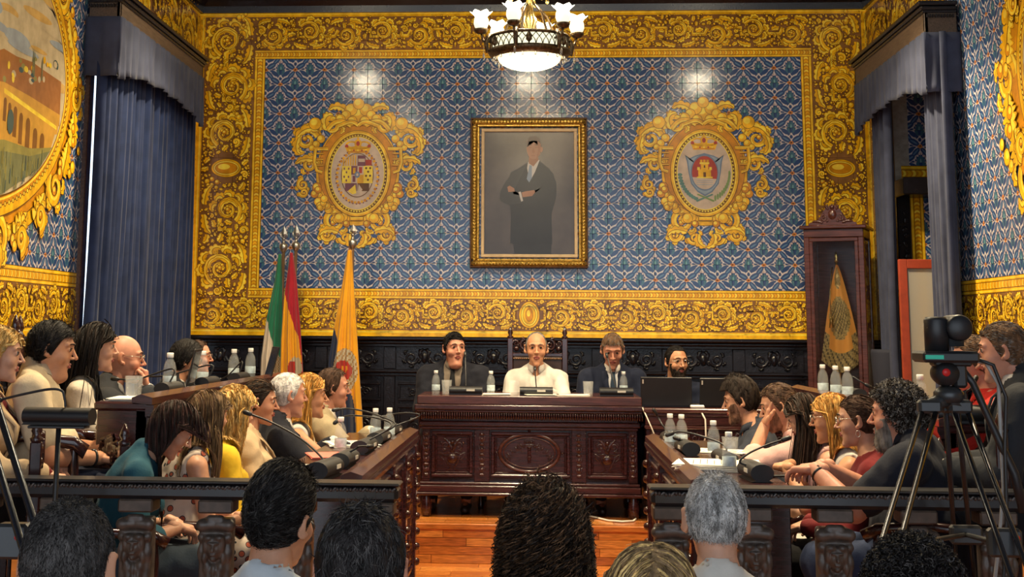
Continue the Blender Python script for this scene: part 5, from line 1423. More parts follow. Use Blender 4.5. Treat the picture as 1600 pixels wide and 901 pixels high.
def head_sdf(kind):
    s = Sdf(); fem = kind == 'f'; w = {'m': 1.0, 'f': .93, 'h': 1.06}[kind]
    s.ell(CRC, CRR*np.array((1.0 if not fem else .97, 1, 1)), .01)
    s.ell((0, .028, -.028), (.057*w, .056, .074), .025)
    s.ell((0, .034, -.080), (.041*w, .047, .034), .026)                     # jaw
    s.ell((0, .071, -.104), (.020*w, .018, .016), .018)                     # chin
    if kind == 'h': s.ell((0, .025, -.115), (.050, .05, .03), .03); 
    for x in (-1, 1):
        s.ell((x*.043*w, .054, -.020), (.021, .022, .020), .02)            # cheek
        s.cone((x*.012, .080, .042), (x*.048, .066, .039), .007 if fem else .010, .008, .012)   # brow
        s.ell((x*.031, .092, .020), (.016, .013, .010), .010, 's')         # socket
        s.ell((x*.031, .070, .019), (.016, .013, .011), .005)              # lids
        s.ell((x*.0115, .094, -.019), (.0075, .010, .0065), .006)            # nostril wing
        R = rotm(yaw=-x*.55); s.ell((x*.084, -.016, .006), (.008, .021, .033), .006, R=R); s.ell((x*.091, -.006, .008), (.006, .011, .019), .005, 's', R=R)
        s.ell((x*.078, -.004, -.020), (.008, .010, .010), .006)
    s.cone((0, .082, .030), (0, .107, -.012), .0055, .0088 if not fem else .0075, .008)
    s.ell((0, .110, -.016), (.0090, .009, .008), .005)
    s.cone((-.018, .081, -.050), (.018, .081, -.050), .006, .006, .008); s.ell((0, .090, -.046), (.015, .006, .005), .005); s.ell((0, .089, -.059), (.014, .0065, .0055), .005)
    s.ell((0, .101, -.0525), (.022, .010, .0018), .002, 's'); s.ell((0, .092, -.076), (.016, .008, .006), .008, 's')
    s.cone((0, -.026, -.045), (0, -.040, -.105), .052 if not fem else .043, .049 if not fem else .040, .02)
    return s
def get_head(kind):
    if kind not in HEADS:
        V, Fq = head_sdf(kind).mesh(.0042)
        c = V[Fq].mean(1); lip = ((np.abs(c[:, 0]) < .021) & (c[:, 1] > .080) & (c[:, 2] > -.0655) & (c[:, 2] < -.0415)).astype(np.int32)
        HEADS[kind] = (V, Fq, lip)
    return HEADS[kind]
HANDS = {}
def get_hand(pose):
    if pose in HANDS: return HANDS[pose]
    s = Sdf(); s.cone((0, -.035, 0), (0, .012, 0), .026, .024, .012)
    s.box((0, .048, 0), (.040, .042, .0135), .012, .012)
    bends = {'flat': (.12, .18, .12), 'relaxed': (.42, .55, .40), 'curl': (.95, 1.25, .7), 'two': None}[pose]
    for i, (x, L) in enumerate(((-.030, .068), (-.010, .076), (.010, .070), (.029, .056))):
        b = bends or ((.1, .15, .1) if i < 2 else (1.1, 1.3, .8)); p = np.array((x, .084-.004*abs(i-1), .0)); a = 0; sp = (i-1.5)*.05*(1 if pose != 'curl' else 0)
        for k, f in enumerate((.46, .30, .24)):
            a += b[k]; q = p+np.array((sp*L*f, cos(a)*L*f, -sin(a)*L*f)); r = .0088-.0009*k; s.cone(p, q, r, r-.0008, .004 if k else .008); p = q
    p = np.array((-.030, .020, -.004)); 
    for k, (d, L) in enumerate((((-.65, .72, -.22), .034), ((-.35, .90, -.25), .028), ((-.2, .95, -.25), .022))):
        if pose == 'curl': d = (d[0]+.35*k, d[1], d[2]-.25*k)
        d = np.array(d)/np.linalg.norm(d); q = p+d*L; s.cone(p, q, .0125-.0015*k, .011-.0015*k, .008); p = q
    HANDS[pose] = s.mesh(.0042); return HANDS[pose]
def yb_tab(rec, nape=-.085, side=.028):
    z = np.array([-.3, nape-.002, nape, -.05, -.015, .03, .062, .080+rec, .0805+rec, .4]); y = np.array([-1, -1, -.035, -.030, .008, side, side+.016-rec*.4, .058-rec*.8, .4, .4])
    return lambda zz: np.interp(zz, z, y).astype(np.float32)
def hair_ok(P, yb): return P[:, 1] < yb(P[:, 2])
def scalp(n, yb, seed, lift=0.0):
    i = np.arange(n*3)+.5; r = np.random.default_rng(seed); ph = np.arccos(1-2*i/(n*3)); th = pi*(1+5**.5)*i
    d = np.stack([np.cos(th)*np.sin(ph), np.sin(th)*np.sin(ph), np.cos(ph)], 1)+r.normal(0, .02, (n*3, 3))
    d /= np.linalg.norm(d, axis=1)[:, None]; P = CRC+d*(CRR+lift); N_ = d/CRR; N_ /= np.linalg.norm(N_, axis=1)[:, None]
    k = hair_ok(P, yb); return P[k], N_[k]
def strands(paths, width, r, taper=.25):
    """paths (n,m,3) -> ribbons"""
    n, m, _ = paths.shape; t = np.gradient(paths, axis=1); t /= np.linalg.norm(t, axis=2, keepdims=True)+1e-9
    a = r.normal(size=(n, 1, 3)); s = np.cross(t, a); s /= np.linalg.norm(s, axis=2, keepdims=True)+1e-9
    w = (width*r.uniform(.6, 1.3, (n, 1, 1)))*np.linspace(1, taper, m)[None, :, None]
    V = np.stack([paths-s*w/2, paths+s*w/2], 2).reshape(-1, 3)
    b = (np.arange(n)[:, None]*m+np.arange(m-1)[None, :]).ravel()*2
    return V, np.stack([b, b+1, b+3, b+2], 1)
def nrm(v): return v/(np.linalg.norm(v, axis=-1, keepdims=True)+1e-9)
def short_hair(kind, yb, th, flow, length, n, seed, puff=0.0, vol=(0, 0, 0), tight=.5, width=.0045, messy=.25):
    """cap of hair plus combed strands, in head space"""
    out = []
    c = CRC+np.array(vol, np.float32)*.5; rr = CRR+th+np.abs(np.array(vol, np.float32))*.5
    def f(P):
        q = (P-c)/rr; k0 = np.sqrt((q*q).sum(-1)); b = q/rr; d = k0*(k0-1)/(np.sqrt((b*b).sum(-1))+1e-6)
        g = (P[..., 1]-yb(P[..., 2]))*.9; kk = .012; h = np.clip(.5-.5*(d-g)/kk, 0, 1)
        return d*(1-h)+g*h+kk*h*(1-h)
    s = Sdf(); s.add(f, c-rr, c+rr)
    out.append(s.mesh(.0065, lambda P: wob(P, 120, seed)*.0022*(1+3*puff)))
    r = np.random.default_rng(seed); P, N_ = scalp(n, yb, seed, th*.8)
    P = (P-CRC)*(rr/(CRR+th))[None]+c
    fl = nrm(np.array(flow(P), float)+r.normal(0, messy, P.shape)); t = nrm(fl-N_*(fl*N_).sum(1)[:, None]+N_*tight)
    L = (length*r.uniform(.5, 1.2, len(P)))[:, None]; m = 4; path = [P+N_*.0005]; d = t
    for k in range(m):
        d = nrm(d-N_*.10); path.append(path[-1]+d*L/m)
    out.append(strands(np.stack(path, 1), width, r)); return out
def curly_hair(yb, R, n, seed, length, curl, lift, Rh, grav=.5, mseg=18, width=.004, coll=None, fq=1.0):
    r = np.random.default_rng(seed); P, N_ = scalp(n, yb, seed, .004); P = P@Rh.T; N_ = N_@Rh.T
    L = (length*r.uniform(.7, 1.1, len(P)))[:, None]; d = N_; p = P; path = [p]
    for k in range(mseg):
        d = nrm(d*(1-.16*grav)+np.array((0, 0, -1))*grav*.22+N_*lift); p = p+d*L/mseg
        if coll: p = coll(p)
        path.append(p)
    path = np.stack(path, 1); t = nrm(np.gradient(path, axis=1)); a = nrm(np.cross(t, r.normal(size=(len(P), 1, 3)))); b = np.cross(t, a)
    s = np.arange(mseg+1)[None, :, None]; w = fq*r.uniform(.9, 1.5, (len(P), 1, 1)); ph = r.uniform(0, 6.3, (len(P), 1, 1)); am = curl*np.minimum(1, s/3)*r.uniform(.5, 1.2, (len(P), 1, 1))
    path = path+am*(a*np.cos(w*s+ph)+b*np.sin(w*s+ph))
    V, Q = strands(path, width, r, .7); return [(V, Q)]
def two_bone(S, W, l1, l2, pole):
    S, W, pole = (np.array(q, float) for q in (S, W, pole)); d = W-S; L = np.linalg.norm(d); L2 = min(L, (l1+l2)*.995); u = d/(L+1e-9); W = S+u*L2
    a = (l1*l1-l2*l2+L2*L2)/(2*L2); h = sqrt(max(l1*l1-a*a, 0)); n = pole-u*(pole@u); n /= np.linalg.norm(n)+1e-9
    return S+u*a+n*h, W
def joinm(parts):
    V = []; Q = []; o = 0
    for v, q in parts: V.append(v); Q.append(q+o); o += len(v)
    return np.concatenate(V), np.concatenate(Q)
M_SHOE = mat('black_leather_shoe', (.012, .010, .010), .35)
M_FRAME = mat('spectacle_frame', (.015, .012, .012), .3)
M_METAL = mat('thin_metal', (.55, .5, .42), .25, metal=.9)
CHAIRS = []
def person(label, hc, plat, face, head=(0, 0, 0), lean=.05, turn=0.0, kind='m', bw=1.0, sc=1.0, skin='warm', top=None, jacket=None, bottom=None, sleeves='long', neck='shirt',
           hair=None, L=None, R=None, beard=None, glasses=None, brow='dark', tie=None, collar=None, belly=0.0, h=.0125, chair=True, group=None, eyes=True, skirt=False, seed=1, side=0.0, hs=1.0, nofeet=False, open_j=False, nk=.088, watch=None, earring=False):
    """seated figure. hc: head centre in the room; face: direction the body faces (0 = away from the camera, + = turned left);
    head=(yaw,pitch,roll) relative to the body, wrists L/R as (x,y,z) from the hip or names"""
    fem = kind == 'f'; sc = sc*(.95 if fem else 1.0)
    Rl = rotm(turn, lean, side); Rh = rotm(*head)
    TL = .475*sc; N0 = Rl@np.array((0, 0, TL)); NT = N0+Rl@np.array((0, .022, nk*sc))+np.array((0, .012*sin(head[1]), 0))
    HC = NT-Rh@(np.array((0, -.022, -.058))*hs)
    hz = hc[2]-plat-HC[2]
    Rz = np.array(Matrix.Rotation(face, 3, 'Z')); xy = np.array(hc)[:2]-(Rz@HC)[:2]
    hz0 = max(.47, hz)
    T = thing('person', label, 'person', (xy[0], xy[1], plat), face, group)
    H = np.array((0, 0, hz)); N0 = N0+H; NT = NT+H; HC = HC+H
    tf = lambda *p: H+Rl@(np.array(p)*sc)
    sk = SK[skin]
    W = bw*(.90 if fem else 1.0)
    # --- joints
    arms = {}
    for nm, sx, spec in (('R', 1, R), ('L', -1, L)):
        S = tf(sx*.172*W, -.005, .395); 
        if spec is None: spec = 'lap'
        pose, hd, up = 'relaxed', None, (0, 0, 1)
        if spec == 'lap': tgt = np.array((sx*.08, .30, .14))+H; hd = (-sx*.55, .75, -.3)
        elif spec == 'thigh': tgt = np.array((sx*.13, .30, .12))+H; hd = (-sx*.15, .95, -.2); pose = 'flat'
        elif spec == 'desk': tgt = np.array((sx*.13, .36, .36))+H; hd = (-sx*.45, .85, -.05); pose = 'flat'
        elif spec == 'clasp': tgt = np.array((sx*.075, .33, .36))+H; hd = (-sx*.85, .5, -.05); pose = 'curl'
        else:
            tgt = np.array(spec[0], float)+H
            if len(spec) > 1: hd = spec[1]
            if len(spec) > 2: pose = spec[2]
            if len(spec) > 3: up = spec[3]
        pole = (sx*.55, -.35, -.75) if tgt[2] < S[2]-.02 else (sx*.5, .2, -.8)
        E, Wr = two_bone(S, tgt, .275*sc, .245*sc, pole); arms[nm] = (sx, S, E, Wr, pose, hd, up)
    # --- body solid
    def torso(s, k=.04):
        s.ell(tf(0, -.01, .0), np.array((.165*W, .125, .115))*sc, k, R=Rl); s.ell(tf(0, .0+belly*.5, .14), np.array((.142*W+belly*.6, .108+belly, .13+belly*.3))*sc, k, R=Rl)
        s.ell(tf(0, .0, .31), np.array((.150*W, .108, .15))*sc, k, R=Rl); s.cone(tf(-.145*W, -.005, .392), tf(.145*W, -.005, .392), .046*sc, .046*sc, k*.8)
        s.cone(tf(0, -.015, .40), tf(0, -.005, .485), .075*sc, .052*sc, k)
        for x in (-1, 1): s.cone(tf(x*.03, -.02, .47), tf(x*.13*W, -.012, .415), .035*sc, .035*sc, .03)
        if fem:
            for x in (-1, 1): s.ell(tf(x*.068, .085, .30), np.array((.062, .055, .062))*sc, .03, R=Rl)
    def neckp(s): s.cone(N0-np.array((0, 0, .02)), HC+Rh@np.array((0, -.02, -.03)), .054 if not fem else .044, .050 if not fem else .041, .03)
    def arm(s, frac, k=.02, r=1.0):
        for sx, S, E, Wr, *_ in arms.values():
            ru, rm, rw = (.050*r, .041*r, .028*r) if not fem else (.042*r, .035*r, .024*r)
            ru *= .5+.5*bw; rm *= .6+.4*bw; rw *= .8+.2*bw 
            if frac <= .5: s.cone(S, S+(E-S)*frac*2, ru, ru+(rm-ru)*frac*2, k)
            else: s.cone(S, E, ru, rm, k); f = min(1, (frac-.5)*2); s.cone(E, E+(Wr-E)*f, rm, rm+(rw-rm)*f, k)
    legs = []
    for sx in (-1, 1):
        hp = np.array((sx*.085*W, .02, hz-.01)); kn = np.array((sx*.11*W, .43*sc, max(hz-.01, .47))); an = np.array((sx*.11*W, .42*sc, .09)); legs.append((hp, kn, an, sx))
    def legp(s, k=.03, a=1.0, frac=1.0):
        for hp, kn, an, sx in legs:
            s.cone(hp, kn, .084*a*(.6+.4*bw), .060*a, k); s.cone(kn, kn+(an-kn)*frac, .056*a, .056*a+(.038*a-.056*a)*frac, k)
    s = Sdf(); torso(s); neckp(s); arm(s, 1.0); legp(s)
    if not nofeet:
        for hp, kn, an, sx in legs: s.cone(an+np.array((0, -.02, -.04)), an+np.array((0, .14, -.055)), .036, .028, .02)
    parts = [s.mesh(h)]; mi = [np.zeros(len(parts[0][1]), np.int32)]
    hv, hq, lip = get_head({'m': 'm', 'f': 'f', 'h': 'h'}[kind]); parts.append(((hv*hs)@Rh.T+HC, hq)); mi.append(lip)
    for sx, S, E, Wr, pose, hd, up in arms.values():
        v, q = get_hand(pose); v = v.copy()*(sc*(.9 if fem else 1.0))
        if sx < 0: v[:, 0] *= -1; q = q[:, ::-1]
        y = nrm(np.array(hd if hd is not None else Wr-E, float)); up_ = np.array(up, float); zz = nrm(up_-y*(up_@y)); xx = np.cross(y, zz)
        parts.append((v@np.stack([xx, y, zz])+Wr, q)); mi.append(np.zeros(len(q), np.int32))
    V, Q = joinm(parts); npmesh('body', V, Q, [sk, LIP], T, np.concatenate(mi))
    # --- clothes
    lo, hi = np.array((-1, -1, -1.)), np.array((1, 1, 2.))
    dsp = lambda f: (lambda P: wob(P, 42, seed)*.0055+wob(P, 100, seed+7)*.0034)
    sl = {'long': .97, 'short': .36, 'three': .72, 'none': 0, 'rolled': .66}[sleeves]
    tz = N0[2]
    def neckcut(s, r, dv, wv):
        s.ell(N0+Rl@np.array((0, .012, .022)), (r, r*.95, .05), .008, 's')
        if dv > 0: s.cone(tf(0, .115, .44), tf(0, .135+belly, .44-dv), wv, .012, .006, 's'); s.cone(tf(0, .07, .46), tf(0, .115, .44), wv*.9, wv, .006, 's')
    if top is not None:
        s = Sdf(); torso(s)
        if sl: arm(s, sl, .03, 1.08 if sl > .5 else 1.14)
        nk = {'shirt': (.064, .05, .022), 'crew': (.072, 0, 0), 'v': (.075, .10, .045), 'scoop': (.085, .06, .06), 'polo': (.062, .07, .02), 'open': (.066, .12, .035)}[neck]
        neckcut(s, *nk)
        if sleeves == 'none':
            for sx, S, *_ in arms.values(): s.ell(S+Rl@np.array((sx*.035, 0, -.01)), (.055, .085, .10), .01, 's')
        s.half((0, 0, -1), -(hz-.085), lo, hi)
        V, Q = s.mesh(h, dsp(1), infl=.0125); npmesh({'shirt': 'shirt', 'polo': 'polo_shirt'}.get(neck, 'top'), V, Q, top, T)
    if jacket is not None:
        s = Sdf(); torso(s); arm(s, .93, .03, 1.12)
        neckcut(s, .066, .0, 0)
        for x in (-1, 1): pass
        dv, wv = (.26, .050) if not open_j else (.42, .085)
        yj = .125+belly*.6; s.cone(tf(0, .06, .48), tf(0, yj, .45), wv*.9, wv*1.1, .004, 's'); s.cone(tf(0, yj, .45), tf(0, yj+.02, .47-dv), wv*1.1, .014, .004, 's')
        if open_j: s.cone(tf(0, .13, .2), tf(0, .15, -.15), .05, .06, .004, 's')
        s.half((0, 0, -1), -(hz-.10), lo, hi)
        V, Q = s.mesh(h, dsp(1), infl=.020); npmesh('jacket', V, Q, jacket, T)
        # lapels lying on the chest
        tsd = Sdf(); torso(tsd)
        def fy(x, z):
            ys = np.linspace(.02, .32, 76); P = np.array([tf(x, y, z) for y in ys], np.float32); d = np.full(len(ys), 9.)
            for f, *_q in tsd.p: d = np.minimum(d, f(P))
            k = np.nonzero(d > .0235)[0]; return ys[k[0]] if len(k) else .3
        mb = MB()
        for sx in (-1, 1):
            L1 = []; L2 = []
            for i in range(7):
                t = i/6; z_ = .455-dv*.92*t; xi = sx*(wv*.92*(1-t*.75)+.004); xo = xi+sx*(.030+.022*sin(pi*min(1, t*1.3)))*(1-.75*t**3)
                L1.append(tuple(tf(xi, fy(xi, z_)+.004 if t > .12 else .06, z_))); L2.append(tuple(tf(xo, fy(xo, z_-.01)+.006 if t > .12 else .03, z_-.008*t+.012*(1-t))))
            mb.add(L1+L2, [(i, i+1, i+8, i+7) for i in range(6)], 0, True)
        lp = mb.build('lapels', jacket, T); sm = lp.modifiers.new('thickness', 'SOLIDIFY'); sm.thickness = .006; sm.offset = 0
        if tie is not None:
            mb = MB(); A = []; B = []
            for i in range(9):
                t = i/8; z_ = .452-.34*t; w_ = .016 if i < 2 else .016+.022*t
                yy = max(fy(0, z_)-.004, .095) if t > .06 else .082
                A.append(tuple(tf(-w_, yy, z_))); B.append(tuple(tf(w_, yy, z_)))
            mb.add(A+B, [(i, i+1, i+10, i+9) for i in range(8)], 0, True); q = mb.build('tie', tie, T); sm = q.modifiers.new('thickness', 'SOLIDIFY'); sm.thickness = .012
    if collar is not None:
        mb = MB(); n = 22; rings = [[], [], []]; gap = .30
        for i in range(n+1):
            a = pi/2+gap+(2*pi-2*gap)*i/n; ca, sa = cos(a), sin(a); fr = max(0, sa)**3; e = (1 if i in (0, n) else 0)
            for k, (r, z_) in enumerate(((.063, -.020), (.058, .022), (.070+.006*fr, -.014-.020*fr))):
                rings[k].append(tuple(N0+Rl@np.array((r*ca*1.02, r*sa*1.0+.012-.010*(k == 1), z_+.012-.012*fr))))
        for k in range(2): mb.add(rings[k]+rings[k+1], [(i, i+1, i+n+2, i+n+1) for i in range(n)], 0, True)
        q = mb.build('collar', collar, T); sm = q.modifiers.new('thickness', 'SOLIDIFY'); sm.thickness = .003
    if bottom is not None:
        s = Sdf(); s.ell((0, -.01, hz), (.165*W, .125, .11), .03); legp(s, .04, 1.08, .93 if not skirt else .12)
        if skirt: s.box((0, .22, hz-.02), (.16*W, .2, .07), .05, .04)
        V, Q = s.mesh(h+.002, dsp(1), infl=.009); npmesh('skirt' if skirt else 'trousers', V, Q, bottom, T)
    if not nofeet:
        for hp, kn, an, sx in legs:
            s = Sdf(); s.cone(an+np.array((0, -.03, -.045)), an+np.array((0, .15, -.062)), .042, .032, .02); s.half((0, 0, -1), -.0, lo, hi); V, Q = s.mesh(.011); npmesh('shoe', V, Q, M_SHOE, T)
    # --- hair
    if hair is not None:
        hm = HM[hair['c']]; st = hair['style']; rec = hair.get('rec', 0.0); yb = yb_tab(rec, hair.get('nape', -.075), hair.get('side', .028)); n = hair.get('n', 900)
        out = []; toP = lambda p: [((v*hs)@Rh.T+HC, q) for v, q in p]
        mi2 = None
        if st == 'short':
            fl = {'back': lambda P: np.stack([P[:, 0]*2, -np.ones(len(P)), -.25+0*P[:, 0]], 1), 'front': lambda P: np.stack([P[:, 0]*3, np.where(P[:, 2] > .06, .9, .1), -.6+P[:, 2]*4], 1), 'side': lambda P: np.stack([np.ones(len(P))*hair.get('sx', 1), -.3+0*P[:, 0], -.4+0*P[:, 0]], 1), 'down': lambda P: np.stack([P[:, 0]*5, P[:, 1]*2-.1, -np.ones(len(P))], 1), 'up': lambda P: np.stack([P[:, 0]*2, .15+0*P[:, 0], .8+0*P[:, 0]], 1)}[hair.get('flow', 'back')]
            out += toP(short_hair(kind, yb, hair.get('th', .010), fl, hair.get('len', .035)*.8, n, seed, hair.get('puff', 0), hair.get('vol', (0, 0, 0)), hair.get('tight', .18), hair.get('w', .0045), hair.get('messy', .18)))
        elif st == 'curly':
            out += toP(short_hair(kind, yb, hair.get('th', .014), lambda P: P*8, .03, 300, seed, .8, hair.get('vol', (0, 0, 0)), .8))
            def coll(p):
                q = (p-Rh@CRC)@Rh; k = np.sqrt((q/(CRR+.012))**2@np.ones(3)); f = np.where(k < 1, 1/np.maximum(k, .2), 1.0)[:, None]; return (q*f)@Rh.T+Rh@CRC
            for v, q in curly_hair(yb, 0, n, seed, hair.get('len', .06), hair.get('curl', .008), hair.get('lift', .25), Rh, hair.get('grav', .3), hair.get('m', 12), hair.get('w', .004), coll, hair.get('fq', 1.0)): out.append((v*hs+HC, q))
        elif st == 'long':
            out += toP(short_hair(kind, yb, .012, lambda P: np.stack([np.sign(P[:, 0]+1e-4)*.9, -.4+0*P[:, 0], -.8+0*P[:, 0]], 1), .05, 350, seed, .3, hair.get('vol', (0, 0, 0)), .15))
            r = np.random.default_rng(seed); P, N_ = scalp(n, yb, seed, .012); part = hair.get('part', .0); ps = P[:, 0]-part
            sd_ = np.sign(ps+1e-5); fl = np.stack([sd_*(.9-.3*np.abs(P[:, 0])/.08), -.85*np.clip(P[:, 1]*14+.3, 0, 1.3)+hair.get('fwd', 0)+0*ps, -.5+0*ps], 1); fl += r.normal(0, .12, fl.shape)
            t = nrm(fl-N_*(fl*N_).sum(1)[:, None]+N_*.12)
            p = (P*hs)@Rh.T+HC; d = t@Rh.T; m = hair.get('m', 14); L_ = hair.get('len', .38)*r.uniform(.8, 1.06, len(P)); L_ = L_*np.clip(1.0-.0*P[:, 2], .7, 1.1); path = [p]
            tc = [(tf(0, .0, .31), np.array((.175*W, .13, .17))*sc), (tf(0, 0, .12), np.array((.16*W, .125+belly, .15))*sc)]
            shl = [(tf(-.17*W, 0, .41), .078*sc), (tf(.17*W, 0, .41), .078*sc), (tf(-.08, 0, .43), .078*sc), (tf(.08, 0, .43), .078*sc)]
            wv = hair.get('wave', 0.0); ph = r.uniform(0, 6.3, (len(P), 1))
            for k in range(m):
                g = np.array((0, hair.get('drift', -.12), -1.0)); d = nrm(d*(.55 if k > 2 else .8)+g*(.45 if k > 2 else .22)); p = p+d*(L_[:, None]/m)
                q = (p-HC)@Rh/hs-CRC; kk = np.sqrt(((q/(CRR+.016+hair.get('body', 0)))**2).sum(1)); f = np.where(kk < 1, 1/np.maximum(kk, .3), 1.0)[:, None]; q = q*f+CRC
                fz = (q[:, 2] > -.13) & (q[:, 1] > .028) & (np.abs(q[:, 0]) < .074) & (q[:, 2] < .075); q[:, 0] = np.where(fz, np.sign(q[:, 0]+1e-5)*.078, q[:, 0]); fb2 = (q[:, 2] > -.13) & (q[:, 1] > .012) & (q[:, 2] < .055); q[:, 1] = np.where(fb2, .012-.3*(q[:, 1]-.012), q[:, 1]); p = (q*hs)@Rh.T+HC
                for c_, rr_ in tc: w_ = (p-c_)/rr_; kk = np.sqrt((w_**2).sum(1)); f = np.where(kk < 1.06, 1.06/np.maximum(kk, .3), 1.0)[:, None]; p = c_+(p-c_)*f
                for c_, rr_ in shl: w_ = p-c_; kk = np.linalg.norm(w_, axis=1); f = np.where(kk < rr_, rr_/np.maximum(kk, .01), 1.0)[:, None]; p = c_+w_*f
                path.append(p+wv*np.sin(k*.9+ph)*np.array((.7, .7, 0)))
            for sx in hair.get('locks', ()):
                m_ = hair.get('m', 14); k = 260; a_ = HC+(Rh@(np.array((sx*.072, -.02, .03))*hs)); pts_ = []
                b_ = np.array(bez(tuple(a_), tuple(HC+Rh@np.array((sx*.10, .0, -.08))), tuple(tf(sx*.11, .13, .38)), tuple(tf(sx*.09, .17, .14)), m_+1))
                of_ = r.normal(0, 1, (k, 1, 3))*np.array((.018, .022, .012))*np.linspace(.9, 1.3, m_+1)[None, :, None]; path = np.concatenate([np.stack(path, 1), b_[None]+of_]).transpose(1, 0, 2); path = list(path)
            v, q = strands(np.stack(path, 1), hair.get('w', .011), r, .45); out.append((v, q))
        if st == 'long' or hair.get('c2'):
            V, Q = joinm(out); big = np.zeros(len(Q), np.int32); k = len(out[0][1]); rr_ = np.random.default_rng(seed+5)
            nb = hair.get('m', 14) if st == 'long' else 4
            sidx = np.repeat((rr_.random(len(Q)//nb+2) < hair.get('mix', .4)).astype(np.int32), nb)[:len(Q)]
            big = sidx; big[:k] = 0; npmesh('hair', V, Q, [hm, HM[hair.get('c2', hair['c'])]], T, big)
        elif out: V, Q = joinm(out); npmesh('hair', V, Q, hm, T)
        if hair.get('bun'):
            s = Sdf(); s.ell((0, -.115, .03), (.035, .035, .04), .02); s.cone((0, -.12, .02), (0, -.15, -.12), .03, .018, .02); V, Q = s.mesh(.008, lambda P: wob(P, 150, seed)*.003); npmesh('ponytail', (V*hs)@Rh.T+HC, Q, hm, T)
    if beard is not None:
        s = head_sdf(kind if kind != 'f' else 'm'); B_ = Sdf(); B_.p = [q for q in s.p[:5]]
        full = beard.get('full', True)
        B_.add(lambda P: -(P[..., 1]-np.interp(P[..., 2], [-.14, -.05, .0], [.012, .016, .030] if full else [.05, .055, .07])), (-.2, -.2, -.3), (.2, .2, .2), 0, 'c')
        B_.add(lambda P: P[..., 2]-np.where(np.abs(P[..., 0]) < .026, -.034, -.050+np.clip((np.abs(P[..., 0])-.036)*1.8, 0, .05)), (-.2, -.2, -.3), (.2, .2, .2), 0, 'c')
        B_.ell((0, .108, -.0525), (.020, .035, .009), .002, 's')
        V, Q = B_.mesh(.005, lambda P: wob(P, 260, seed)*.0016, infl=beard.get('t', .005)); r_ = np.random.default_rng(seed); ci = r_.integers(0, len(Q), 700); p_ = V[Q[ci]].mean(1); n_ = nrm(np.cross(V[Q[ci, 1]]-V[Q[ci, 0]], V[Q[ci, 2]]-V[Q[ci, 0]])); n_ = np.where((n_*p_).sum(1, keepdims=True) < 0, -n_, n_)
        d_ = nrm(n_*.5+np.array((0, .1, -.8))+r_.normal(0, .25, n_.shape)); lb = beard.get('t', .005)*1.6+.003; pb = np.stack([p_-n_*.002, p_+d_*lb*.5, p_+d_*lb], 1)
        V, Q = joinm([(V, Q), strands(pb, .0022, r_)]); npmesh('beard', (V*hs)@Rh.T+HC, Q, HM[beard['c']], T)
    if eyes:
        for sx in (-1, 1):
            mb = MB(); mb.ball((0, 0, 0), .0112, 10); mb.m = [1 if sum(mb.v[i][1] for i in f)/len(f) > .0066 else 0 for f in mb.f]
            o = mb.build('eye', [EYEW, EYED], T); o.location = HC+Rh@(np.array((sx*.031, .0742, .0190))*hs); o.rotation_euler = Matrix(Rh.tolist()).to_euler()
            mb = MB(); mb.tube([tuple(HC+Rh@(np.array((sx*a, b, c))*hs)) for a, b, c in ((.012, .0905, .041), (.026, .0895, .047), (.040, .081, .045), (.049, .070, .038))], [.0032, .0042, .0036, .0016], 6, squash=.7); mb.build('eyebrow', HM[brow], T)
            mb = MB(); mb.tube([tuple(HC+Rh@(np.array((sx*a, b, c))*hs)) for a, b, c in ((.019, .0830, .0215), (.030, .0860, .0260), (.042, .0800, .0225))], [.0012, .0019, .0012], 5); mb.build('eyelashes', HM['black'], T)
    if glasses:
        mb = MB(); mt = M_FRAME if glasses == 'dark' else M_METAL; rr_ = .0019 if glasses == 'dark' else .0013
        for sx in (-1, 1):
            pts = [tuple(HC+Rh@(np.array((sx*.033+.024*cos(a)*(1 if True else 1), .103-.010*abs(cos(a))*(1 if cos(a)*sx > 0 else 0), .016+.018*sin(a)))*hs)) for a in np.linspace(0, 2*pi, 20, endpoint=False)]
            mb.tube(pts, rr_, 6, closed=True); mb.tube([tuple(HC+Rh@(np.array(q)*hs)) for q in ((sx*.057, .093, .022), (sx*.078, .05, .024), (sx*.083, -.005, .022))], rr_, 6)
        mb.tube([tuple(HC+Rh@(np.array(q)*hs)) for q in ((-.010, .104, .022), (0, .107, .024), (.010, .104, .022))], rr_, 6); mb.build('glasses', mt, T)
    if watch:
        sx, S, E, Wr, *_ = arms[watch[0]]; d = nrm(E-Wr); c_ = Wr+d*.03; e1 = nrm(np.cross(d, (0, 0, 1.))); e2 = np.cross(d, e1); rw = .031 if not fem else .027
        mb = MB(); mb.tube([tuple(c_+(e1*cos(a)+e2*sin(a))*rw) for a in np.linspace(0, 2*pi, 18, endpoint=False)], .006, 6, closed=True); mb.ball(tuple(c_+np.array((0, 0, rw))), (.015, .015, .006), 10); mb.build('wristwatch', watch[1], T)
    if earring:
        for sx in (-1, 1):
            c_ = HC+Rh@np.array((sx*.083, -.004, -.045)); mb = MB(); mb.tube([tuple(c_+np.array((0, .009*cos(a), .014*sin(a)))) for a in np.linspace(0, 2*pi, 14, endpoint=False)], .0016, 5, closed=True); mb.build('earring', M_METAL, T)
    if chair: CHAIRS.append((T, hz, face, plat))
    return dict(T=T, HC=HC, Rh=Rh, hz=hz, arms=arms, N0=N0, tf=tf, face=face)

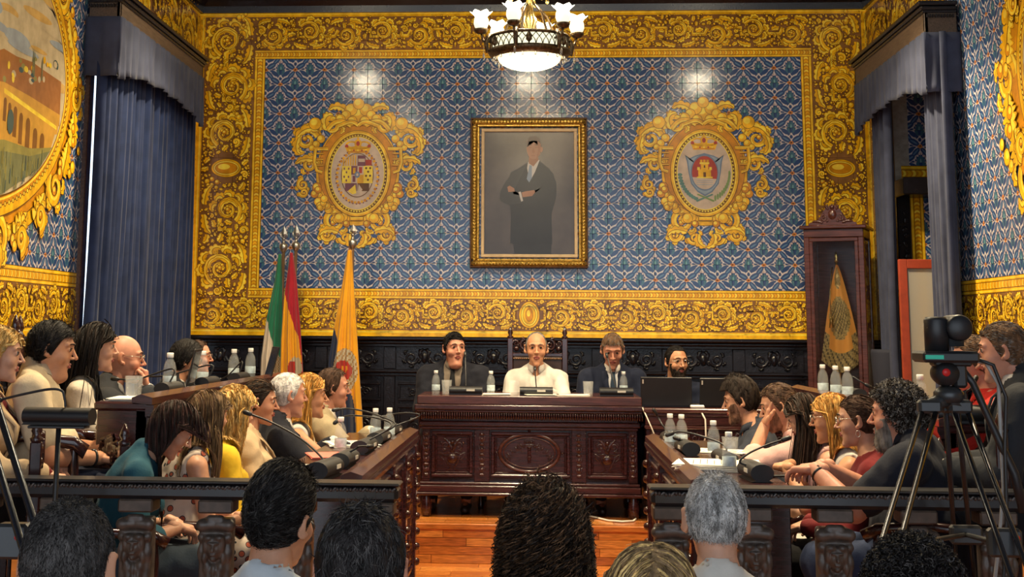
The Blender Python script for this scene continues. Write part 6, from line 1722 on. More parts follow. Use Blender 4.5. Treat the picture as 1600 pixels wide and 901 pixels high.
C = {k: cloth(k, v) for k, v in dict(cream=(.60, .48, .32), ivory=(.62, .54, .44), white=(.62, .58, .52), coolwhite=(.55, .60, .64), greysuit=(.024, .026, .031), charcoal=(.016, .018, .024), navy=(.012, .016, .034), midnight=(.012, .013, .020), teal=(.020, .085, .125), yellow=(.70, .44, .025),
     beige=(.50, .36, .22), maroon=(.14, .012, .014), taupe=(.17, .135, .105), pink=(.64, .38, .34), slate=(.035, .040, .056), polo=(.014, .016, .026), red=(.46, .022, .016), denim=(.030, .045, .10), black=(.010, .010, .012), stone=(.20, .17, .13), bluegrey=(.040, .055, .075), khaki=(.36, .29, .18), tieblue=(.020, .035, .06), lightshirt=(.50, .50, .52)).items()}
def floral():
    m = mat('cloth_floral', (.60, .50, .42), .8, spec=.2); nt = m.node_tree; b = nt.nodes['Principled BSDF']
    t = nt.nodes.new('ShaderNodeTexCoord'); v = nt.nodes.new('ShaderNodeTexVoronoi'); v.inputs['Scale'].default_value = 26; nt.links.new(t.outputs['Object'], v.inputs['Vector'])
    r = nt.nodes.new('ShaderNodeValToRGB'); nt.links.new(v.outputs['Distance'], r.inputs[0]); e = r.color_ramp.elements
    e[0].position = .0; e[0].color = (.42, .10, .06, 1); e[1].position = .30; e[1].color = (.03, .04, .05, 1); q = r.color_ramp.elements.new(.38); q.color = (.62, .52, .44, 1); r.color_ramp.interpolation = 'CONSTANT'
    nt.links.new(r.outputs[0], b.inputs['Base Color']); return m
C['floral'] = floral()
HM['stubble'] = hairm('stubble', (.22, .115, .07), .7)
q90 = pi/2
def up_(*v): return tuple(v)
PEOPLE = {}
def P_(key, label, px, py, Y, plat, face, **k):
    if Y < 10:
        f = {'f': .87, 'm': .92, 'h': .92}[k.get('kind', 'm')]; f = {'blonde_white': .95, 'bald_man': .97}.get(key, f); k['hs'] = k.get('hs', 1.0)*f
        py -= (1-f)*.13*F/Y                                    # keep the crown where it is
    PEOPLE[key] = person(label, at(px, py, Y), plat, face, **k); PEOPLE[key]['Y'] = Y
# --- back row on the left
P_('blonde_edge', 'blonde woman in a beige waistcoat and maroon top at the left edge', 0, 562, 5.6, DAIS, -1.35, kind='f', head=(.05, .1, 0), skin='fair', top=C['maroon'], jacket=C['beige'], open_j=True, neck='v', bottom=C['black'], seed=11,
   hair=dict(style='long', c='pale', c2='blonde', len=.16, n=798, w=.0065, part=.03), brow='lightbrown', R='thigh', L='lap')
P_('cream_man', 'heavy dark haired man in a cream shirt looking right', 82, 552, 5.9, DAIS, -1.30, kind='h', head=(-.05, .16, 0), bw=1.28, nk=.035, belly=.06, skin='tan', top=C['cream'], sleeves='short', neck='open', collar=C['cream'], watch=('R', M_FRAME), bottom=C['navy'], seed=12,
   hair=dict(style='short', c='black', flow='side', th=.014, len=.05, n=1100), R='thigh', L='lap', lean=.05, hs=1.03)
P_('black_hair', 'woman with long straight black hair in a cream blouse', 152, 551, 6.5, DAIS, -1.25, kind='f', head=(.02, .05, 0), skin='fair', top=C['ivory'], neck='v', sleeves='long', bottom=C['black'], seed=13, lean=.12,
   hair=dict(style='long', c='black', c2='dark', len=.44, n=988, w=.0065, part=-.02, body=.006), brow='black')
P_('bald_man', 'bald man in a grey suit resting his chin on his hand', 194, 563, 7.1, DAIS, -1.2, head=(-.05, .08, 0), skin='ruddy', top=C['lightshirt'], jacket=C['greysuit'], collar=C['white'], tie=C['tieblue'], bottom=C['greysuit'], seed=14, lean=.18, glasses='metal', brow='brown',
   R=((.07, .26, .46), (-.25, -.05, .95), 'curl', (0, 1, .2)), L='desk')
P_('specs_man', 'dark haired man with black glasses in a charcoal suit', 291, 568, 8.9, DAIS, -1.2, head=(-.05, .1, 0), skin='tan', top=C['lightshirt'], jacket=C['charcoal'], collar=C['white'], bottom=C['charcoal'], seed=15, lean=.22, glasses='dark', brow='black',
   hair=dict(style='short', c='black', flow='side', th=.018, len=.05, n=900, vol=(0, .01, .02)), beard=dict(c='stubble', t=.002), R='desk', L='desk')
P_('far_specs', 'man with silver glasses half hidden at the far end of the back row', 309, 561, 9.5, DAIS, -1.25, head=(-.1, .05, 0), skin='ruddy', top=C['white'], jacket=C['charcoal'], collar=C['white'], bottom=C['charcoal'], seed=16, glasses='metal', brow='brown', lean=.15,
   hair=dict(style='short', c='brown', flow='back', th=.008, len=.03, n=600, rec=.02), R='desk', L='desk')
# --- front row on the left
P_('teal', 'woman with long auburn hair in a teal top bowing her head', 270, 678, 5.7, LOW, -1.25, kind='f', head=(.05, .62, .1), skin='fair', top=C['teal'], neck='crew', sleeves='three', bottom=C['bluegrey'], skirt=True, seed=21, lean=.38, h=.011,
   hair=dict(style='long', c='auburn', c2='dark', len=.36, n=1330, w=.0065, part=-.02, m=16, drift=.05, fwd=.25), L='lap', R='lap')
P_('floral', 'woman with straight light brown hair in a sleeveless floral dress', 326, 657, 6.1, LOW, -1.05, kind='f', head=(.35, .12, 0), skin='warm', top=C['floral'], neck='crew', sleeves='none', bottom=C['floral'], skirt=True, seed=22, lean=.22, h=.011,
   hair=dict(style='long', c='mid', c2='lightbrown', len=.36, n=1178, w=.0065, mix=.6, m=15), brow='brown', L='lap', R='lap')
P_('yellow', 'woman with wavy blonde hair in a yellow jacket', 368, 651, 6.55, LOW, -1.05, kind='f', head=(.3, .15, 0), skin='fair', top=C['yellow'], neck='crew', sleeves='long', collar=C['yellow'], bottom=C['white'], seed=23, lean=.2,
   hair=dict(style='long', c='blonde', c2='pale', len=.22, n=1064, w=.0065, mix=.5, wave=.006, body=.012, part=.03), brow='lightbrown', L='lap', R='lap')
P_('beige', 'dark haired woman in a beige blazer with her hair tied back', 406, 635, 7.05, LOW, -1.35, kind='f', head=(-.08, .12, 0), skin='warm', top=C['white'], jacket=C['beige'], neck='v', bottom=C['beige'], seed=24, lean=.1,
   hair=dict(style='short', c='dark', flow='back', th=.010, len=.06, n=700, bun=True, c2='mid'), L='lap', R='lap')
P_('grey_hair', 'grey haired man in a dark suit mostly hidden behind the blonde woman', 451, 622, 7.35, LOW, -1.2, head=(.1, .05, 0), skin='ruddy', top=C['lightshirt'], jacket=C['midnight'], collar=C['white'], bottom=C['midnight'], seed=25,
   hair=dict(style='short', c='silver', flow='back', th=.010, len=.03, n=700), brow='grey', L='desk', R='desk')
P_('blonde_white', 'woman with long golden hair in a white sleeveless top', 483, 622, 7.7, LOW, -1.30, kind='f', head=(-.02, .03, 0), skin='tan', top=C['white'], neck='crew', sleeves='none', watch=('R', M_FRAME), bottom=C['white'], seed=26, lean=.14, h=.011,
   hair=dict(style='long', c='honey', c2='blonde', len=.34, n=1330, w=.0065, mix=.55, m=15, part=.02), R=((.10, .44, .30), (-.15, .98, -.05), 'flat'), L=((-.08, .46, .30), (.25, .95, -.05), 'flat'), brow='brown')
P_('cream_jacket', 'man with receding brown hair in a cream blazer and white shirt', 521, 611, 8.2, LOW, -1.30, head=(-.05, .05, 0), skin='ruddy', top=C['white'], jacket=C['khaki'], collar=C['white'], bottom=C['stone'], seed=27, lean=.1, belly=.02,
   hair=dict(style='short', c='brown', flow='side', th=.012, len=.045, n=800, rec=.02), brow='brown', R='desk', L='desk')
# --- presiding desk
P_('left_suit', 'man in a black suit and brown shirt seated left at the presiding desk', 710, 546, 10.95, DAIS, pi-.02, kind='h', head=(.42, .02, 0), bw=1.22, nk=.06, open_j=True, belly=.03, skin='ruddy', top=C['taupe'], jacket=C['midnight'], collar=C['taupe'], tie=C['black'], bottom=C['midnight'], seed=31, hs=1.04,
   hair=dict(style='short', c='black', flow='side', th=.006, len=.05, n=1200, sx=-1, nape=-.09, tight=.08, messy=.08), R='lap', L='lap')
P_('mayor', 'balding man in a white shirt speaking in the middle of the presiding desk', 838, 546, 10.95, DAIS, pi-.03, head=(.06, .06, 0), bw=1.05, skin='tan', top=C['white'], collar=C['white'], neck='open', bottom=C['navy'], seed=32, hs=1.05, lean=.10,
   hair=dict(style='short', c='grey', flow='back', th=.005, len=.02, n=600, rec=.05), brow='grey', R='lap', L=((-.10, .42, .31), (.5, .8, -.15), 'relaxed'))
P_('right_suit', 'man in a navy suit with bowed head right at the presiding desk', 957, 548, 10.95, DAIS, pi+.03, head=(-.05, .42, 0), bw=1.12, skin='ruddy', top=C['lightshirt'], jacket=C['navy'], collar=C['white'], tie=C['tieblue'], bottom=C['navy'], seed=33, hs=1.04, lean=.08,
   hair=dict(style='short', c='mid', flow='front', th=.008, len=.03, n=800, c2='grey'), brow='brown', R='lap', L='lap')
P_('secretary', 'bearded man with glasses in a navy suit behind the laptop', 1057, 567, 10.98, DAIS, pi-.0, head=(.38, .06, 0), skin='tan', top=C['white'], jacket=C['navy'], collar=C['white'], bottom=C['navy'], seed=34, glasses='metal', brow='black', hs=1.02,
   hair=dict(style='short', c='black', flow='back', th=.007, len=.03, n=700, rec=.02), beard=dict(c='dark', t=.006), R='lap', L='lap')
# --- front row on the right
P_('grey_shirt', 'bearded man in a slate shirt reading papers on the right desk', 1157, 631, 7.85, LOW, 1.45, head=(-.05, .2, 0), skin='warm', top=C['slate'], collar=C['slate'], neck='open', sleeves='rolled', watch=('L', M_METAL), bottom=C['denim'], seed=41, lean=.14, h=.011,
   hair=dict(style='short', c='dark', flow='up', th=.016, len=.045, n=1100, vol=(0, .015, .025), puff=.4), beard=dict(c='stubble', t=.003), L=((-.10, .42, .30), (.35, .9, -.1), 'flat'), R=((.10, .44, .31), (-.3, .95, -.05), 'relaxed'))
P_('pink', 'man in a pink shirt holding his fingers to his temple', 1217, 640, 7.3, LOW, 1.4, head=(.1, .3, 0), skin='warm', top=C['pink'], collar=C['pink'], sleeves='rolled', bottom=C['navy'], seed=42, lean=.25, h=.011,
   hair=dict(style='short', c='brown', flow='back', th=.012, len=.04, n=900, c2='lightbrown', rec=.01), beard=dict(c='stubble', t=.002), L=((-.03, .27, .50), (-.05, -.28, .95), 'two', (0, 1, .3)), R='lap')
P_('dark_long', 'woman with long dark hair looking down beside the pink shirted man', 1257, 658, 6.9, LOW, 1.45, kind='f', head=(.0, .42, 0), skin='fair', top=C['pink'], neck='crew', sleeves='none', bottom=C['navy'], seed=43, lean=.18,
   hair=dict(style='long', locks=(-1, 1), c='dark', c2='brown', len=.50, n=1064, w=.0065, m=15, part=.0), L='lap', R='lap')
P_('blonde_right', 'woman with golden hair and glasses in a white sleeveless top on the right', 1298, 661, 6.6, LOW, 1.35, kind='f', head=(-.1, .12, 0), skin='tan', top=C['white'], neck='scoop', sleeves='none', bottom=C['white'], seed=44, lean=.15, glasses='metal', h=.011,
   hair=dict(style='long', c='honey', c2='blonde', len=.30, n=1216, w=.0065, mix=.5, m=14, part=-.02), brow='brown', L='clasp', R='clasp')
P_('ponytail', 'woman with red brown hair tied back wearing glasses and an earring', 1340, 665, 6.2, LOW, 1.3, kind='f', head=(-.05, .1, 0), skin='fair', top=C['maroon'], neck='crew', bottom=C['black'], seed=45, earring=True, glasses='metal',
   hair=dict(style='short', c='brown', flow='back', th=.007, len=.05, n=600, bun=True), L='lap', R='lap')
P_('curly_man', 'burly curly haired man with a grey beard in a navy polo shirt', 1400, 656, 5.7, LOW+.05, 1.2, kind='h', head=(-.05, .05, 0), bw=1.42, nk=.025, belly=.08, skin='ruddy', top=C['polo'], collar=C['polo'], watch=('L', M_FRAME), neck='polo', sleeves='short', bottom=C['denim'], seed=46, h=.011, hs=1.06, lean=.2,
   hair=dict(style='curly', c='dark', c2='grey', len=.024, n=1000, curl=.006, w=.0045, lift=.25, grav=.4, th=.012), beard=dict(c='grey', t=.005), L=((-.16, .44, .34), (.3, .93, -.05), 'relaxed'), R=((.0, .44, .34), (-.7, .6, -.05), 'relaxed'))
# --- back row on the right
P_('red_shirt', 'man in a red shirt half hidden behind the video camera', 1521, 571, 6.2, DAIS, 1.3, head=(.1, .12, 0), skin='ruddy', top=C['red'], collar=C['red'], bottom=C['black'], seed=51, hair=dict(style='short', c='mid', c2='grey', flow='back', th=.007, len=.03, n=600), brow='grey', L='desk', R='desk')
P_('suit_right', 'grey haired man in a grey suit at the right edge', 1567, 556, 5.6, DAIS, 1.25, head=(-.05, .10, 0), bw=1.1, nk=.06, skin='ruddy', top=C['white'], jacket=C['greysuit'], collar=C['white'], neck='open', bottom=C['greysuit'], seed=52, h=.011,
   hair=dict(style='short', c='mid', c2='grey', flow='back', th=.009, len=.035, n=1100), brow='brown', L='lap', R='lap')
# --- spectators in the foreground
def spectator(key, label, px, ytop, Y, **k):
    hp = k.pop('dz', .125); p = at(px, ytop, Y); PEOPLE[key] = person(label, Vector((p.x, p.y, p.z-hp)), 0, k.pop('face', 0), eyes=False, nofeet=True, **k); PEOPLE[key]['Y'] = Y
spectator('shaved', 'spectator with a shaved dark head at the bottom left', 113, 783, 2.56, skin='warm', top=C['black'], neck='crew', bottom=C['black'], seed=61, head=(0, .08, 0), h=.012,
   hair=dict(style='short', c='saltpepper', c2='black', flow='down', th=.0035, len=.012, n=6000, w=.0016, tight=.5, mix=.5, nape=-.085, messy=.4))
spectator('white_shirt', 'spectator with thick dark hair in a pale blue shirt', 440, 740, 3.7, skin='warm', top=C['coolwhite'], collar=C['coolwhite'], bottom=C['navy'], seed=62, head=(-.30, .02, .10), h=.011, face=-.12, lean=.05,
   hair=dict(style='short', c='black', c2='saltpepper', flow='back', th=.010, len=.050, n=4500, w=.0028, mix=.35, vol=(0, .01, .03), nape=-.085, tight=.22))
spectator('grey_dark', 'spectator with short greying black hair left of the aisle', 566, 794, 2.72, skin='ruddy', top=C['black'], neck='crew', bottom=C['black'], seed=63, head=(0, .05, 0), h=.012,
   hair=dict(style='short', c='black', c2='saltpepper', flow='down', th=.010, len=.030, n=5000, w=.0026, mix=.4, nape=-.085, messy=.45))
spectator('curly_woman', 'spectator with long curly dark brown hair in the aisle', 850, 765, 3.55, kind='f', skin='tan', top=C['coolwhite'], neck='crew', bottom=C['denim'], seed=64, h=.012,
   hair=dict(style='curly', c='dark', c2='mid', len=.36, n=1100, curl=.014, fq=1.0, w=.0028, lift=.016, grav=1.4, m=48, th=.014, mix=.45, vol=(.02, 0, .0)))
spectator('blonde_low', 'spectator with straight blonde hair at the bottom right of the aisle', 1018, 856, 3.15, kind='f', skin='fair', top=C['stone'], neck='crew', bottom=C['denim'], seed=65, h=.012,
   hair=dict(style='long', c='lightbrown', c2='pale', len=.30, n=2200, w=.0045, mix=.35, m=12))
spectator('grey_short', 'spectator with short silver hair and a white collar', 1116, 741, 3.85, skin='fair', top=C['white'], collar=C['white'], bottom=C['navy'], seed=66, head=(0, .06, .02), h=.011,
   hair=dict(style='short', c='silver', c2='grey', flow='down', th=.004, len=.016, n=6000, w=.0018, mix=.35, tight=.4, nape=-.055, messy=.4))
spectator('black_curly', 'spectator with bushy black hair under the camera tripod', 1424, 858, 3.2, skin='warm', top=C['black'], neck='crew', bottom=C['black'], seed=67, h=.012,
   hair=dict(style='curly', c='black', c2='saltpepper', len=.034, n=2600, curl=.007, w=.0034, lift=.4, grav=.2, m=10, th=.016, mix=.15))
# --- every sitter's chair
proto = make_chair(); used = False
low_proto = make_chair(.90); high_proto = make_chair(1.27, .48); special = {}
ZCH = 0
for T, hz, face, plat in CHAIRS:
    if T.location.y < 5.72 and plat > .2: continue
    if plat == 0 and False: continue
    lab = T['label']
    key = 'high' if 'middle of the presiding' in lab else ('low' if T.location.y > 10.4 else None)
    if key == 'high': c = high_proto
    elif key == 'low': c = low_proto if 'low' not in special else copy_tree(low_proto); special['low'] = 1
    else: c = proto if not used else copy_tree(proto); used = True
    c.location = (T.location.x, T.location.y, plat); c.rotation_euler = (0, 0, face)
    c.scale = (1, 1, max(.75, min(1.35, (hz-.088)/.46)))
    off = Matrix.Rotation(face, 3, 'Z') @ Vector((0, .0, 0)); c.location += off
    wd = lab.split(' ')[:9]
    while wd[-1] in ('a', 'an', 'the', 'in', 'of', 'with', 'and', 'at', 'on', 'to', 'his', 'her', 'left', 'right', 'looking', 'seated', 'long', 'behind', 'silver', 'red', 'white', 'holding', 'wearing', 'bowing', 'resting'): wd.pop()
    c['label'] = 'carved leather armchair holding the '+' '.join(wd); c['group'] = 'carved leather armchairs'
DBG = '\n'.join(str((k, round(v['hz'], 3), [round(q, 2) for q in v['T'].location])) for k, v in PEOPLE.items())
#'HZ', k, round(v['hz'], 3), [round(q, 2) for q in v['T'].location])

# ------------------------------------------------------------------ things on the desks
M_CLEAR = mat('clear_bottle_plastic', (.80, .84, .84), .08, spec=.8, alpha=.15)
M_WATER = mat('drinking_glass', (.85, .87, .86), .05, spec=.8, alpha=.10)
M_CAP = mat('white_cap', (.75, .75, .72), .4); M_PAPER = mat('white_paper', (.78, .74, .66), .7, noise=.05); M_BLUEL = mat('bottle_label', (.55, .66, .70), .5, noise=.3, nscale=30)
M_PLATE = mat('grey_label_plate', (.55, .52, .46), .4); M_INK = mat('printed_text', (.12, .12, .12), .7); M_PINK = mat('pink_folder', (.62, .14, .10), .6); M_CHROME = mat('brushed_steel', (.5, .5, .5), .28, metal=.95)
M_CABW = mat('white_cable', (.62, .58, .50), .5); M_DARKG = mat('dark_grey_metal', (.045, .047, .05), .35, metal=.5); M_RED = mat('red_knob', (.5, .02, .02), .4)
def mk_bottle():
    T = thing('water_bottle', 'x', 'bottle')
    MB().lathe([(.0, 0), (.027, 0), (.030, .006), (.030, .055), (.028, .062), (.030, .07), (.030, .10), (.024, .125), (.013, .145), (.0125, .155)], n=18).build('bottle', M_CLEAR, T)
    MB().lathe([(.0305, .028), (.0308, .03), (.0308, .066), (.0305, .068)], n=18).build('label_wrap', M_BLUEL, T)
    MB().lathe([(.0145, .150), (.0155, .152), (.0155, .170), (.014, .172), (0, .172)], n=16).build('cap', M_CAP, T)
    return T
def mk_glass():
    T = thing('drinking_glass', 'x', 'glass')
    MB().lathe([(0, .004), (.030, .006), (.038, .105), (.040, .105), (.033, 0), (0, 0)], n=20).build('tumbler', M_WATER, T); return T
BOT = None; GLS = None
def onz(px, py, z): p = atz(px, py, z); return p
def put_bottle(label, p, s=1.0):
    global BOT
    if BOT is None: BOT = mk_bottle(); o = BOT
    else: o = copy_tree(BOT)
    o['label'] = label; o['group'] = 'small water bottles'; o.location = p; o.rotation_euler = (0, 0, random.uniform(0, 6)); o.scale = (s, s, s)
def put_glass(label, p):
    global GLS
    if GLS is None: GLS = mk_glass(); o = GLS
    else: o = copy_tree(GLS)
    o['label'] = label; o['group'] = 'drinking glasses'; o.location = p
def mic_unit(label, p, rz, neck=None, length=.25, r=.036, plate=True, stem=.0045):
    """conference microphone: rounded bar base and gooseneck; neck points are in the room"""
    T = thing('conference_microphone', label, 'microphone', p, rz, 'conference microphones')
    m = MB(); prof = [(r*cos(a)*1.15, r*.85+r*.85*sin(a)) for a in np.linspace(-1.0, pi+1.0, 14)]+[(-r*1.1, 0), (r*1.1, 0)]
    prof = [(a, max(b, 0)) for a, b in prof]; n = len(prof); L = length/2
    vs = [(-L, a, b) for a, b in prof]+[(L, a, b) for a, b in prof]; m.add(vs, [(i, (i+1) % n, n+(i+1) % n, n+i) for i in range(n)], 0, True); m.add(vs, [tuple(range(n))[::-1], tuple(range(n, 2*n))], 0)
    m.build('base', M_BLACK, T)
    if plate: MB().box(L*.05, L*.55, -r*1.18, -r*1.12, r*.75, r*1.15).build('label_plate', M_PLATE, T)
    if neck:
        iv = T.matrix_basis.inverted(); pts = [iv @ Vector(q) for q in neck]; P = []
        for i in range(len(pts)-1):
            a, b, c, d = pts[max(i-1, 0)], pts[i], pts[i+1], pts[min(i+2, len(pts)-1)]
            for k in range(6): t = k/6; P.append(.5*((2*b)+(c-a)*t+(2*a-5*b+4*c-d)*t*t+(3*b-a-3*c+d)*t**3))
        P.append(pts[-1]); m = MB(); m.tube(P, stem, 8); g = m.build('gooseneck', M_BLACK, T)
        d = (P[-1]-P[-3]).normalized(); m = MB(); m.tube([P[-1]-d*.005, P[-1], P[-1]+d*.015, P[-1]+d*.035, P[-1]+d*.042], [stem, stem*2.0, stem*2.4, stem*2.3, stem*1.2], 10); m.build('microphone_head', M_BLACK, g)
    return T
def paper(label, c, w, d, rz, n=3, name='paper_sheets', mt=M_PAPER, lines=True, tilt=0):
    T = thing(name, label, 'papers', c, rz)
    for i in range(n):
        a = random.uniform(-.12, .12); M = Matrix.Rotation(a, 4, 'Z') @ Matrix.Translation((random.uniform(-.01, .01), random.uniform(-.01, .01), .0025*i))
        s = MB(); s.box(-w/2, w/2, -d/2, d/2, 0, .0018, 0, 0, M); o = s.build('sheet', mt, T)
    if lines:
        t = MB()
        for i in range(9): t.box(-w*.4, w*random.uniform(.2, .4), -d*.38+i*d*.085, -d*.38+i*d*.085+.004, 0, .0004, 0, 0, M @ Matrix.Translation((0, 0, .0022)))
        t.build('printed_lines', M_INK, T)
    return T
# presiding desk
zt = ZTOP+.001
for px, py, lb in ((681, 614, 'water bottle with a blue label at the left end of the presiding desk'), (767, 613, 'water bottle between the black suited man and the white shirted speaker')): put_bottle(lb, at(px, py, 10.5)*Vector((1, 1, 0)).x if False else Vector((at(px, py, 10.5).x, 10.5, zt)))
put_bottle('water bottle in front of the man with the bowed head', Vector((at(974, 600, 10.7).x, 10.68, zt)))
for px, lb in ((698, 'drinking glass beside the left end water bottle'), (803, 'drinking glass left of the middle microphone'), (919, 'drinking glass right of the white shirted speaker')): put_glass(lb, Vector((at(px, 605, 10.42).x, 10.42, zt)))
for px, tip, lb in ((728, (727, 556), 'black conference microphone before the man in the black suit'), (838, (836, 578), 'black conference microphone before the white shirted speaker'), (963, (949, 558), 'black conference microphone before the man with the bowed head')):
    b = Vector((at(px, 606, 10.42).x, 10.42, zt)); e = at(tip[0], tip[1], 10.62); mic_unit(lb, b, 0, [b+Vector((0, .01, .06)), b*.6+e*.4+Vector((0, .02, .03)), e], .245)
for px, w, lb in ((775, .20, 'white papers left of the middle glass'), (848, .26, 'white papers under the middle microphone'), (893, .24, 'white papers beside the speaker\'s hand')): paper(lb, Vector((at(px, 614, 10.40).x, 10.42, zt)), w, .16, .1, 4, lines=False)
# secretary desk: laptops, adapter, cables
def laptop(label, p, rz, w=.36, hgt=.235, ang=.12, sticker=True):
    T = thing('laptop', label, 'laptop', p, rz, 'black laptops')
    MB().box(-w/2, w/2, 0, .24, 0, .016, .004).build('keyboard_base', M_BLACK, T)
    M = Matrix.Rotation(ang, 4, 'X'); s = MB(); s.box(-w/2, w/2, -.008, 0, .012, hgt+.012, .003, 0, M); ld = s.build('screen_lid', M_BLACK, T)
    s = MB(); s.box(-w/2+.012, w/2-.012, .0005, .001, .03, hgt, 0, 0, M); s.build('display', mat('dim_display', (.02, .02, .022), .15), ld)
    if sticker: s = MB(); s.box(-w/2+.012, -w/2+.022, -.0095, -.0085, hgt-.035, hgt-.005, 0, 0, M); s.build('sticker', M_PLATE, ld)
    return T
laptop('open black laptop hiding the bearded man with glasses', Vector((at(1041, 637, 10.3).x, 10.3, zs+.001)), 0, .37, .205)
laptop('second black laptop right of the bearded secretary', Vector((at(1126, 636, 10.3).x, 10.35, zs+.001)), .12, .30, .20)
T = thing('power_adapter', 'small white adapter with a cable on the secretary desk', 'adapter', Vector((at(1090, 634, 10.2).x, 10.22, zs+.001)))
MB().box(-.05, .05, -.02, .02, 0, .022, .006).build('housing', M_CAP, T)
iv = T.location; m = MB(); m.tube([at(1094, 640, 10.15)-iv, at(1102, 655, 10.11)-iv, at(1103, 680, 10.1)-iv, at(1098, 700, 10.1)-iv], .006, 8); m.build('cable', M_CABW, T)
m = MB(); m.tube([at(1004, 637, 10.19), at(1010, 650, 10.1), at(1018, 668, 10.08), at(1027, 690, 10.06)], .005, 8); tag(m.build('white_cable', M_CABW), 'white cable hanging off the right end of the presiding desk', 'cable')
m = MB(); m.tube([Vector((q[0], q[1], DAIS+.008)) for q in [(at(905, 790, 10.3).x, 10.5), (at(930, 790, 10.3).x, 10.32), (at(950, 793, 10.2).x, 10.16), (at(972, 797, 10.1).x, 10.12), (at(990, 797, 10.1).x, 10.16), (at(1002, 797, 10.1).x, 10.4)]], .007, 8); tag(m.build('floor_cable', M_CABW), 'white cable lying on the dais under the presiding desk', 'cable')
# left front desk
zl = ZD+.002
def L3(px, py): q = atz(px, py, zl); return Vector((q.x, q.y, zl))
b = Vector((-.88, 5.80, zl)); mic_unit('conference microphone with the longest gooseneck at the near end of the left desk', b, 1.45, [b+Vector((-.01, 0, .05)), at(503, 715, 5.82), at(470, 685, 5.9), at(425, 660, 6.0), at(392, 647, 6.05)], .26, .042)
b = Vector((-.86, 6.25, zl)); mic_unit('conference microphone second from the near end of the left desk', b, 1.5, [b+Vector((0, 0, .05)), at(557, 700, 6.25), at(561, 697, 6.25), at(574, 697, 6.3)], .24, .040)
b = Vector((-.86, 6.95, zl)); mic_unit('conference microphone beside the pink folder on the left desk', b, 1.5, [b+Vector((0, 0, .05)), at(612, 665, 7.0), at(585, 652, 7.1), at(545, 649, 7.2), at(531, 655, 7.2)], .26, .040)
b = Vector((-.85, 7.5, zl)); mic_unit('conference microphone in front of the cream jacketed man', b, 1.5, [b+Vector((0, 0, .05)), at(618, 662, 7.5), at(580, 645, 7.6), at(545, 638, 7.7), at(530, 639, 7.7)], .26, .040)
b = Vector((-.84, 8.08, zl)); mic_unit('conference microphone at the far end of the left desk', b, 1.5, [b+Vector((0, 0, .05)), at(655, 650, 8.1), at(640, 645, 8.1), at(612, 647, 8.15), at(602, 650, 8.15)], .26, .036)
for x, y, lb in ((-.98, 6.95, 'water bottle beside the golden haired woman\'s hands'), (-.90, 7.75, 'water bottle between two microphones on the left desk'), (-.83, 7.82, 'water bottle nearest the aisle on the left desk')): put_bottle(lb, Vector((x, y, zl)))
paper('loose white pages at the near end of the left desk', Vector((-1.0, 6.05, zl)), .22, .32, .1, 5, lines=False); paper('open white booklet before the cream jacketed man', Vector((-.98, 7.4, zl)), .24, .30, .3, 5); paper('pink folder under the golden haired woman\'s hands', Vector((-1.0, 6.75, zl)), .22, .30, .2, 3, 'document_folder', M_PINK, False)
# right front desk
b = Vector((.90, 5.95, zl)); mic_unit('conference microphone with a raised gooseneck at the near end of the right desk', b, -1.5, [b+Vector((0, 0, .05)), at(1156, 722, 5.95), at(1170, 708, 5.95), at(1198, 695, 6.0), at(1222, 687, 6.02)], .26, .042)
b = Vector((.86, 6.6, zl)); mic_unit('conference microphone behind the stack of papers on the right desk', b, -1.5, [b+Vector((0, 0, .05)), at(1135, 700, 6.6), at(1122, 690, 6.65), at(1085, 678, 6.7), at(1062, 674, 6.75), at(1052, 676, 6.75)], .24, .036)
b = Vector((.74, 7.1, zl)); mic_unit('conference microphone before the slate shirted man', b, -1.5, [b+Vector((0, 0, .05)), at(1088, 700, 7.1), at(1080, 692, 7.1), at(1062, 686, 7.15)], .24, .040)
b = Vector((.72, 7.75, zl)); mic_unit('conference microphone at the far end of the right desk', b, -1.5, [b+Vector((0, 0, .05)), at(1036, 665, 7.75), at(1030, 655, 7.8), at(1026, 648, 7.8)], .24, .036)
for x, y, lb in ((.70, 7.55, 'water bottle at the far aisle corner of the right desk'), (.755, 7.50, 'water bottle next to the far corner bottle on the right desk'), (.86, 7.0, 'water bottle before the slate shirted man\'s hands'), (.83, 6.22, 'water bottle beside the tall stack of papers')): put_bottle(lb, Vector((x, y, zl)))
paper('tall stack of printed papers at the near end of the right desk', Vector((.80, 6.38, zl)), .30, .36, 1.4, 12); paper('printed page under the slate shirted man\'s hand', Vector((.92, 7.3, zl)), .22, .3, 1.3, 2); put_glass('drinking glass on the right desk', Vector((.92, 6.85, zl)))
T = thing('tablet_computer', 'dark tablet lying at the near end of the right desk', 'tablet', Vector((.97, 6.15, zl)), -1.3); MB().box(-.12, .12, -.085, .085, 0, .009, .003).build('case', M_BLACK, T); MB().box(-.11, .11, -.075, .075, .0092, .0098).build('screen', mat('dim_display', (.02, .02, .022), .15), T)
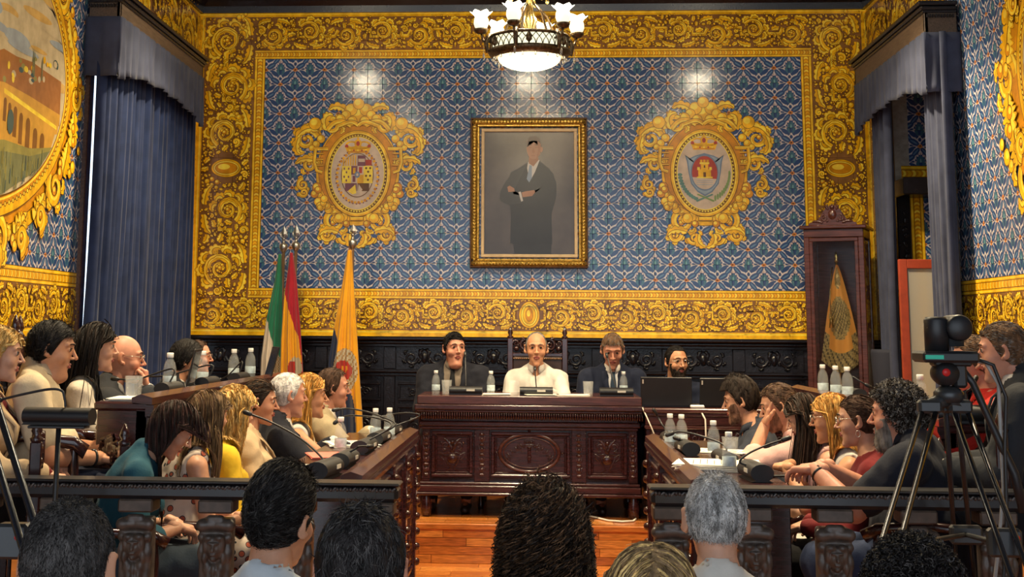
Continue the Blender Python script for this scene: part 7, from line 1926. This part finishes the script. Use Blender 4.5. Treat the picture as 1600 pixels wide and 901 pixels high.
# upper desks
zu = ZB+.002
for px, Y, lb in ((234, 7.05, 'water bottle in front of the bald man'), (275, 7.75, 'water bottle in front of the dark haired man with glasses'), (320, 8.55, 'water bottle at the middle of the upper left desk'), (379, 9.05, 'water bottle at the far end of the upper left desk')):
    x = max(-1.88, min(-1.73, at(px, 600, Y).x)); put_bottle(lb, Vector((x, Y, zu)), 1.12)
put_glass('drinking glass at the near end of the upper left desk', Vector((-1.80, 6.15, zu)))
paper('loose papers at the near end of the upper left desk', Vector((-1.82, 6.2, zu)), .16, .26, .1, 4, lines=False)
laptop('open laptop before the bald man', Vector((-1.86, 7.4, zu)), -1.45, .30, .20, -.2, False); laptop('open laptop at the far end of the upper left desk', Vector((-1.74, 8.9, zu)), 1.9, .30, .20, .25, False)
for Y, tip, lb in ((6.75, (185, 592), 'conference microphone before the black haired woman'), (7.55, (222, 588), 'conference microphone before the bald man'), (8.35, (345, 592), 'conference microphone before the far men with glasses')):
    b = Vector((-1.80, Y, zu)); e = at(tip[0], tip[1], Y+.05); mic_unit(lb, b, 1.5, [b+Vector((0, 0, .05)), b+Vector((.01, .02, .12)), b*.4+e*.6+Vector((0, 0, .03)), e], .22, .034, False)
zu2 = 1.237
for px, Y, lb in ((1286, 8.55, 'leftmost of the three water bottles below the display cabinet'), (1306, 8.25, 'middle of the three water bottles below the display cabinet'), (1324, 8.0, 'rightmost of the three water bottles below the display cabinet'), (1438, 6.6, 'water bottle beside the tripod on the upper right desk')):
    x = min(1.86, max(1.70, at(px, 600, Y).x)); put_bottle(lb, Vector((x, Y, zu2)), 1.05)
for Y, tip, lb in ((8.1, (1352, 600), 'conference microphone on the upper right desk beside the bottles'), (5.98, (1520, 600), 'conference microphone before the grey suited man on the right')):
    b = Vector((1.79, Y, zu2)); e = at(tip[0], tip[1], Y); mic_unit(lb, b, -1.5 if Y > 7 else -.1, [b+Vector((0, 0, .05)), b+Vector((0, .02, .12)), b*.5+e*.5+Vector((0, 0, .06)), e], .24 if Y > 7 else .26, .036 if Y > 7 else .045, False)
# microphone on a floor stand at the left
b = at(92, 663, 4.75); mic = mic_unit('black conference microphone on a thin floor stand at the left', b, -.08, [b+Vector((.02, 0, .06)), at(101, 622, 4.75), at(96, 610, 4.75), at(75, 608, 4.75), at(30, 617, 4.75), at(2, 624, 4.75)], .24, .034, False)
S = thing('microphone_stand', 'thin black floor stand carrying the microphone at the left', 'stand', (b.x, b.y, 0))
m = MB(); m.tube([(0, 0, .03), (0, 0, .75)], .013, 10); m.tube([(0, 0, .75), (0, 0, b.z-.012)], .009, 10); m.build('pole', M_BLACK, S)
m = MB(); m.lathe([(.017, .72), (.019, .74), (.019, .78), (.011, .80)], n=12); m.build('clutch', M_DARKG, S); MB().box(-.1, .1, -.03, .03, b.z-.012, b.z-.002, .003).build('tray', M_DARKG, S)
m = MB(); m.lathe([(0, 0), (.13, 0), (.13, .012), (.05, .03), (.0, .035)], n=24); m.build('round_base', M_DARKG, S)

# ------------------------------------------------------------------ glass display cabinet with the embroidered banner
CF = at(1313, 480, 11.75); CBX = thing('display_cabinet', 'dark mahogany display cabinet with carved crest holding an embroidered banner', 'cabinet', (CF.x+.03, 11.92, DAIS), -.36)
cw, cdp = .245, .21; zt_ = at(1304, 352, 11.75).z-DAIS
MB().box(-cw, cw, -cdp, cdp, 0, .30, .01).build('base', M_MAH_L, CBX); MB().box(-cw-.02, cw+.02, -cdp-.02, cdp+.02, .30, .33, .008).build('base_moulding', M_MAH_L, CBX)
for sx in (-1, 1):
    for sy in (-1, 1): MB().box(sx*cw-sx*.0, sx*(cw-.045), sy*cdp, sy*(cdp-.045), .33, zt_-.10, .005).build('post', M_MAH_L, CBX)
    MB().box(sx*(cw-.012), sx*(cw-.008), -cdp+.045, cdp-.045, .36, zt_-.12).build('side_glass', mat('cabinet_glass', (.97, .98, .97), .02, trans=1.0, ior=1.15), CBX)
MB().box(-cw, cw, cdp-.02, cdp, .33, zt_-.1).build('back_panel', M_MAH_L, CBX)
dr = MB(); frame_ring(dr, -cw+.045, cw-.045, .335, zt_-.105, .03, -cdp-.004, -cdp+.02, .004); dr = dr.build('door', M_MAH_L, CBX)
MB().box(-cw+.07, cw-.07, -cdp+.006, -cdp+.010, .36, zt_-.13).build('pane', MATS['cabinet_glass'], dr)
MB().box(-cw, cw, -cdp, cdp, zt_-.10, zt_-.03, .005).build('frieze', M_MAH_L, CBX); MB().box(-cw-.03, cw+.03, -cdp-.03, cdp+.03, zt_-.03, zt_, .008).build('cornice', M_MAH_L, CBX)
cr = MB(); cr.prism([(-.20, zt_), (.20, zt_), (.19, zt_+.02), (.12, zt_+.04), (.085, zt_+.10), (.05, zt_+.15), (0, zt_+.175), (-.05, zt_+.15), (-.085, zt_+.10), (-.12, zt_+.04), (-.19, zt_+.02)], 'y', -cdp-.01, -cdp+.02); cr = cr.build('crest', M_MAH_L, CBX)
o = Orn(dome=.014, step=.00001); o.disc(0, zt_+.09, .035, 1, .045); o.disc(0, zt_+.15, .02)
for s in (-1, 1): o.scroll((s*.065, zt_+.06), .03, pi/2, -s, .009, 1.3, 3); o.leaf([(s*.08, zt_+.02), (s*.12, zt_+.035), (s*.17, zt_+.03)], .014, 4); o.leaf([(s*.03, zt_+.13), (s*.05, zt_+.155), (s*.03, zt_+.175)], .012, 3)
q = o.build('crest_carving', [M_MAH_L], None, (0, -cdp-.011, 0), (1, 0, 0), (0, 0, 1), (0, -1, 0)); q.parent = CBX
BN = thing('embroidered_banner', 'gold and orange embroidered banner inside the display cabinet', 'banner', CBX.location+Vector((0, 0, .33)), -.36)
bz = zt_-.33
m = MB(); m.tube([(-.02, .05, 0), (-.02, .05, bz-.30)], .01, 8); m.lathe([(.0, 0), (.02, .01), (.008, .03), (.016, .05), (0, .10)], (-.02, .05, bz-.30), 10); m.build('pole', M_BRIGHT, BN)
vs = []; nu, nv = 26, 40
for j in range(nv+1):
    v = j/nv
    for i in range(nu+1):
        u = i/nu; w = .02+.40*v**.8; x = -.02-.45*w+w*u; zz = bz-.32-.80*v-(.10*sin(pi*u) if v > .0 else 0)*v
        vs.append((x*.8, .03-.03*sin(pi*u)-.012*v*sin(u*16+2), zz))
mb = MB(); mb.add(vs, [(j*(nu+1)+i, j*(nu+1)+i+1, (j+1)*(nu+1)+i+1, (j+1)*(nu+1)+i) for j in range(nv) for i in range(nu)], 0, True)
M_BAN = [mat('banner_orange_silk', (.80, .36, .06), .6, sheen=.2), mat('banner_gold_embroidery', (.40, .29, .11), .5, metal=.2, noise=.5, nscale=80, bump=.4, bscale=160), mat('banner_dark_thread', (.10, .075, .03), .6, noise=.4, nscale=60)]
mi = []
for j in range(nv):
    for i in range(nu):
        u, v = (i+.5)/nu, (j+.5)/nv; e = ((u-.5)/.42)**2+((v-.5)/.20)**2; k = 0
        if e < 1: k = 1 if (e > .6 or (i+j) % 3) else 2
        if v > .82 or (v > .7 and abs(u-.5) > .36): k = 1 if (i*3+j) % 4 else 2
        if ((u-.5)/.3)**2+((v-.12)/.1)**2 < 1: k = 1
        mi.append(k)
mb.m = mi; mb.build('banner_cloth', M_BAN, BN)
m = MB(); m.tube([(-.05, .0, bz-.34), (-.075, -.02, bz-.6), (-.07, -.02, bz-.75)], .005, 6); m.lathe([(.004, .0), (.014, -.03), (.02, -.10), (0, -.10)], (-.07, -.02, bz-.75), 10); m.build('tassel', M_BRIGHT, BN)

# red framed frosted screen
g0 = at(1403, 405, 10.75); SC = thing('glass_screen', 'red framed frosted glass screen standing behind the curtain', 'screen', (g0.x+.15, 10.75, DAIS))
M_REDF = mat('red_painted_frame', (.30, .045, .018), .4, noise=.15); zt2 = g0.z; x0 = g0.x
m = MB(); m.box(x0, x0+.062, 10.73, 10.77, DAIS, zt2, .004); m.box(x0+.062, XR+.25, 10.73, 10.77, zt2-.07, zt2, .004); m.box(XR+.25, XR+.312, 10.73, 10.77, DAIS, zt2, .004); m.box(x0+.062, XR+.25, 10.73, 10.77, DAIS, DAIS+.08, .004); m.build('frame', M_REDF, SC, True)
MB().box(x0+.062, XR+.25, 10.745, 10.752, DAIS+.08, zt2-.07).build('frosted_pane', mat('frosted_glass', (.62, .58, .50), .25, trans=.45, ior=1.12, alpha=.8), SC, True)

# ------------------------------------------------------------------ video camera on a tripod
YT = 4.4; tp = at(1480, 590, YT); TRX = tp.x
TR = thing('camera_tripod', 'black video tripod with twin tube legs standing before the right balustrade', 'tripod', (TRX, YT, 0))
V_ = lambda px, py, dy=0.0: at(px, py, YT+dy)
m = MB(); m.lathe([(.0, -.03), (.035, -.03), (.045, -.015), (.045, .0), (.035, .012), (.02, .02), (0, .02)], tuple(V_(1482, 613)), 20); m.build('bowl', M_DARKG, TR, True)
hd = MB(); c = V_(1476, 583); hd.lathe([(.0, -.045), (.034, -.04), (.04, 0), (.034, .04), (0, .045)], (c.x, c.y, c.z), 20, 0, Matrix.Rotation(pi/2, 4, 'X')); c2 = V_(1484, 566); hd.box(c2.x-.055, c2.x+.06, YT-.03, YT+.03, c2.z-.012, c2.z+.022, .006); c3 = V_(1498, 585); hd.box(c3.x-.02, c3.x+.02, YT-.025, YT+.025, c3.z-.04, c3.z+.05, .008); hd = hd.build('fluid_head', M_BLACK, TR, True)
m = MB(); m.lathe([(0, 0), (.012, 0), (.012, .006), (0, .007)], (c.x-.008, YT-.042, c.z+.004), 14, 0, Matrix.Rotation(pi/2, 4, 'X')); m.build('knob', M_RED, hd, True)
m = MB(); m.tube([V_(1505, 580), V_(1520, 598), V_(1548, 660), V_(1585, 740), V_(1600, 800)], [.012, .011, .011, .014, .015], 10); m.build('pan_handle', M_BLACK, TR, True)
for (xt, yt_, xb, yb_, dy0, dy1, w) in ((1452, 640, 1395, 836, -.03, -.45, 11), (1500, 640, 1577, 850, .0, -.25, 11), (1487, 640, 1500, 800, .04, .45, 9)):
    lg = None
    for o_ in (-1, 1):
        a, b = V_(xt+o_*w, yt_, dy0), V_(xb+o_*w*1.3, yb_, dy1); d = (b-a); e = a+d*((a.z-.35)/(a.z-b.z)) if b.z > .35 else b
        m = MB(); m.tube([a, e], .0085, 8)
        if lg is None: lg = m.build('leg', mat('blued_steel_tube', (.05, .055, .07), .25, metal=.8), TR, True)
        else: m.build('tube', MATS['blued_steel_tube'], lg, True)
    a = V_(xt, yt_-6, dy0); e2 = (V_(xb, yb_, dy1)-V_(xt, yt_, dy0)); q = V_(xt, yt_, dy0); f1 = q+e2*((q.z-.36)/(-e2.z)); f2 = q+e2*((q.z-.02)/(-e2.z))
    m = MB(); m.tube([a, V_(1480, 622, 0)], [.02, .026], 10); m.box(q.x-.035, q.x+.035, q.y-.02, q.y+.02, q.z-.01, q.z+.03, .008); m.build('shoulder', M_DARKG, lg, True)
    m = MB(); m.box(f1.x-.035, f1.x+.035, f1.y-.02, f1.y+.02, f1.z-.04, f1.z+.04, .006); m.tube([f1, f2], .013, 8); m.ball(tuple(f2), .02, 8); m.build('lower_leg', M_DARKG, lg, True)
sp = V_(1568, 850, -.2); m = MB(); m.box(sp.x-.045, sp.x+.05, sp.y-.02, sp.y+.02, sp.z-.035, sp.z+.045, .008); lk = m.build('leg_clamp', M_DARKG, TR, True); m = MB(); m.lathe([(0, 0), (.010, 0), (.010, .006), (0, .007)], (sp.x+.03, sp.y-.022, sp.z+.02), 12, 0, Matrix.Rotation(pi/2, 4, 'X')); m.build('knob', M_RED, lk, True)
s1 = V_(1509, 835, .3); m = MB(); m.tube([sp, s1], .008, 8); m.tube([s1, V_(1420, 850, -.35)], .008, 8); m.box(s1.x-.05, s1.x+.05, s1.y-.02, s1.y+.02, s1.z-.03, s1.z+.03, .008); m.build('spreader', M_DARKG, TR, True)
PZ = thing('video_camera', 'black remote video camera with a green label on the tripod', 'camera', (V_(1475, 562).x, YT, V_(1475, 566).z), 0)
bz0 = V_(1475, 566).z
c = V_(1477, 555); MB().box(c.x-.085, c.x+.085, YT-.07, YT+.07, V_(1477, 566).z, V_(1477, 548).z, .008).build('base', M_BLACK, PZ, True)
c = V_(1453, 557); MB().box(c.x-.033, c.x+.022, YT-.0725, YT-.070, c.z-.006, c.z+.006).build('green_label', mat('green_label', (.02, .45, .30), .5), PZ, True)
a = V_(1462, 548); b = V_(1462, 495)
MB().lathe([(.0, 0), (.036, 0), (.036, b.z-a.z-.01), (.030, b.z-a.z), (0, b.z-a.z)], (a.x, YT-.015, a.z), 28).build('side_arm', M_BLACK, PZ, True)
a2 = V_(1490, 541); MB().lathe([(.0, 0), (.034, 0), (.034, .07), (0, .07)], (a2.x, YT+.01, a2.z), 24).build('turret', mat('dark_grey_shell', (.03, .032, .036), .35), PZ, True)
h_ = V_(1492, 512); m = MB(); m.lathe([(0, -.06), (.030, -.06), (.040, -.05), (.040, .05), (.034, .06), (0, .06)], (h_.x, YT, h_.z), 28, 0, Matrix.Rotation(pi/2, 4, 'X')); m.build('camera_head', M_BLACK, PZ, True)
l_ = V_(1444, 512); m = MB(); m.lathe([(0, 0), (.022, 0), (.026, .01), (.026, .03), (0, .03)], (l_.x, YT-.01, l_.z), 20, 0, Matrix.Rotation(pi/2, 4, 'Y')); m.build('lens_ring', mat('silver_ring', (.7, .7, .68), .3, metal=.3), PZ, True)
m = MB(); m.tube([V_(1510, 562), V_(1540, 566), V_(1560, 600), V_(1564, 680), V_(1568, 760), V_(1562, 840), V_(1555, 901), Vector((V_(1555, 901).x, YT, .01))], .006, 8); tag(m.build('camera_cable', mat('grey_cable', (.30, .29, .28), .5)), 'grey cable hanging from the video camera', 'cable')
m = MB(); m.tube([V_(1525, 560, -.02), V_(1552, 570, -.02), V_(1572, 620, -.02), V_(1570, 700, -.02), V_(1573, 800, -.02), V_(1568, 901, -.02), Vector((V_(1568, 901).x, YT-.02, .01))], .006, 8); tag(m.build('camera_cable', M_BLACK), 'black cable hanging from the video camera', 'cable')
# second tripod cut by the left edge of the photograph
YT2 = 3.0; W2 = lambda px, py, dy=0: at(px, py, YT2+dy)
T2 = thing('camera_tripod', 'tripod with a grey clamp cut off by the left edge', 'tripod', (W2(-35, 700).x, YT2, 0))
apex = W2(-40, 560)
for (xb, yb_, dy) in ((40, 901, -.2), (-140, 901, -.2), (-30, 901, .5)):
    b = W2(xb, yb_, dy); d = b-apex; q = apex+d*((apex.z-.02)/(-d.z)); lg = None
    for o_ in (-.018, .018):
        m = MB(); m.tube([apex+Vector((o_, 0, 0)), q+Vector((o_*1.4, 0, .3))], .008, 8)
        if lg is None: lg = m.build('leg', MATS['blued_steel_tube'], T2, True)
        else: m.build('tube', MATS['blued_steel_tube'], lg, True)
    m = MB(); m.tube([q+Vector((0, 0, .34)), q], .014, 8); m.ball(tuple(q), .018, 8); m.build('lower_leg', M_DARKG, lg, True)
k = W2(20, 848, -.15); m = MB(); m.box(k.x-.03, k.x+.035, k.y-.02, k.y+.02, k.z-.03, k.z+.04, .006); q = m.build('leg_clamp', M_DARKG, T2, True); m = MB(); m.lathe([(0, 0), (.006, 0), (.006, .005), (0, .006)], (k.x+.018, k.y-.022, k.z+.015), 12, 0, Matrix.Rotation(pi/2, 4, 'X')); m.build('knob', M_RED, q, True)
m = MB(); m.lathe([(.0, -.03), (.04, -.03), (.05, 0), (.03, .02), (0, .02)], tuple(apex), 18); m.build('bowl', M_DARKG, T2, True)
